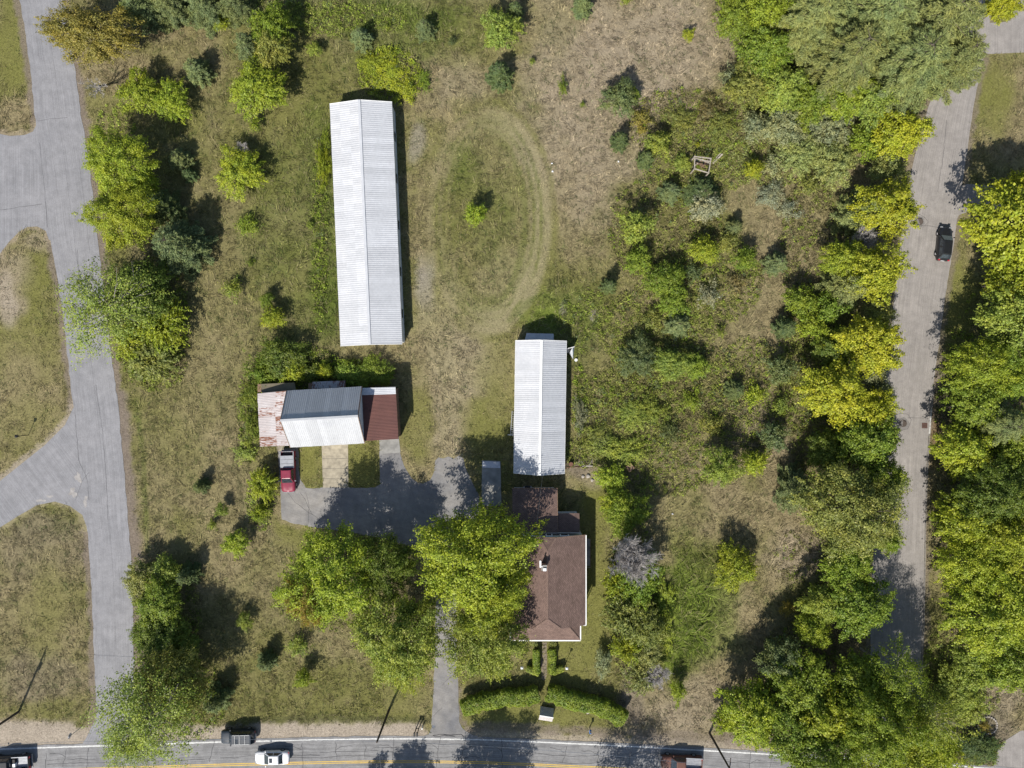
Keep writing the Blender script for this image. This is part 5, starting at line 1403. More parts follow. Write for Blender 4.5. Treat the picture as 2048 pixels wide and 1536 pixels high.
def crown_broad(seed, R, h, Hc, n_cl, per, leaf, rc=(0.15, 0.27), lobes=0.2, inner=0.35, low=-0.35, fill=0.2):
    """crown as many leaf clumps over an uneven dome; returns mesh data and clump centres"""
    rs = np.random.RandomState(seed)
    ph = rs.uniform(0, 6.28, 4)
    d = rs.normal(size=(n_cl * 3, 3)); d /= np.linalg.norm(d, axis=1, keepdims=True)
    d = d[d[:, 2] > low][:n_cl]
    m_ = len(d)
    az = np.arctan2(d[:, 1], d[:, 0])
    lob = 1 + lobes * (0.5 * np.sin(3 * az + ph[0]) + 0.4 * np.sin(5 * az + ph[1]) + 0.3 * np.sin(2 * az + ph[2])) + rs.normal(0, lobes * 0.45, m_)
    rho = np.where(rs.rand(m_) < inner, rs.uniform(0.35, 0.75, m_), rs.uniform(0.78, 1.0, m_)) * lob
    rcl = R * rs.uniform(rc[0], rc[1], m_)
    zc = h - Hc / 2
    cen = np.stack([d[:, 0] * rho * (R - rcl * 0.6), d[:, 1] * rho * (R - rcl * 0.6), zc + d[:, 2] * rho * (Hc / 2 - rcl * 0.4)], -1)
    cnt = np.maximum(8, (per * (rcl / rcl.mean()) ** 2 * rs.uniform(0.7, 1.3, m_)).astype(int))
    idx = np.repeat(np.arange(m_), cnt)
    n = len(idx)
    o = rs.normal(size=(n, 3)); o /= np.linalg.norm(o, axis=1, keepdims=True)
    o[:, 2] = np.abs(o[:, 2]) * 1.05 - 0.3
    rad = rcl[idx] * rs.uniform(0.45, 1.12, n) * (1 + 0.25 * np.sin(7 * np.arctan2(o[:, 1], o[:, 0]) + idx))
    out = d[idx]
    rd = np.stack([np.cos(az), np.sin(az), np.zeros(m_)], -1)[idx]; td = np.stack([-rd[:, 1], rd[:, 0], np.zeros(n)], -1)
    fr = (o * rd).sum(1); ft = (o * td).sum(1)
    tip = np.clip(fr, 0, 1)
    flat = np.sqrt(np.clip(1 - d[idx, 2] ** 2, 0, 1))          # sprays point outward on the flanks, stay round on top
    pos_ = cen[idx] + rad[:, None] * (rd * (fr * (1 + 0.75 * flat))[:, None] + td * (ft * (1 - 0.62 * tip * flat))[:, None] + np.array([0, 0, 1.0]) * (o[:, 2] * (0.72 - 0.2 * flat) - 0.12 * tip * flat)[:, None])
    nr = o * 0.6 + out * 0.35 + np.array([0, 0, 0.55]) + rs.normal(0, 0.42, (n, 3))
    L = leaf * rs.uniform(0.7, 1.35, n)
    V = leaf_quads(pos_, nr, L, L * rs.uniform(0.5, 0.85, n), rs)
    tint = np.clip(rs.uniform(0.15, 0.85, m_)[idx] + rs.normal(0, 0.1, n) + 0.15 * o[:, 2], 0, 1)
    if fill > 0:    # loose leaves between the clumps, on the twigs of the same dome
        k = int(n * fill)
        e = rs.normal(size=(k, 3)); e /= np.linalg.norm(e, axis=1, keepdims=True)
        e[:, 2] = np.where(e[:, 2] < low, -e[:, 2], e[:, 2])
        ea = np.arctan2(e[:, 1], e[:, 0])
        lf = 1 + lobes * (0.5 * np.sin(3 * ea + ph[0]) + 0.4 * np.sin(5 * ea + ph[1]) + 0.3 * np.sin(2 * ea + ph[2]))
        rr = rs.uniform(0.55, 1.0, k) ** 0.6 * lf * (1 + 0.10 * np.sin(11 * ea + 5 * e[:, 2]) + rs.normal(0, 0.05, k))
        q = np.stack([e[:, 0] * rr * R * 0.97, e[:, 1] * rr * R * 0.97, zc + e[:, 2] * rr * Hc / 2 * 0.95], -1)
        L2 = leaf * rs.uniform(0.55, 1.3, k)
        V2 = leaf_quads(q, e * 0.5 + np.array([0, 0, 0.6]) + rs.normal(0, 0.5, (k, 3)), L2, L2 * rs.uniform(0.5, 0.85, k), rs)
        V = np.concatenate([V, V2]); tint = np.concatenate([tint, np.clip(0.45 + rs.normal(0, 0.2, k), 0, 1)])
    return V, tint, cen

def trunk_mesh(name, cen, R, h, Hc, r0, mat, seed, limbs=14, twigs=True):
    rs = random.Random(seed)
    mb = MB()
    zc = h - Hc / 2
    top = Vector((rs.uniform(-.05, .05) * R, rs.uniform(-.05, .05) * R, zc + Hc * 0.22))
    mb.tube([(0, 0, -0.05), (0, 0, 0.15), (top.x * 0.3, top.y * 0.3, zc * 0.5), tuple(top)], [r0 * 1.35, r0, r0 * 0.75, r0 * 0.25], 8)
    pick = rs.sample(range(len(cen)), min(limbs, len(cen)))
    for k, i in enumerate(pick):
        c = Vector(cen[i]); t = rs.uniform(0.35, 0.95)
        s = Vector((top.x * t, top.y * t, zc * 0.5 + (top.z - zc * 0.5) * t * 0.9))
        mid = s.lerp(c, 0.5) + Vector((0, 0, rs.uniform(0.0, 0.08) * R))
        rr = r0 * rs.uniform(0.25, 0.42)
        mb.tube([s, mid, c], [rr, rr * 0.6, rr * 0.15], 5, cap=False)
        if twigs:
            for q in range(2):
                e = c + Vector((rs.uniform(-1, 1), rs.uniform(-1, 1), rs.uniform(-0.3, 0.6))) * R * 0.2
                mb.tube([mid.lerp(c, 0.5), e], [rr * 0.35, rr * 0.08], 4, cap=False)
    me = bpy.data.meshes.new(name); me.from_pydata(mb.v, [], mb.f); me.materials.append(mat)
    return me

def crown_pine(seed, R, h, levels, br, dens, nl, nw, z0=0.08, power=0.75, droop=0.1, rise=0.25, round_=0.0, wf=0.34):
    """whorls of boughs, each bough a flat spray of needle tufts"""
    rs = np.random.RandomState(seed)
    Ps = []; As = []; Ns = []; Ts = []; bl = []
    for li in range(levels):
        f = (li + rs.uniform(0, 0.6)) / levels
        z = h * (z0 + (0.97 - z0) * f)
        prof = (1 - f) ** power
        if round_ > 0: prof = prof * (1 - round_) + round_ * math.sqrt(max(0.0, 1 - (max(0, f - 0.15)) ** 2)) * (1 - f * 0.35)
        nb = max(4, int(br * (0.55 + 0.45 * prof)))
        a0 = rs.uniform(0, 6.28)
        for k in range(nb):
            a = a0 + 2 * math.pi * k / nb + rs.normal(0, 0.16)
            ln = R * max(0.07, prof) * rs.uniform(0.72, 1.12)
            dv = np.array([math.cos(a), math.sin(a), 0.0]); sd = np.array([-dv[1], dv[0], 0.0])
            tz = rs.uniform(0.3, 0.7)
            bl.append((z, a, ln))
            m_ = max(5, int(dens * ln * (0.5 + ln / R)))
            t = rs.uniform(0.12, 1.0, m_) ** 0.75
            width = wf * ln * (1.05 - t) + 0.045 * R
            s = rs.uniform(-1, 1, m_) * width
            zz = z + rise * ln * t * t * 0.6 - droop * ln * t - np.abs(s) * 0.18 + rs.normal(0, 0.035 * R ** 0.5, m_)
            Ps.append(dv[None] * (ln * t)[:, None] + sd[None] * s[:, None] + np.stack([np.zeros(m_), np.zeros(m_), zz], -1))
            al = dv[None] * 1.0 + sd[None] * (np.sign(s) * rs.uniform(0.3, 1.0, m_))[:, None] + rs.normal(0, 0.25, (m_, 3)) + np.array([0, 0, 0.25])
            As.append(al)
            Ns.append(np.array([0, 0, 1.0]) + rs.normal(0, 0.45, (m_, 3)) + dv[None] * 0.2)
            Ts.append(np.full(m_, tz) + 0.25 * (t - 0.5))
    Pp = np.concatenate(Ps); n = len(Pp)
    L = nl * rs.uniform(0.7, 1.3, n)
    V = leaf_quads(Pp, np.concatenate(Ns), L, nw * rs.uniform(0.7, 1.4, n), rs, np.concatenate(As))
    return V, np.clip(np.concatenate(Ts) + rs.normal(0, 0.08, n), 0, 1), bl
def pine_trunk(name, R, h, bl, r0, mat):
    mb = MB()
    mb.tube([(0, 0, -0.05), (0, 0, h * 0.5), (0, 0, h * 0.96)], [r0, r0 * 0.6, r0 * 0.1], 7)
    for i, (z, a, ln) in enumerate(bl):
        if i % 2: continue
        d = Vector((math.cos(a), math.sin(a), 0))
        mb.tube([(0, 0, z), d * ln * 0.85 + Vector((0, 0, z + 0.05 * ln))], [r0 * 0.22, r0 * 0.04], 4, cap=False)
    me = bpy.data.meshes.new(name); me.from_pydata(mb.v, [], mb.f); me.materials.append(mat)
    return me

def crown_arch(seed, R, h, stems, per, leaf, narrow=0.35):
    """arching canes that rise from the root and bow outward, with small leaves along them"""
    rs = np.random.RandomState(seed)
    Ps = []; As = []; Ts = []; paths = []
    for k in range(stems):
        a = rs.uniform(0, 6.28); ln = R * rs.uniform(0.45, 1.05); hh = h * rs.uniform(0.55, 1.0)
        b0 = rs.normal(0, 0.12 * R, 2); cu_ = rs.normal(0, 0.35)
        t = np.linspace(0.05, 1, per) + rs.uniform(-0.02, 0.02, per)
        aa = a + cu_ * t
        x = b0[0] + np.cos(aa) * ln * t; y = b0[1] + np.sin(aa) * ln * t
        z = hh * (1 - (1 - np.minimum(1, t * 1.55)) ** 2) - hh * 0.55 * np.clip(t - 0.6, 0, 1) ** 1.5 * 2.2
        p = np.stack([x, y, np.maximum(z, 0.05)], -1)
        paths.append(p)
        dirv = np.gradient(p, axis=0)
        rep = 3
        q = np.repeat(p, rep, 0) + rs.normal(0, 0.05 * R ** 0.5, (per * rep, 3))
        Ps.append(q); As.append(np.repeat(dirv / (np.linalg.norm(dirv, axis=1, keepdims=True) + 1e-6), rep, 0) + rs.normal(0, 0.45, (per * rep, 3)))
        Ts.append(np.full(per * rep, rs.uniform(0.1, 0.9)))
    Pp = np.concatenate(Ps); n = len(Pp)
    L = leaf * rs.uniform(0.7, 1.4, n)
    V = leaf_quads(Pp, np.array([0, 0, 1.0]) + rs.normal(0, 0.5, (n, 3)), L, L * narrow, rs, np.concatenate(As))
    return V, np.concatenate(Ts), paths
def cane_mesh(name, paths, r, mat):
    mb = MB()
    for p in paths:
        mb.tube([tuple(x) for x in p[:: max(1, len(p) // 5)]], [r * (1 - 0.7 * i / 6) for i in range(len(p[:: max(1, len(p) // 5)]))], 3, cap=False)
    me = bpy.data.meshes.new(name); me.from_pydata(mb.v, [], mb.f); me.materials.append(mat)
    return me

def bare_mesh(name, seed, R, h, mat, n1=16, n2=9, n3=6, lean=(0, 0)):
    """leafless tree: limbs, branches and fine twigs as thin tubes"""
    rs = random.Random(seed)
    trunk = MB(); tw = MB()
    top = Vector((lean[0], lean[1], h * 0.45))
    trunk.tube([(0, 0, -0.05), tuple(top * 0.6), tuple(top)], [0.022 * h, 0.017 * h, 0.012 * h], 7)
    for i in range(n1):
        a = 2 * math.pi * i / n1 + rs.uniform(-0.3, 0.3)
        s = top * rs.uniform(0.45, 1.0)
        e = Vector((math.cos(a) * R * rs.uniform(0.15, 0.8), math.sin(a) * R * rs.uniform(0.15, 0.8), h * rs.uniform(0.62, 0.95)))
        e = e + Vector((lean[0], lean[1], 0)) * 1.2
        m1 = s.lerp(e, 0.5) + Vector((rs.uniform(-.1, .1) * R, rs.uniform(-.1, .1) * R, 0.05 * h))
        trunk.tube([s, m1, e], [0.008 * h, 0.005 * h, 0.0015 * h], 4, cap=False)
        for j in range(n2):
            t = rs.uniform(0.25, 1.0)
            b0 = s.lerp(m1, t * 2) if t < 0.5 else m1.lerp(e, t * 2 - 1)
            d = (e - s).normalized() + Vector((rs.uniform(-1, 1), rs.uniform(-1, 1), rs.uniform(-0.2, 0.8))) * 0.9
            l = R * rs.uniform(0.18, 0.36)
            b1 = b0 + d.normalized() * l
            tw.tube([b0, b1], [0.0026 * h + 0.010, 0.012], 3, cap=False)
            for k in range(n3):
                t2 = rs.uniform(0.2, 1.0); c0 = b0.lerp(b1, t2)
                d2 = d.normalized() + Vector((rs.uniform(-1, 1), rs.uniform(-1, 1), rs.uniform(-0.4, 0.8)))
                tw.tube([c0, c0 + d2.normalized() * R * rs.uniform(0.08, 0.2)], [0.016, 0.009], 3, cap=False)
    out = []
    for mb, nm in ((trunk, name + '_limb'), (tw, name + '_twig')):
        me = bpy.data.meshes.new(nm); me.from_pydata(mb.v, [], mb.f); me.materials.append(mat); out.append(me)
    return out

LIB = {}
def lib(kind, R, h, crown, trunk, cname='crown', tname='trunk'):
    LIB.setdefault(kind, []).append((R, h, crown, trunk, cname, tname))
for s in range(4):      # large broadleaf trees
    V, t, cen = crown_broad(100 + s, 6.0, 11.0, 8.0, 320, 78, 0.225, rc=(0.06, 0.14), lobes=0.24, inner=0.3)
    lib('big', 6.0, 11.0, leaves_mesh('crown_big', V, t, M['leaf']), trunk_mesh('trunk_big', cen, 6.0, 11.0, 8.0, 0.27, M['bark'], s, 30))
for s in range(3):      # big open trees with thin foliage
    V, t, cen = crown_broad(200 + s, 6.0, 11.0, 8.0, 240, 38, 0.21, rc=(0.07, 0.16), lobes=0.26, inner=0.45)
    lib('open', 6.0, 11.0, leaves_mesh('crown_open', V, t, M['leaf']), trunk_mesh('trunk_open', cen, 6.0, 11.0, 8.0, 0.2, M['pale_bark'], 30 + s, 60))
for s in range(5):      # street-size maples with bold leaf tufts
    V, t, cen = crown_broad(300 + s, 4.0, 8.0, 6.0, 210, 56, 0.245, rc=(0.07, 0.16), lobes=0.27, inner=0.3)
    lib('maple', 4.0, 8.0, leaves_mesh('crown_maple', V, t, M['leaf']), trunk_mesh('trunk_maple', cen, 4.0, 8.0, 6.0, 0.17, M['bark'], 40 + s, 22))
for s in range(4):      # bushes
    V, t, cen = crown_broad(400 + s, 2.0, 3.2, 3.0, 80, 42, 0.18, rc=(0.10, 0.22), lobes=0.28, inner=0.4, low=-0.2)
    lib('bush', 2.0, 3.2, leaves_mesh('crown_bush', V, t, M['leaf']), trunk_mesh('trunk_bush', cen, 2.0, 3.2, 3.0, 0.05, M['bark'], 50 + s, 20))
for s in range(3):      # wide bushes
    V, t, cen = crown_broad(430 + s, 3.4, 4.6, 4.2, 190, 46, 0.20, rc=(0.07, 0.16), lobes=0.28, inner=0.4, low=-0.2)
    lib('bushL', 3.4, 4.6, leaves_mesh('crown_wide', V, t, M['leaf']), trunk_mesh('trunk_wide', cen, 3.4, 4.6, 4.2, 0.08, M['bark'], 55 + s, 26))
for s in range(3):      # low loose shrubs
    V, t, cen = crown_broad(450 + s, 1.6, 1.4, 1.5, 60, 20, 0.15, rc=(0.10, 0.24), lobes=0.45, inner=0.5, low=-0.1)
    lib('low', 1.6, 1.4, leaves_mesh('crown_low', V, t, M['leaf']), trunk_mesh('trunk_low', cen, 1.6, 1.4, 1.5, 0.035, M['bark'], 60 + s, 14))
for s in range(3):      # low thickets
    V, t, cen = crown_broad(470 + s, 3.0, 1.5, 1.7, 190, 24, 0.16, rc=(0.05, 0.13), lobes=0.4, inner=0.6, low=-0.05)
    lib('lowL', 3.0, 1.5, leaves_mesh('crown_thicket', V, t, M['leaf']), trunk_mesh('trunk_thicket', cen, 3.0, 1.5, 1.7, 0.035, M['bark'], 65 + s, 26))
for s in range(4):      # young pines
    V, t, bl = crown_pine(500 + s, 2.0, 4.6, 13, 10, 44, 0.27, 0.065, power=0.7, round_=0.55)
    lib('pine', 2.0, 4.6, leaves_mesh('crown_pine', V, t, M['needle']), pine_trunk('trunk_pine', 2.0, 4.6, bl, 0.08, M['bark']))
for s in range(3):      # half-grown pines
    V, t, bl = crown_pine(550 + s, 3.8, 7.0, 15, 11, 42, 0.33, 0.075, power=0.65, round_=0.6)
    lib('pineL', 3.8, 7.0, leaves_mesh('crown_half_pine', V, t, M['needle']), pine_trunk('trunk_half_pine', 3.8, 7.0, bl, 0.12, M['bark']))
for s in range(3):      # tall white pines
    V, t, bl = crown_pine(600 + s, 5.5, 14.0, 17, 10, 62, 0.40, 0.062, z0=0.3, power=0.6, round_=0.5, rise=0.3, droop=0.08, wf=0.25)
    lib('bigpine', 5.5, 14.0, leaves_mesh('crown_tall_pine', V, t, M['needle']), pine_trunk('trunk_tall_pine', 5.5, 14.0, bl, 0.24, M['bark']))
for s in range(3):      # arching shrubs
    V, t, pa = crown_arch(700 + s, 2.2, 2.4, 150, 14, 0.24)
    lib('arch', 2.2, 2.4, leaves_mesh('crown_arch', V, t, M['leaf']), cane_mesh('cane', pa, 0.016, M['bark']), 'crown', 'cane')
for s in range(2):      # bare, grey
    a, b_ = bare_mesh('bare', 800 + s, 3.2, 7.0, M['grey_twig'], 56, 14, 10)
    lib('bare', 3.2, 7.0, b_, a, 'twig', 'limb')
a, b_ = bare_mesh('bare_lean', 810, 2.2, 6.0, M['grey_twig'], 12, 8, 5, lean=(-2.2, 1.6))
lib('barelean', 3.0, 6.0, b_, a, 'twig', 'limb')

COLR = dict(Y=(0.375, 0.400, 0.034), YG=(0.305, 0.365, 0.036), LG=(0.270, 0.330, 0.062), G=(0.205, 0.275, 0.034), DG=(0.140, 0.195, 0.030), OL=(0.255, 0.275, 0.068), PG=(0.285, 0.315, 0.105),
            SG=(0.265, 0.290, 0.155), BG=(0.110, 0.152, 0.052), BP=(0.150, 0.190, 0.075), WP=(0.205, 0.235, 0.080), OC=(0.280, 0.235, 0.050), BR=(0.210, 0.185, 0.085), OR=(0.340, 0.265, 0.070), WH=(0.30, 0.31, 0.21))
NAMES = dict(big=('shade_tree', 'tree'), open=('open_tree', 'tree'), maple=('maple_tree', 'tree'), bush=('bush', 'bush'), low=('low_shrub', 'shrub'), pine=('young_pine', 'pine'), bigpine=('pine_tree', 'pine'), arch=('arching_shrub', 'shrub'), bare=('bare_tree', 'tree'), barelean=('bare_tree', 'tree'))
GROUPS = dict(big='large shade trees', open='open-crowned trees', maple='maples along the roads', bush='bushes in the field', low='low shrubs in the scrub', pine='young pines in the field', bigpine='tall pines', arch='arching shrubs', bare='leafless trees', barelean='leafless trees')
_cnt = {}
rt = random.Random(77)
def plant(u, v, r, h, kind, colr, label, name=None, rot=None):
    """u, v: where the middle of the crown shows in the photo; r radius there in pixels (or a pair); h height in metres"""
    rx, ry = r if isinstance(r, tuple) else (r, r)
    if u > 1900 and kind in ('big', 'maple'): rx, ry = rx * 0.93, ry * 0.93
    zc = h * (0.62 if kind in ('big', 'open', 'maple') else 0.5 if kind in ('bush', 'bigpine', 'bare') else 0.4)
    b_ = P(u, v, zc); k = S * (1 - zc / H)
    if kind in ('bush', 'low', 'pine') and max(rx, ry) * k > dict(bush=2.4, low=2.0, pine=2.6)[kind]: kind += 'L'
    i = _cnt.get(kind, 0); _cnt[kind] = i + 1
    R, hd, crown, trunk, cn, tn = LIB[kind][i % len(LIB[kind])]
    kind = {'bushL': 'bush', 'lowL': 'low', 'pineL': 'pine'}.get(kind, kind)
    nm, cat = NAMES[kind]
    root = thing(name or nm, label, cat, (b_.x, b_.y, 0), GROUPS[kind])
    ang = (rt.uniform(0, 6.28) if rx == ry else rt.choice((0, math.pi))) if rot is None else rot
    c = COLR[colr]
    for me, pn in ((crown, cn), (trunk, tn)):
        o = bpy.data.objects.new(pn, me)
        COL.objects.link(o); o.parent = root
        o.rotation_euler = (0, 0, ang)
        o.scale = (rx * k / R, ry * k / R, h / hd)
        q = rt.uniform(0.9, 1.1); w = rt.uniform(0.94, 1.06)
        o.color = (c[0] * q * w, c[1] * q, c[2] * q / w, 1)
    return root
PL = [
 # left road, top
 (185, 72, (92, 55), 8.5, 'big', 'OC', 'ochre-tinged oak spreading over the left road near the top', 'oak_tree'),
 (178, 158, 40, 5.5, 'barelean', 'SG', 'grey leafless tree leaning out over the left road'),
 (285, 12, 48, 7, 'pine', 'BP', 'grey-green pine nearest the ochre oak at the top edge'),
 (345, 8, 50, 7, 'pine', 'BP', 'grey-green pine second from the ochre oak at the top edge'),
 (410, 12, 48, 6.5, 'pine', 'BP', 'grey-green pine third from the ochre oak at the top edge'),
 (470, 8, 40, 6, 'pine', 'BP', 'grey-green pine fourth from the ochre oak at the top edge'),
 (263, 22, 20, 4, 'bush', 'LG', 'small bright bush tucked among the top left pines'),
 (443, 45, 18, 2.2, 'bush', 'YG', 'little yellow-green bush below the top left pines'),
 (283, 190, 44, 4.2, 'bush', 'YG', 'bright bush right of the leaning bare tree'),
 (345, 205, 38, 3.6, 'bush', 'YG', 'bright bush adjoining a larger one, farther from the left road'),
 (395, 142, 32, 4.2, 'pine', 'BP', 'bluish young pine above the pair of bright bushes'),
 (545, 55, 40, 6, 'bush', 'G', 'tall green bush in the clump left of the long barn top'),
 (497, 95, 34, 5.5, 'pine', 'BP', 'bluish pine on the left of the clump above the long barn'),
 (548, 105, 36, 5.5, 'bush', 'OL', 'olive bush in the middle of the clump above the long barn'),
 (516, 178, 52, 5.5, 'maple', 'YG', 'bright young maple at the foot of the clump left of the long barn'),
 (512, 250, 17, 2.2, 'low', 'G', 'small dark shrub below the bright young maple'),
 (630, 100, 15, 2.2, 'bush', 'LG', 'tiny light bush above the long barn'),
 (722, 76, 25, 3.6, 'pine', 'BP', 'young pine above the long barn, left of two alike'),
 (850, 58, 23, 3.4, 'pine', 'BP', 'young pine above the long barn, right of two alike'),
 (906, 84, 10, 1.3, 'low', 'BP', 'tiny shrub in the field right of the two barn-top pines'),
 (775, 55, 8, 1.2, 'low', 'LG', 'tiny light sapling between the two pines above the long barn'),
 (1002, 62, 38, 5, 'bush', 'LG', 'tall bright green bush at the top middle of the field'),
 (1030, 25, 22, 4, 'pine', 'BG', 'dark pine behind the tall bright bush at top middle'),
 (1000, 150, 31, 4.4, 'pine', 'BG', 'dark round pine below the tall bright bush at top middle'),
 (1166, 10, 24, 4, 'pine', 'BP', 'young pine cut by the top edge in the dry field'),
 (1250, 2, 12, 2, 'low', 'LG', 'low shrub at the top edge of the dry field'),
 (1064, 125, 8, 1.2, 'low', 'LG', 'tiny sapling right of the dark round pine'),
 (1125, 175, (11, 20), 1.6, 'low', 'G', 'narrow low shrub alone in the dry field'),
 (1165, 210, 7, 0.9, 'low', 'G', 'tiny green tuft below the narrow low shrub'),
 (1376, 72, 13, 2, 'bush', 'YG', 'small yellow-green bush in the dry field near the woods'),
 # left field
 (480, 348, 48, 4, 'bush', 'YG', 'round bright bush alone left of the long barn'),
 (488, 300, 16, 2.5, 'bare', 'SG', 'small reddish leafless shrub behind the round bright bush', 'bare_shrub'),
 (360, 318, 26, 3.5, 'pine', 'BP', 'young pine between the left road trees and round bright bush'),
 (378, 350, 18, 2.4, 'pine', 'BG', 'smaller dark pine just below another near the left road trees'),
 (238, 325, 66, 8.5, 'big', 'YG', 'upper of two big green trees beside the left road'),
 (248, 430, 66, 8.5, 'big', 'YG', 'lower of two big green trees beside the left road'),
 (300, 372, 24, 6, 'bush', 'YG', 'bright bush on the right flank of the big left road trees'),
 (325, 412, 40, 6.5, 'pine', 'BG', 'dark pine between the big left road trees and the largest pine'),
 (358, 492, 62, 8, 'pine', 'BP', 'largest grey-green pine of the left field with its shadow'),
 (218, 615, 98, 11.5, 'open', 'LG', 'thin-leaved tree overhanging the middle of the left road'),
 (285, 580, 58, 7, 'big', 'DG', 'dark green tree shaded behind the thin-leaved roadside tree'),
 (335, 650, (50, 62), 4, 'arch', 'YG', 'upper yellow-green arching shrub beside the thin-leaved tree'),
 (310, 720, (55, 48), 3, 'arch', 'OL', 'lower arching shrub spilling towards the left road'),
 (268, 690, 40, 3, 'arch', 'YG', 'arching shrub under the right side of the thin-leaved tree'),
 (500, 452, 27, 1.6, 'low', 'G', 'flat loose shrub left of the long barn middle'),
 (502, 525, 9, 0.9, 'low', 'DG', 'tiny dark tuft in the left field'),
 (465, 578, 25, 2.2, 'low', 'LG', 'light low shrub with a dark shadow in the left field'),
 (548, 636, 24, 3, 'bush', 'YG', 'light bush left of the lower end of the long barn'),
 (535, 600, 15, 2.4, 'bush', 'G', 'small green bush just above a light bush near the long barn'),
 (622, 452, 10, 1.2, 'low', 'LG', 'tiny pale sapling close to the long barn'),
 (778, 148, (44, 46), 1.0, 'low', 'YG', 'dense yellow-green thicket at the top right corner of the long barn', 'leafy_thicket'),
 (745, 125, (30, 24), 1.1, 'low', 'YG', 'left lobe of yellow-green growth above the long barn', 'leafy_thicket'),
 (815, 185, (26, 26), 1.3, 'low', 'YG', 'yellow-green growth at the right edge of the long barn top', 'leafy_thicket'),
 (648, 330, (17, 46), 1.5, 'low', 'YG', 'yellow-green growth along the left wall of the long barn', 'leafy_thicket'),
 (652, 280, (12, 26), 1.0, 'low', 'G', 'green growth higher up the left wall of the long barn', 'leafy_thicket'),
 (850, 165, (16, 28), 0.9, 'low', 'G', 'sparse low weeds right of the thicket above the long barn'),
 # behind the garage
 (566, 712, (48, 38), 3.5, 'bush', 'DG', 'dark bush behind the garage, upper left'),
 (590, 740, 24, 3, 'bush', 'YG', 'lit bush behind the garage left corner'),
 (530, 745, (40, 36), 2.2, 'low', 'G', 'loose green shrub at the far left behind the garage'),
 (652, 743, 16, 2.6, 'bush', 'YG', 'single bright bush catching sun behind the garage'),
 (700, 748, (34, 26), 2.2, 'bush', 'G', 'shaded bush behind the middle of the garage'),
 (748, 745, (40, 30), 2.2, 'bush', 'G', 'shaded bush behind the right end of the garage'),
 (620, 745, (24, 20), 2.0, 'bush', 'DG', 'dark bush between the lit bush and bright bush behind the garage'),
 (505, 790, (22, 32), 1.6, 'low', 'LG', 'light shrub at the upper left corner of the rusty lean-to'),
 (505, 850, (18, 34), 1.4, 'low', 'LG', 'light shrub along the left wall of the rusty lean-to'),
 (490, 905, (28, 20), 1.0, 'low', 'LG', 'low shrub below the rusty lean-to left of the red pickup'),
 (528, 968, (30, 36), 3, 'arch', 'YG', 'yellow-green arching shrub left of the red pickup'),
 (522, 1025, 18, 2.2, 'arch', 'YG', 'smaller arching shrub left of the driveway corner'),
 (402, 972, 18, 3, 'pine', 'BG', 'small dark pine alone in the lower left field'),
 (445, 1018, 14, 2.2, 'bush', 'LG', 'small light bush below the lone dark pine'),
 (475, 1085, 27, 3.2, 'bush', 'YG', 'bright bush in the lower left field, left of the front maples'),
 (425, 1050, 12, 1.4, 'low', 'LG', 'low pale shrub near the bright bush in the lower left field'),
 # bottom left woods
 (292, 1158, 40, 4.2, 'bush', 'PG', 'pale bush at the top of the lower left roadside trees'),
 (335, 1140, 30, 3.6, 'bush', 'LG', 'light bush right of the pale bush beside the left road'),
 (375, 1150, 26, 4.5, 'pine', 'BG', 'dark round pine right of the light bushes beside the left road'),
 (320, 1205, 46, 5.2, 'maple', 'G', 'green tree in the middle of the lower left roadside row'),
 (310, 1265, 46, 5.2, 'maple', 'DG', 'dark green tree above the bottom left open tree'),
 (350, 1290, 48, 5.4, 'maple', 'DG', 'dark green tree on the field side of the lower left row'),
 (300, 1420, 104, 12.5, 'open', 'LG', 'big pale thin-leaved tree overhanging the road corner at bottom left'),
 (345, 1360, 70, 9, 'big', 'OL', 'olive thin-leaved tree behind the bottom left corner tree'),
 (270, 1480, 62, 10, 'open', 'LG', 'pale thin-leaved tree reaching over the main road at left'),
 (432, 1400, 32, 4.5, 'pine', 'BG', 'dark pine right of the bottom left trees above the navy suv'),
 (490, 1240, 17, 2.2, 'bush', 'LG', 'small light bush in the grass left of the front maples'),
 (533, 1322, 24, 3.6, 'pine', 'BG', 'dark pine in the grass left of the open front maple'),
 (600, 1292, 26, 1.8, 'low', 'LG', 'low light shrub left of the open front maple'),
 (607, 1355, 19, 3, 'bush', 'YG', 'bright bush in the grass below a low light shrub near the front maples'),
 # front shade trees
 (660, 1155, (92, 96), 12, 'big', 'YG', 'front maple with orange-tinged leaves left of the driveway'),
 (622, 1190, 48, 11.5, 'big', 'OR', 'russet-tinged smaller crown on the lower left of the orange-tinged maple'),
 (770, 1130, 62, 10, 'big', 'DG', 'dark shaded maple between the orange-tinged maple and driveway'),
 (798, 1270, (86, 90), 13, 'big', 'LG', 'open-branched maple left of the driveway near the road'),
 (802, 1318, 60, 10, 'open', 'YG', 'lower light crown beside the open-branched maple'),
 (948, 1110, (112, 102), 14, 'big', 'YG', 'largest shade tree between the driveway and house'),
 (985, 1190, 72, 12, 'big', 'YG', 'green crown overhanging the left side of the house roof'),
 (968, 1275, (78, 84), 11.5, 'big', 'LG', 'pale yellow-green tree between driveway and front porch'),
 (900, 1168, 30, 8, 'open', 'YG', 'small bright crown leaning over the driveway'),
 # house planting
 (1205, 1325, (17, 30), 2.6, 'bush', 'SG', 'silvery shrub on the lawn right of the front path'),
 # thicket right of the house
 (1222, 958, (34, 28), 3, 'bush', 'YG', 'bright leafy bush right of the shorter barn lower corner'),
 (1238, 900, (60, 34), 1.4, 'low', 'LG', 'bramble patch right of the shorter barn', 'bramble'),
 (1195, 880, (36, 36), 1.2, 'low', 'OL', 'bramble patch against the right wall of the shorter barn', 'bramble'),
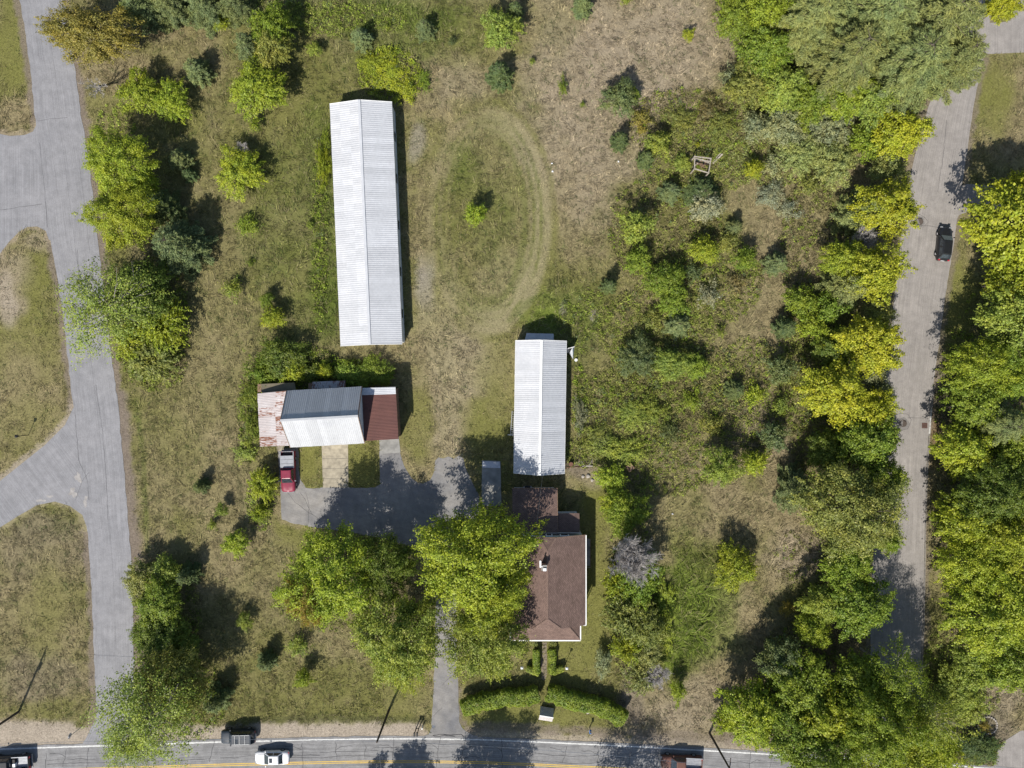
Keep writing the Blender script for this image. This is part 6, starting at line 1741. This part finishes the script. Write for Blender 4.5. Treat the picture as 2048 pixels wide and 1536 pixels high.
 (1160, 830, (14, 40), 1.2, 'low', 'WH', 'whitish flowering growth along the right wall of the shorter barn', 'bramble'),
 (1250, 1022, (46, 44), 5, 'bush', 'G', 'green bush above the grey bare tree right of the house'),
 (1225, 1000, 26, 4, 'bush', 'YG', 'light bush on the house side above the grey bare tree'),
 (1260, 1108, 58, 9.5, 'bare', 'SG', 'large round grey leafless tree right of the house'),
 (1275, 1155, (48, 52), 6, 'bush', 'G', 'green bush directly below the grey leafless tree'),
 (1232, 1165, 34, 4.5, 'arch', 'YG', 'yellow-green shrub on the house side of the leafless tree'),
 (1255, 1225, (50, 52), 5, 'arch', 'OL', 'olive arching shrub in the thicket right of the house'),
 (1290, 1250, 44, 5, 'bush', 'OL', 'olive bush on the field side of the thicket right of the house'),
 (1252, 1290, 34, 4, 'arch', 'YG', 'yellow-green arching shrub low in the thicket right of the house'),
 (1290, 1300, 38, 3.5, 'bush', 'PG', 'pale bush at the lower right of the thicket by the house'),
 (1280, 1350, 36, 3.2, 'arch', 'PG', 'pale arching shrub at the bottom tip of the thicket'),
 (1312, 1345, 30, 3.2, 'bare', 'SG', 'small grey leafless shrub at the bottom of the thicket', 'bare_shrub'),
 (1354, 1378, (16, 24), 3.2, 'bush', 'YG', 'upright yellow-green bush in front of the thicket near the road'),
 (1330, 1205, (22, 46), 1.5, 'arch', 'YG', 'upper tall weeds on the field side of the thicket', 'tall_weeds'),
 (1326, 1275, (22, 40), 1.3, 'arch', 'YG', 'lower tall weeds on the field side of the thicket', 'tall_weeds'),
 # scrub field
 (950, 430, 23, 3.6, 'bush', 'YG', 'lone bright bush inside the mown loop'),
 (1468, 1132, 42, 4.7, 'bush', 'YG', 'bright bush alone in the lower right field'),
 (1440, 930, 38, 6.0, 'bush', 'LG', 'bright bush with dark shadow right of the bramble field'),
 (1505, 925, 27, 3.9, 'bush', 'YG', 'yellow bush adjoining the bright bush in the right field'),
 (1238, 200, 36, 4.2, 'bush', 'BP', 'dull green bush at the upper left of the scrub'),
 (1262, 190, 18, 3.1, 'bush', 'G', 'small green bush on the right of the dull upper bush'),
 (1240, 282, 21, 3.9, 'pine', 'BG', 'dark young pine on the left edge of the scrub'),
 (1283, 240, 24, 2.0, 'low', 'OC', 'ochre low shrub between the upper bushes of the scrub'),
 (1314, 288, 26, 3.9, 'bush', 'LG', 'light bush in the upper middle of the scrub'),
 (1292, 318, 20, 3.4, 'pine', 'BG', 'small pine at the foot of the light scrub bush'),
 (1404, 388, 40, 3.2, 'pine', 'BG', 'dark pine just below the timber frame'),
 (1364, 326, 18, 2.2, 'bush', 'LG', 'light bush against the left side of the timber frame'),
 (1395, 290, 6, 1.2, 'low', 'Y', 'tiny yellow sapling above the timber frame'),
 (1412, 415, 32, 3.9, 'bush', 'WH', 'whitish flowering bush below the pine by the timber frame'),
 (1505, 340, 19, 3.4, 'bush', 'Y', 'yellow bush right of the timber frame'),
 (1340, 385, 26, 3.4, 'pine', 'BP', 'young pine left of the whitish flowering bush'),
 (1272, 455, 34, 5.2, 'bush', 'LG', 'round light bush on the left edge of the scrub middle'),
 (1277, 520, 29, 3.9, 'bush', 'G', 'green bush below the round light bush on the scrub edge'),
 (1408, 502, 29, 3.9, 'bush', 'YG', 'yellow-green bush in the centre of the scrub'),
 (1468, 455, 20, 3.1, 'pine', 'BP', 'young pine upper right of the central yellow-green bush'),
 (1488, 520, 24, 3.9, 'bush', 'G', 'green bush right of the central yellow-green bush'),
 (1458, 485, 24, 2.2, 'low', 'OL', 'olive low shrub between the central bushes'),
 (1218, 572, 19, 3.9, 'pine', 'BG', 'dark pine alone left of the scrub near the shorter barn'),
 (1332, 565, 40, 4.2, 'bush', 'G', 'wide green bush in the left middle of the scrub'),
 (1345, 605, 30, 3.9, 'bush', 'G', 'green bush below the wide green bush in the scrub'),
 (1415, 590, 26, 2.4, 'low', 'WH', 'whitish low shrub right of the wide green bush'),
 (1385, 545, 22, 2, 'low', 'BP', 'dull low shrub between the wide green bush and central bush'),
 (1300, 640, 28, 2, 'low', 'OL', 'olive low shrub at the left middle of the scrub'),
 (1355, 650, 30, 3.4, 'pine', 'BP', 'dull pine in the middle of the lower scrub'),
 (1272, 715, 40, 3.9, 'bush', 'BP', 'dull green bush at the lower left of the scrub'),
 (1345, 728, (44, 30), 3.6, 'bush', 'LG', 'light spreading bush at the lower middle of the scrub'),
 (1395, 735, 26, 3.1, 'bush', 'G', 'green bush right of the light spreading bush'),
 (1440, 665, 12, 1.8, 'low', 'LG', 'tiny shrub on the dry grass right of the scrub'),
 (1553, 527, 27, 4.2, 'pine', 'BP', 'round young pine alone on the dry grass near the right maples'),
 (1600, 605, 34, 4.7, 'bush', 'G', 'green bush left of the right road maples'),
 (1570, 655, 27, 4.4, 'pine', 'BG', 'dark pine below the green bush left of the right maples'),
 (1625, 655, 30, 5.2, 'bush', 'YG', 'yellow-green bush between dark pine and right maples'),
 (1560, 740, 30, 4.2, 'bush', 'BP', 'dull bush at the lower right of the scrub'),
 (1510, 790, 26, 2.4, 'low', 'YG', 'yellow-green low shrub in the lower right scrub'),
 (1300, 820, (40, 34), 1.6, 'low', 'LG', 'light bramble clump in the lower left scrub', 'bramble'),
 (1265, 830, (34, 30), 1.4, 'arch', 'LG', 'arching light bramble below the scrub bushes', 'bramble'),
 (1340, 870, 26, 2, 'low', 'BP', 'dull low shrub in the bottom of the scrub'),
 (1470, 780, 24, 2.9, 'pine', 'BG', 'dark pine in the lower right scrub'),
 (1380, 800, 24, 1.8, 'low', 'G', 'green low shrub in the lower middle scrub'),
 (1420, 850, 26, 2, 'low', 'OL', 'olive low shrub above the bright right field bush'),
 (1545, 870, 30, 4.2, 'bush', 'BP', 'dull bush left of the large yellow maple'),
 (1590, 980, (36, 56), 7.8, 'pine', 'BP', 'grey-green pine left of the biggest right road tree'),
 (1560, 810, 22, 2.4, 'low', 'LG', 'light low shrub left of the large yellow maple'),
 (1440, 250, 34, 1.8, 'low', 'OL', 'olive low shrub above the timber frame'),
 (1420, 220, 30, 1.4, 'low', 'BR', 'brownish low shrub in the upper scrub'),
 (1360, 240, 34, 1.4, 'low', 'OL', 'loose olive shrub left of the brownish scrub shrub'),
 (1540, 390, 30, 1.6, 'low', 'WH', 'whitish low shrub in the dry grass right of the timber frame'),
 (1575, 420, 24, 1.4, 'low', 'WH', 'whitish low shrub nearest the right road maples'),
 (1470, 570, 26, 1.6, 'low', 'BR', 'brownish low shrub at the right of the scrub centre'),
 # north-east woods
 (1475, 35, (44, 52), 7, 'maple', 'G', 'green tree at the left edge of the north-east woods'),
 (1530, 105, 50, 8, 'maple', 'G', 'green tree below another on the left of the north-east woods'),
 (1535, 20, 46, 9, 'maple', 'YG', 'yellow-green tree at the top edge of the north-east woods'),
 (1495, 175, 44, 6, 'bush', 'OL', 'olive bush at the lower left of the north-east woods'),
 (1560, 180, 46, 6.5, 'maple', 'LG', 'light tree in front of the big pines'),
 (1620, 45, 84, 13, 'bigpine', 'WP', 'leftmost tall pine of the north-east woods'),
 (1740, 45, 100, 15, 'bigpine', 'WP', 'tall pine at the top middle of the north-east woods'),
 (1865, 55, 104, 15, 'bigpine', 'WP', 'tall pine at the top right of the north-east woods'),
 (1690, 125, 92, 14, 'bigpine', 'WP', 'tall pine in the second row, left'),
 (1810, 135, 98, 14, 'bigpine', 'WP', 'tall pine in the second row, reaching towards the right road'),
 (1900, 130, 72, 12, 'bigpine', 'WP', 'tall pine overhanging the right road near the junction'),
 (1690, 195, 46, 8, 'maple', 'YG', 'yellow-green tree under the front of the tall pines'),
 (1745, 205, 42, 8, 'maple', 'LG', 'light tree under the tall pines beside the right road'),
 (1620, 205, 44, 7, 'maple', 'G', 'green tree at the foot of the leftmost tall pine'),
 (2000, 12, 34, 8, 'maple', 'Y', 'yellow tree at the top right corner beside the junction'),
 (1650, 250, (58, 48), 5, 'bush', 'SG', 'silvery bush below the tall pines'),
 (1565, 255, 44, 5, 'bush', 'SG', 'silvery bush left of the largest silvery one'),
 (1595, 310, (46, 36), 4, 'bush', 'PG', 'pale bush below the silvery bushes'),
 (1665, 330, 46, 4.5, 'bush', 'PG', 'pale bush between silvery bushes and right road maples'),
 (1510, 255, 30, 3.5, 'bush', 'SG', 'silvery bush at the left end of its row'),
 (1545, 330, 28, 2.6, 'low', 'SG', 'silvery low shrub below the pale bush'),
 (1460, 160, 26, 3, 'low', 'SG', 'silvery low shrub at the edge of the dry field'),
 (1725, 290, 34, 5, 'bush', 'G', 'green bush left of the topmost yellow maple'),
 (1615, 370, 26, 2, 'low', 'OL', 'olive low shrub in dry grass near the right maples'),
 # maples along the right road
 (1795, 268, (52, 48), 8, 'maple', 'Y', 'topmost yellow maple on the left of the right road'),
 (1770, 345, 38, 5, 'bush', 'PG', 'pale bush between the two upper yellow maples'),
 (1770, 418, (62, 54), 9, 'maple', 'Y', 'second yellow maple down the left of the right road'),
 (1725, 425, 52, 8.5, 'pine', 'WP', 'grey-green pine against the second yellow maple'),
 (1718, 480, 30, 5, 'bare', 'SG', 'small grey leafless tree between the second and third yellow maples'),
 (1748, 545, (62, 52), 9, 'maple', 'Y', 'third yellow maple down the left of the right road'),
 (1685, 520, 40, 7, 'maple', 'YG', 'bright tree on the field side of the third yellow maple'),
 (1690, 575, 52, 8, 'pine', 'WP', 'grey-green pine below the third yellow maple'),
 (1735, 690, 60, 8.5, 'maple', 'Y', 'fourth yellow maple down the left of the right road'),
 (1650, 620, 34, 5, 'bush', 'G', 'green bush left of the grey-green pine by the maples'),
 (1755, 630, 30, 5, 'bush', 'PG', 'pale bush between the third and fourth yellow maples'),
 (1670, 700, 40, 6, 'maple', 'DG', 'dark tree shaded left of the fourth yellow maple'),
 (1735, 745, 32, 5, 'bush', 'SG', 'silvery bush below the fourth yellow maple'),
 (1668, 785, (66, 62), 9, 'maple', 'Y', 'large yellow maple set back from the right road'),
 (1748, 825, 42, 7.5, 'maple', 'Y', 'yellow maple at the road edge beside the large set-back one'),
 (1760, 785, 24, 5, 'bush', 'SG', 'silvery bush at the road edge above a yellow maple'),
 (1735, 885, 58, 8.5, 'maple', 'G', 'rich green maple below the yellow ones on the right road'),
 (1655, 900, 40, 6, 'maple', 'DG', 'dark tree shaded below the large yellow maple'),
 (1700, 1020, (98, 92), 12.5, 'big', 'OL', 'biggest olive tree on the left of the right road'),
 (1765, 960, 42, 9, 'maple', 'G', 'green tree at the road edge above the biggest olive tree'),
 (1770, 1075, 30, 7, 'maple', 'G', 'green tree at the road edge below the biggest olive tree'),
 (1690, 1128, 48, 8.5, 'maple', 'G', 'green maple just below the biggest olive tree'),
 (1715, 1208, 60, 9.5, 'maple', 'G', 'dense green maple beside the shadowed lower right road'),
 (1645, 1205, 38, 7, 'maple', 'LG', 'light green tree left of the dense green maple'),
 (1575, 1215, 18, 2, 'low', 'OC', 'round ochre shrub at the edge of the lower woods'),
 (1625, 1255, 34, 6, 'maple', 'YG', 'yellow-green tree below the light green tree'),
 # south-east woods
 (1560, 1320, 44, 7, 'maple', 'BP', 'dull green tree at the upper left of the south-east woods'),
 (1600, 1370, 62, 9, 'maple', 'G', 'green tree in the left middle of the south-east woods'),
 (1500, 1425, 58, 8.5, 'maple', 'YG', 'yellow-green tree at the left end of the south-east woods'),
 (1535, 1385, 34, 6, 'bush', 'BP', 'dull bush between trees at the left of the south-east woods'),
 (1445, 1440, 24, 4, 'bush', 'YG', 'yellow-green bush beside the right utility pole'),
 (1580, 1460, 60, 9.5, 'maple', 'G', 'green tree beside the main road in the south-east woods'),
 (1660, 1430, 62, 10, 'maple', 'YG', 'yellow-green tree in the middle of the south-east woods'),
 (1720, 1370, 60, 10, 'maple', 'G', 'green tree left of the lower right road end'),
 (1785, 1345, 62, 13, 'open', 'G', 'broad green tree over the lower end of the right road'),
 (1760, 1440, 78, 14.5, 'big', 'G', 'broad green tree in the heart of the south-east woods'),
 (1840, 1430, 66, 14, 'open', 'LG', 'light broad tree over the bottom of the right road'),
 (1655, 1505, 72, 11, 'big', 'G', 'broad tree at the bottom edge left of two in the south-east'),
 (1800, 1510, 84, 12, 'big', 'YG', 'broad yellow-green tree at the bottom edge of the south-east woods'),
 (1865, 1490, 48, 9, 'maple', 'YG', 'yellow-green tree at the right end of the bottom woods'),
 # east side
 (2020, 452, (88, 98), 12, 'maple', 'Y', 'large yellow maple overhanging the black hatchback'),
 (2040, 380, 40, 9, 'maple', 'Y', 'yellow-green maple at the right edge above the large yellow one'),
 (2030, 560, 62, 10, 'maple', 'YG', 'bright maple at the right edge below the large yellow one'),
 (2020, 640, 68, 11, 'maple', 'LG', 'green maple at the right edge, upper middle'),
 (1965, 735, (84, 60), 10.5, 'big', 'YG', 'broad bright tree on the right of the right road'),
 (2030, 735, 62, 11, 'big', 'G', 'broad green tree at the right edge behind the broad bright one'),
 (1950, 800, 60, 9, 'maple', 'G', 'green tree below the broad bright tree'),
 (1985, 850, 66, 11, 'bigpine', 'WP', 'grey-green pine among the trees right of the storm drain'),
 (1925, 900, 58, 9, 'maple', 'YG', 'bright green tree nearest the granite kerb'),
 (2025, 890, 56, 10, 'maple', 'G', 'green tree at the right edge behind the grey-green pine'),
 (1990, 985, 82, 12, 'big', 'DG', 'broad dark green tree on the right below the grey-green pine'),
 (1930, 1040, 66, 10, 'maple', 'YG', 'yellow-green tree leaning towards the right road'),
 (2020, 1090, 88, 12.5, 'big', 'YG', 'broad yellow-green tree at the right edge, lower middle'),
 (1940, 1120, 70, 11, 'big', 'YG', 'bright broad tree beside the shadowed stretch of the right road'),
 (1990, 1220, 100, 13, 'big', 'YG', 'broadest bright tree at the lower right'),
 (2035, 1310, 82, 12, 'big', 'G', 'broad green tree at the right edge near the bottom'),
 (1960, 1320, 58, 9, 'maple', 'LG', 'light tree below the broadest bright tree'),
 (1905, 1380, 46, 4, 'bush', 'LG', 'light bush beside the lower end of the right road'),
 (1930, 1405, 44, 3, 'arch', 'LG', 'light arching shrub above the stone ring'),
 (1968, 1452, 12, 1.2, 'low', 'OC', 'ochre plant inside the stone ring'),
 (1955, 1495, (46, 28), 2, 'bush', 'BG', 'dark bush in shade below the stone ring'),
 # across the road, seen by their shadows
 (715, 1634, 34, 8, 'pine', 'BG', 'tall pine across the main road, farther left of a pair'),
 (782, 1642, 42, 7.5, 'maple', 'G', 'broad tree across the main road opposite the driveway'),
 (940, 1680, 80, 12, 'big', 'G', 'broad tree across the main road opposite the house'),
 (1240, 1680, 80, 12, 'open', 'G', 'thin tree across the main road opposite the thicket'),
]
for row in PL:
    plant(*row)

# --- clipped hedges and round shrubs in front of the house
def hedge(name, label, pts, w, h, colr, dens=300, leaf=0.19, seed=0, round_end=True):
    """a clipped hedge along a path of photo points: inner branches and a skin of leaves"""
    rs = np.random.RandomState(seed)
    wp_ = [P(u, v) for u, v in pts]
    root = thing(name, label, 'hedge' if name == 'hedge' else 'shrub', wp_[len(wp_) // 2], 'clipped hedges in front of the house')
    seg = [(b_ - a).length for a, b_ in zip(wp_[:-1], wp_[1:])]
    tot = sum(seg)
    n = int(dens * tot * (w + 2 * h))
    sd = rs.uniform(-w * 0.3, tot + w * 0.3, n)
    th = rs.uniform(-0.25, math.pi + 0.25, n)
    cen = np.zeros((n, 3)); sidev = np.zeros((n, 3))
    acc = 0
    for k, (a, b_) in enumerate(zip(wp_[:-1], wp_[1:])):
        L = seg[k]; d = (b_ - a) / L
        lo = -1e9 if k == 0 else acc; hi = 1e9 if k == len(seg) - 1 else acc + L
        mm = (sd >= lo) & (sd < hi)
        t = (sd[mm] - acc)
        cen[mm] = np.array(a)[None] + np.array(d)[None] * t[:, None]
        sidev[mm] = np.array((d.y, -d.x, 0))
        acc += L
    ends = np.clip(np.maximum(-sd, sd - tot) / (w * 0.5), 0, 1)
    shrink = np.sqrt(np.maximum(0.05, 1 - ends ** 2))
    c, s = np.cos(th), np.sin(th)
    rad = rs.uniform(0.62, 1.1, n) * (1 + 0.32 * (fbm(sd * 10 + seed * 50, th * 6, 8, 3) - 0.5) * 2)
    sq = lambda x: np.sign(x) * np.abs(x) ** 0.75
    pos_ = cen + sidev * (sq(c) * w / 2 * rad * shrink)[:, None]
    pos_[:, 2] = np.maximum(0.04, h * 0.5 + sq(s) * h * 0.5 * rad * shrink * 1.0)
    nr = sidev * c[:, None] + np.array([0, 0, 1.0]) * (s + 0.3)[:, None] + rs.normal(0, 0.4, (n, 3))
    V = leaf_quads(pos_, nr, leaf * rs.uniform(0.7, 1.4, n), leaf * 0.7, rs)
    V = V - np.array(root.location)
    o = bpy.data.objects.new('foliage', leaves_mesh('foliage', V, np.clip(fbm(sd * 10, th * 8, 7, 3, 2) * 1.6 - 0.3 + rs.normal(0, 0.12, n), 0, 1), M['leaf']))
    o.parent = root; COL.objects.link(o)
    cc = COLR[colr]; o.color = (*cc, 1)
    mb = MB()
    for a, b_ in zip(wp_[:-1], wp_[1:]):
        k = max(2, int((b_ - a).length / 0.5))
        for q in range(k):
            p = a.lerp(b_, (q + 0.5) / k) - root.location
            for z in range(3):
                e = p + Vector((rs.uniform(-.4, .4) * w, rs.uniform(-.4, .4) * w, h * rs.uniform(0.6, 0.92)))
                mb.tube([p, e], [0.03, 0.008], 4, cap=False)
    st_ = mb.build('stem', M['bark'], root, world_coords=False)
    return root
hedge('hedge', 'long curved hedge left of the front path opening', [(934, 1405), (960, 1396), (990, 1390), (1020, 1387), (1050, 1385), (1068, 1380)], 2.2, 2.0, 'G', seed=1)
hedge('hedge', 'long curved hedge right of the front path opening', [(1103, 1379), (1125, 1387), (1155, 1394), (1185, 1402), (1215, 1412), (1238, 1425)], 2.3, 2.0, 'G', seed=2)
hedge('hedge', 'short upright hedge left of the front path', [(1072, 1298), (1072, 1315), (1073, 1338)], 0.95, 1.2, 'G', seed=3)
hedge('hedge', 'short upright hedge right of the front path', [(1104, 1298), (1104, 1315), (1105, 1338)], 1.05, 1.2, 'G', seed=4)
hedge('hedge', 'stub of hedge turning left by the left garden lamp', [(1056, 1334), (1065, 1338), (1074, 1342)], 0.8, 1.0, 'LG', seed=5)
hedge('hedge', 'stub of hedge turning right by the right garden lamp', [(1106, 1340), (1114, 1337), (1123, 1334)], 0.8, 1.0, 'LG', seed=6)
hedge('round_shrub', 'clipped round shrub left of the porch steps', [(1066, 1279), (1069, 1279)], 1.35, 1.1, 'OL', 700, 0.09, 7)
hedge('round_shrub', 'clipped round shrub right of the porch steps', [(1104, 1279), (1107, 1279)], 1.35, 1.1, 'OL', 700, 0.09, 8)

# --- undergrowth: weeds and brambles between the shrubs (a mass nobody could count)
rs = np.random.RandomState(31)
UG = [  # u, v, ru, rv, leaves, colour, height
    (1370, 250, 110, 70, 5200, 'BR', 0.5), (1400, 330, 110, 60, 4200, 'OL', 0.5), (1330, 460, 110, 110, 6500, 'BR', 0.5), (1420, 560, 100, 90, 5200, 'OL', 0.5), (1310, 660, 110, 90, 6200, 'OL', 0.5), (1380, 780, 130, 90, 7000, 'BR', 0.5),
    (1250, 830, 100, 90, 6500, 'OL', 0.6), (1500, 800, 80, 120, 4800, 'OL', 0.5), (1540, 300, 110, 70, 5200, 'PG', 0.6), (1620, 500, 60, 140, 4600, 'BR', 0.6), (1650, 850, 70, 120, 4600, 'OL', 0.6), (1620, 700, 60, 100, 4200, 'OL', 0.7),
    (1560, 160, 90, 100, 4600, 'OL', 0.6), (1640, 1120, 90, 80, 2200, 'BR', 0.4), (1600, 1300, 70, 60, 2600, 'BR', 0.5), (1640, 1400, 130, 90, 4200, 'G', 0.6), (1960, 900, 90, 300, 7000, 'G', 0.7), (1930, 1330, 80, 120, 4200, 'LG', 0.5),
    (1258, 1180, 42, 190, 4200, 'OL', 0.7), (1340, 930, 90, 60, 3200, 'OL', 0.4), (300, 640, 80, 120, 5200, 'G', 0.6), (310, 730, 60, 50, 2600, 'OL', 0.5), (330, 1240, 70, 120, 4200, 'DG', 0.6), (360, 1400, 90, 90, 3600, 'G', 0.5),
    (600, 740, 90, 45, 4200, 'G', 0.6), (700, 745, 90, 25, 3200, 'G', 0.7), (500, 830, 22, 90, 2200, 'LG', 0.5), (640, 480, 14, 190, 2600, 'G', 0.5), (380, 20, 130, 30, 2600, 'BP', 0.6), (560, 30, 160, 26, 3600, 'LG', 0.5), (690, 40, 120, 36, 3600, 'LG', 0.4),
    (780, 150, 60, 55, 4200, 'YG', 0.6), (520, 1000, 26, 60, 1600, 'LG', 0.5), (660, 1180, 110, 80, 2200, 'OL', 0.3), (1170, 905, 40, 30, 1600, 'OL', 0.5), (1160, 800, 14, 70, 1200, 'G', 0.5), (1170, 640, 50, 60, 1800, 'LG', 0.3), (1955, 1500, 60, 30, 1800, 'G', 0.5), (230, 250, 40, 40, 900, 'LG', 0.3), (1720, 60, 180, 110, 4200, 'OL', 0.8), (2030, 700, 60, 300, 3600, 'G', 0.8)]
PT = []; CL = []; NR = []; LL = []
for (u, v, ru, rv, n, cc, hh) in UG:
    n = int(n * (2.3 if 1180 < u < 1700 and v < 1000 else 1.6))
    nc = max(6, n // 14)
    a = rs.uniform(0, 6.28, nc); q = np.sqrt(rs.rand(nc))
    cu_ = u + ru * q * np.cos(a) * 1.05; cv_ = v + rv * q * np.sin(a) * 1.05
    idx = rs.randint(0, nc, n)
    ht = np.where(rs.rand(nc) < 0.1, rs.uniform(1.5, 2.8, nc), rs.uniform(0.4, 1.3, nc))
    hz = hh * ht[idx]
    r_ = rs.uniform(2.5, 7, nc)[idx] * np.sqrt(rs.rand(n)); aa = rs.uniform(0, 6.28, n)
    uu = cu_[idx] + r_ * np.cos(aa); vv = cv_[idx] + r_ * np.sin(aa)
    ok = ~paved_mask(uu, vv)
    x = (uu - CU) * S; y = (CV - vv) * S
    z = np.maximum(0.04, hz * rs.uniform(0.25, 1.0, n) * (1 - 0.06 * r_))
    pal = np.array([COLR[q_] for q_ in (cc, cc, cc, 'OL', 'BR', 'G')])[rs.randint(0, 6, nc)]
    pal = np.where((ht > 1.4)[:, None], np.array([COLR[q_] for q_ in ('BP', 'G', 'OL')])[rs.randint(0, 3, nc)], pal)
    col = pal[idx] * (rs.uniform(0.6, 1.2, nc)[idx] * rs.uniform(0.75, 1.25, n))[:, None]
    PT.append(np.stack([x, y, z], -1)[ok]); CL.append(col[ok])
Pp = np.concatenate(PT); Cc = np.concatenate(CL); n = len(Pp)
L = rs.uniform(0.13, 0.27, n)
V = leaf_quads(Pp, np.array([0, 0, 1.0]) + rs.normal(0, 0.55, (n, 3)), L, L * rs.uniform(0.35, 0.7, n), rs)
me = np_mesh('undergrowth', V, np.arange(n * 4).reshape(-1, 4), [M['grass']], colors=np.repeat(Cc, 4, 0))
ug = bpy.data.objects.new('undergrowth', me)
COL.objects.link(ug)
tag(ug, 'weeds and brambles growing between the shrubs and along the wood edges', 'undergrowth', kind='stuff')
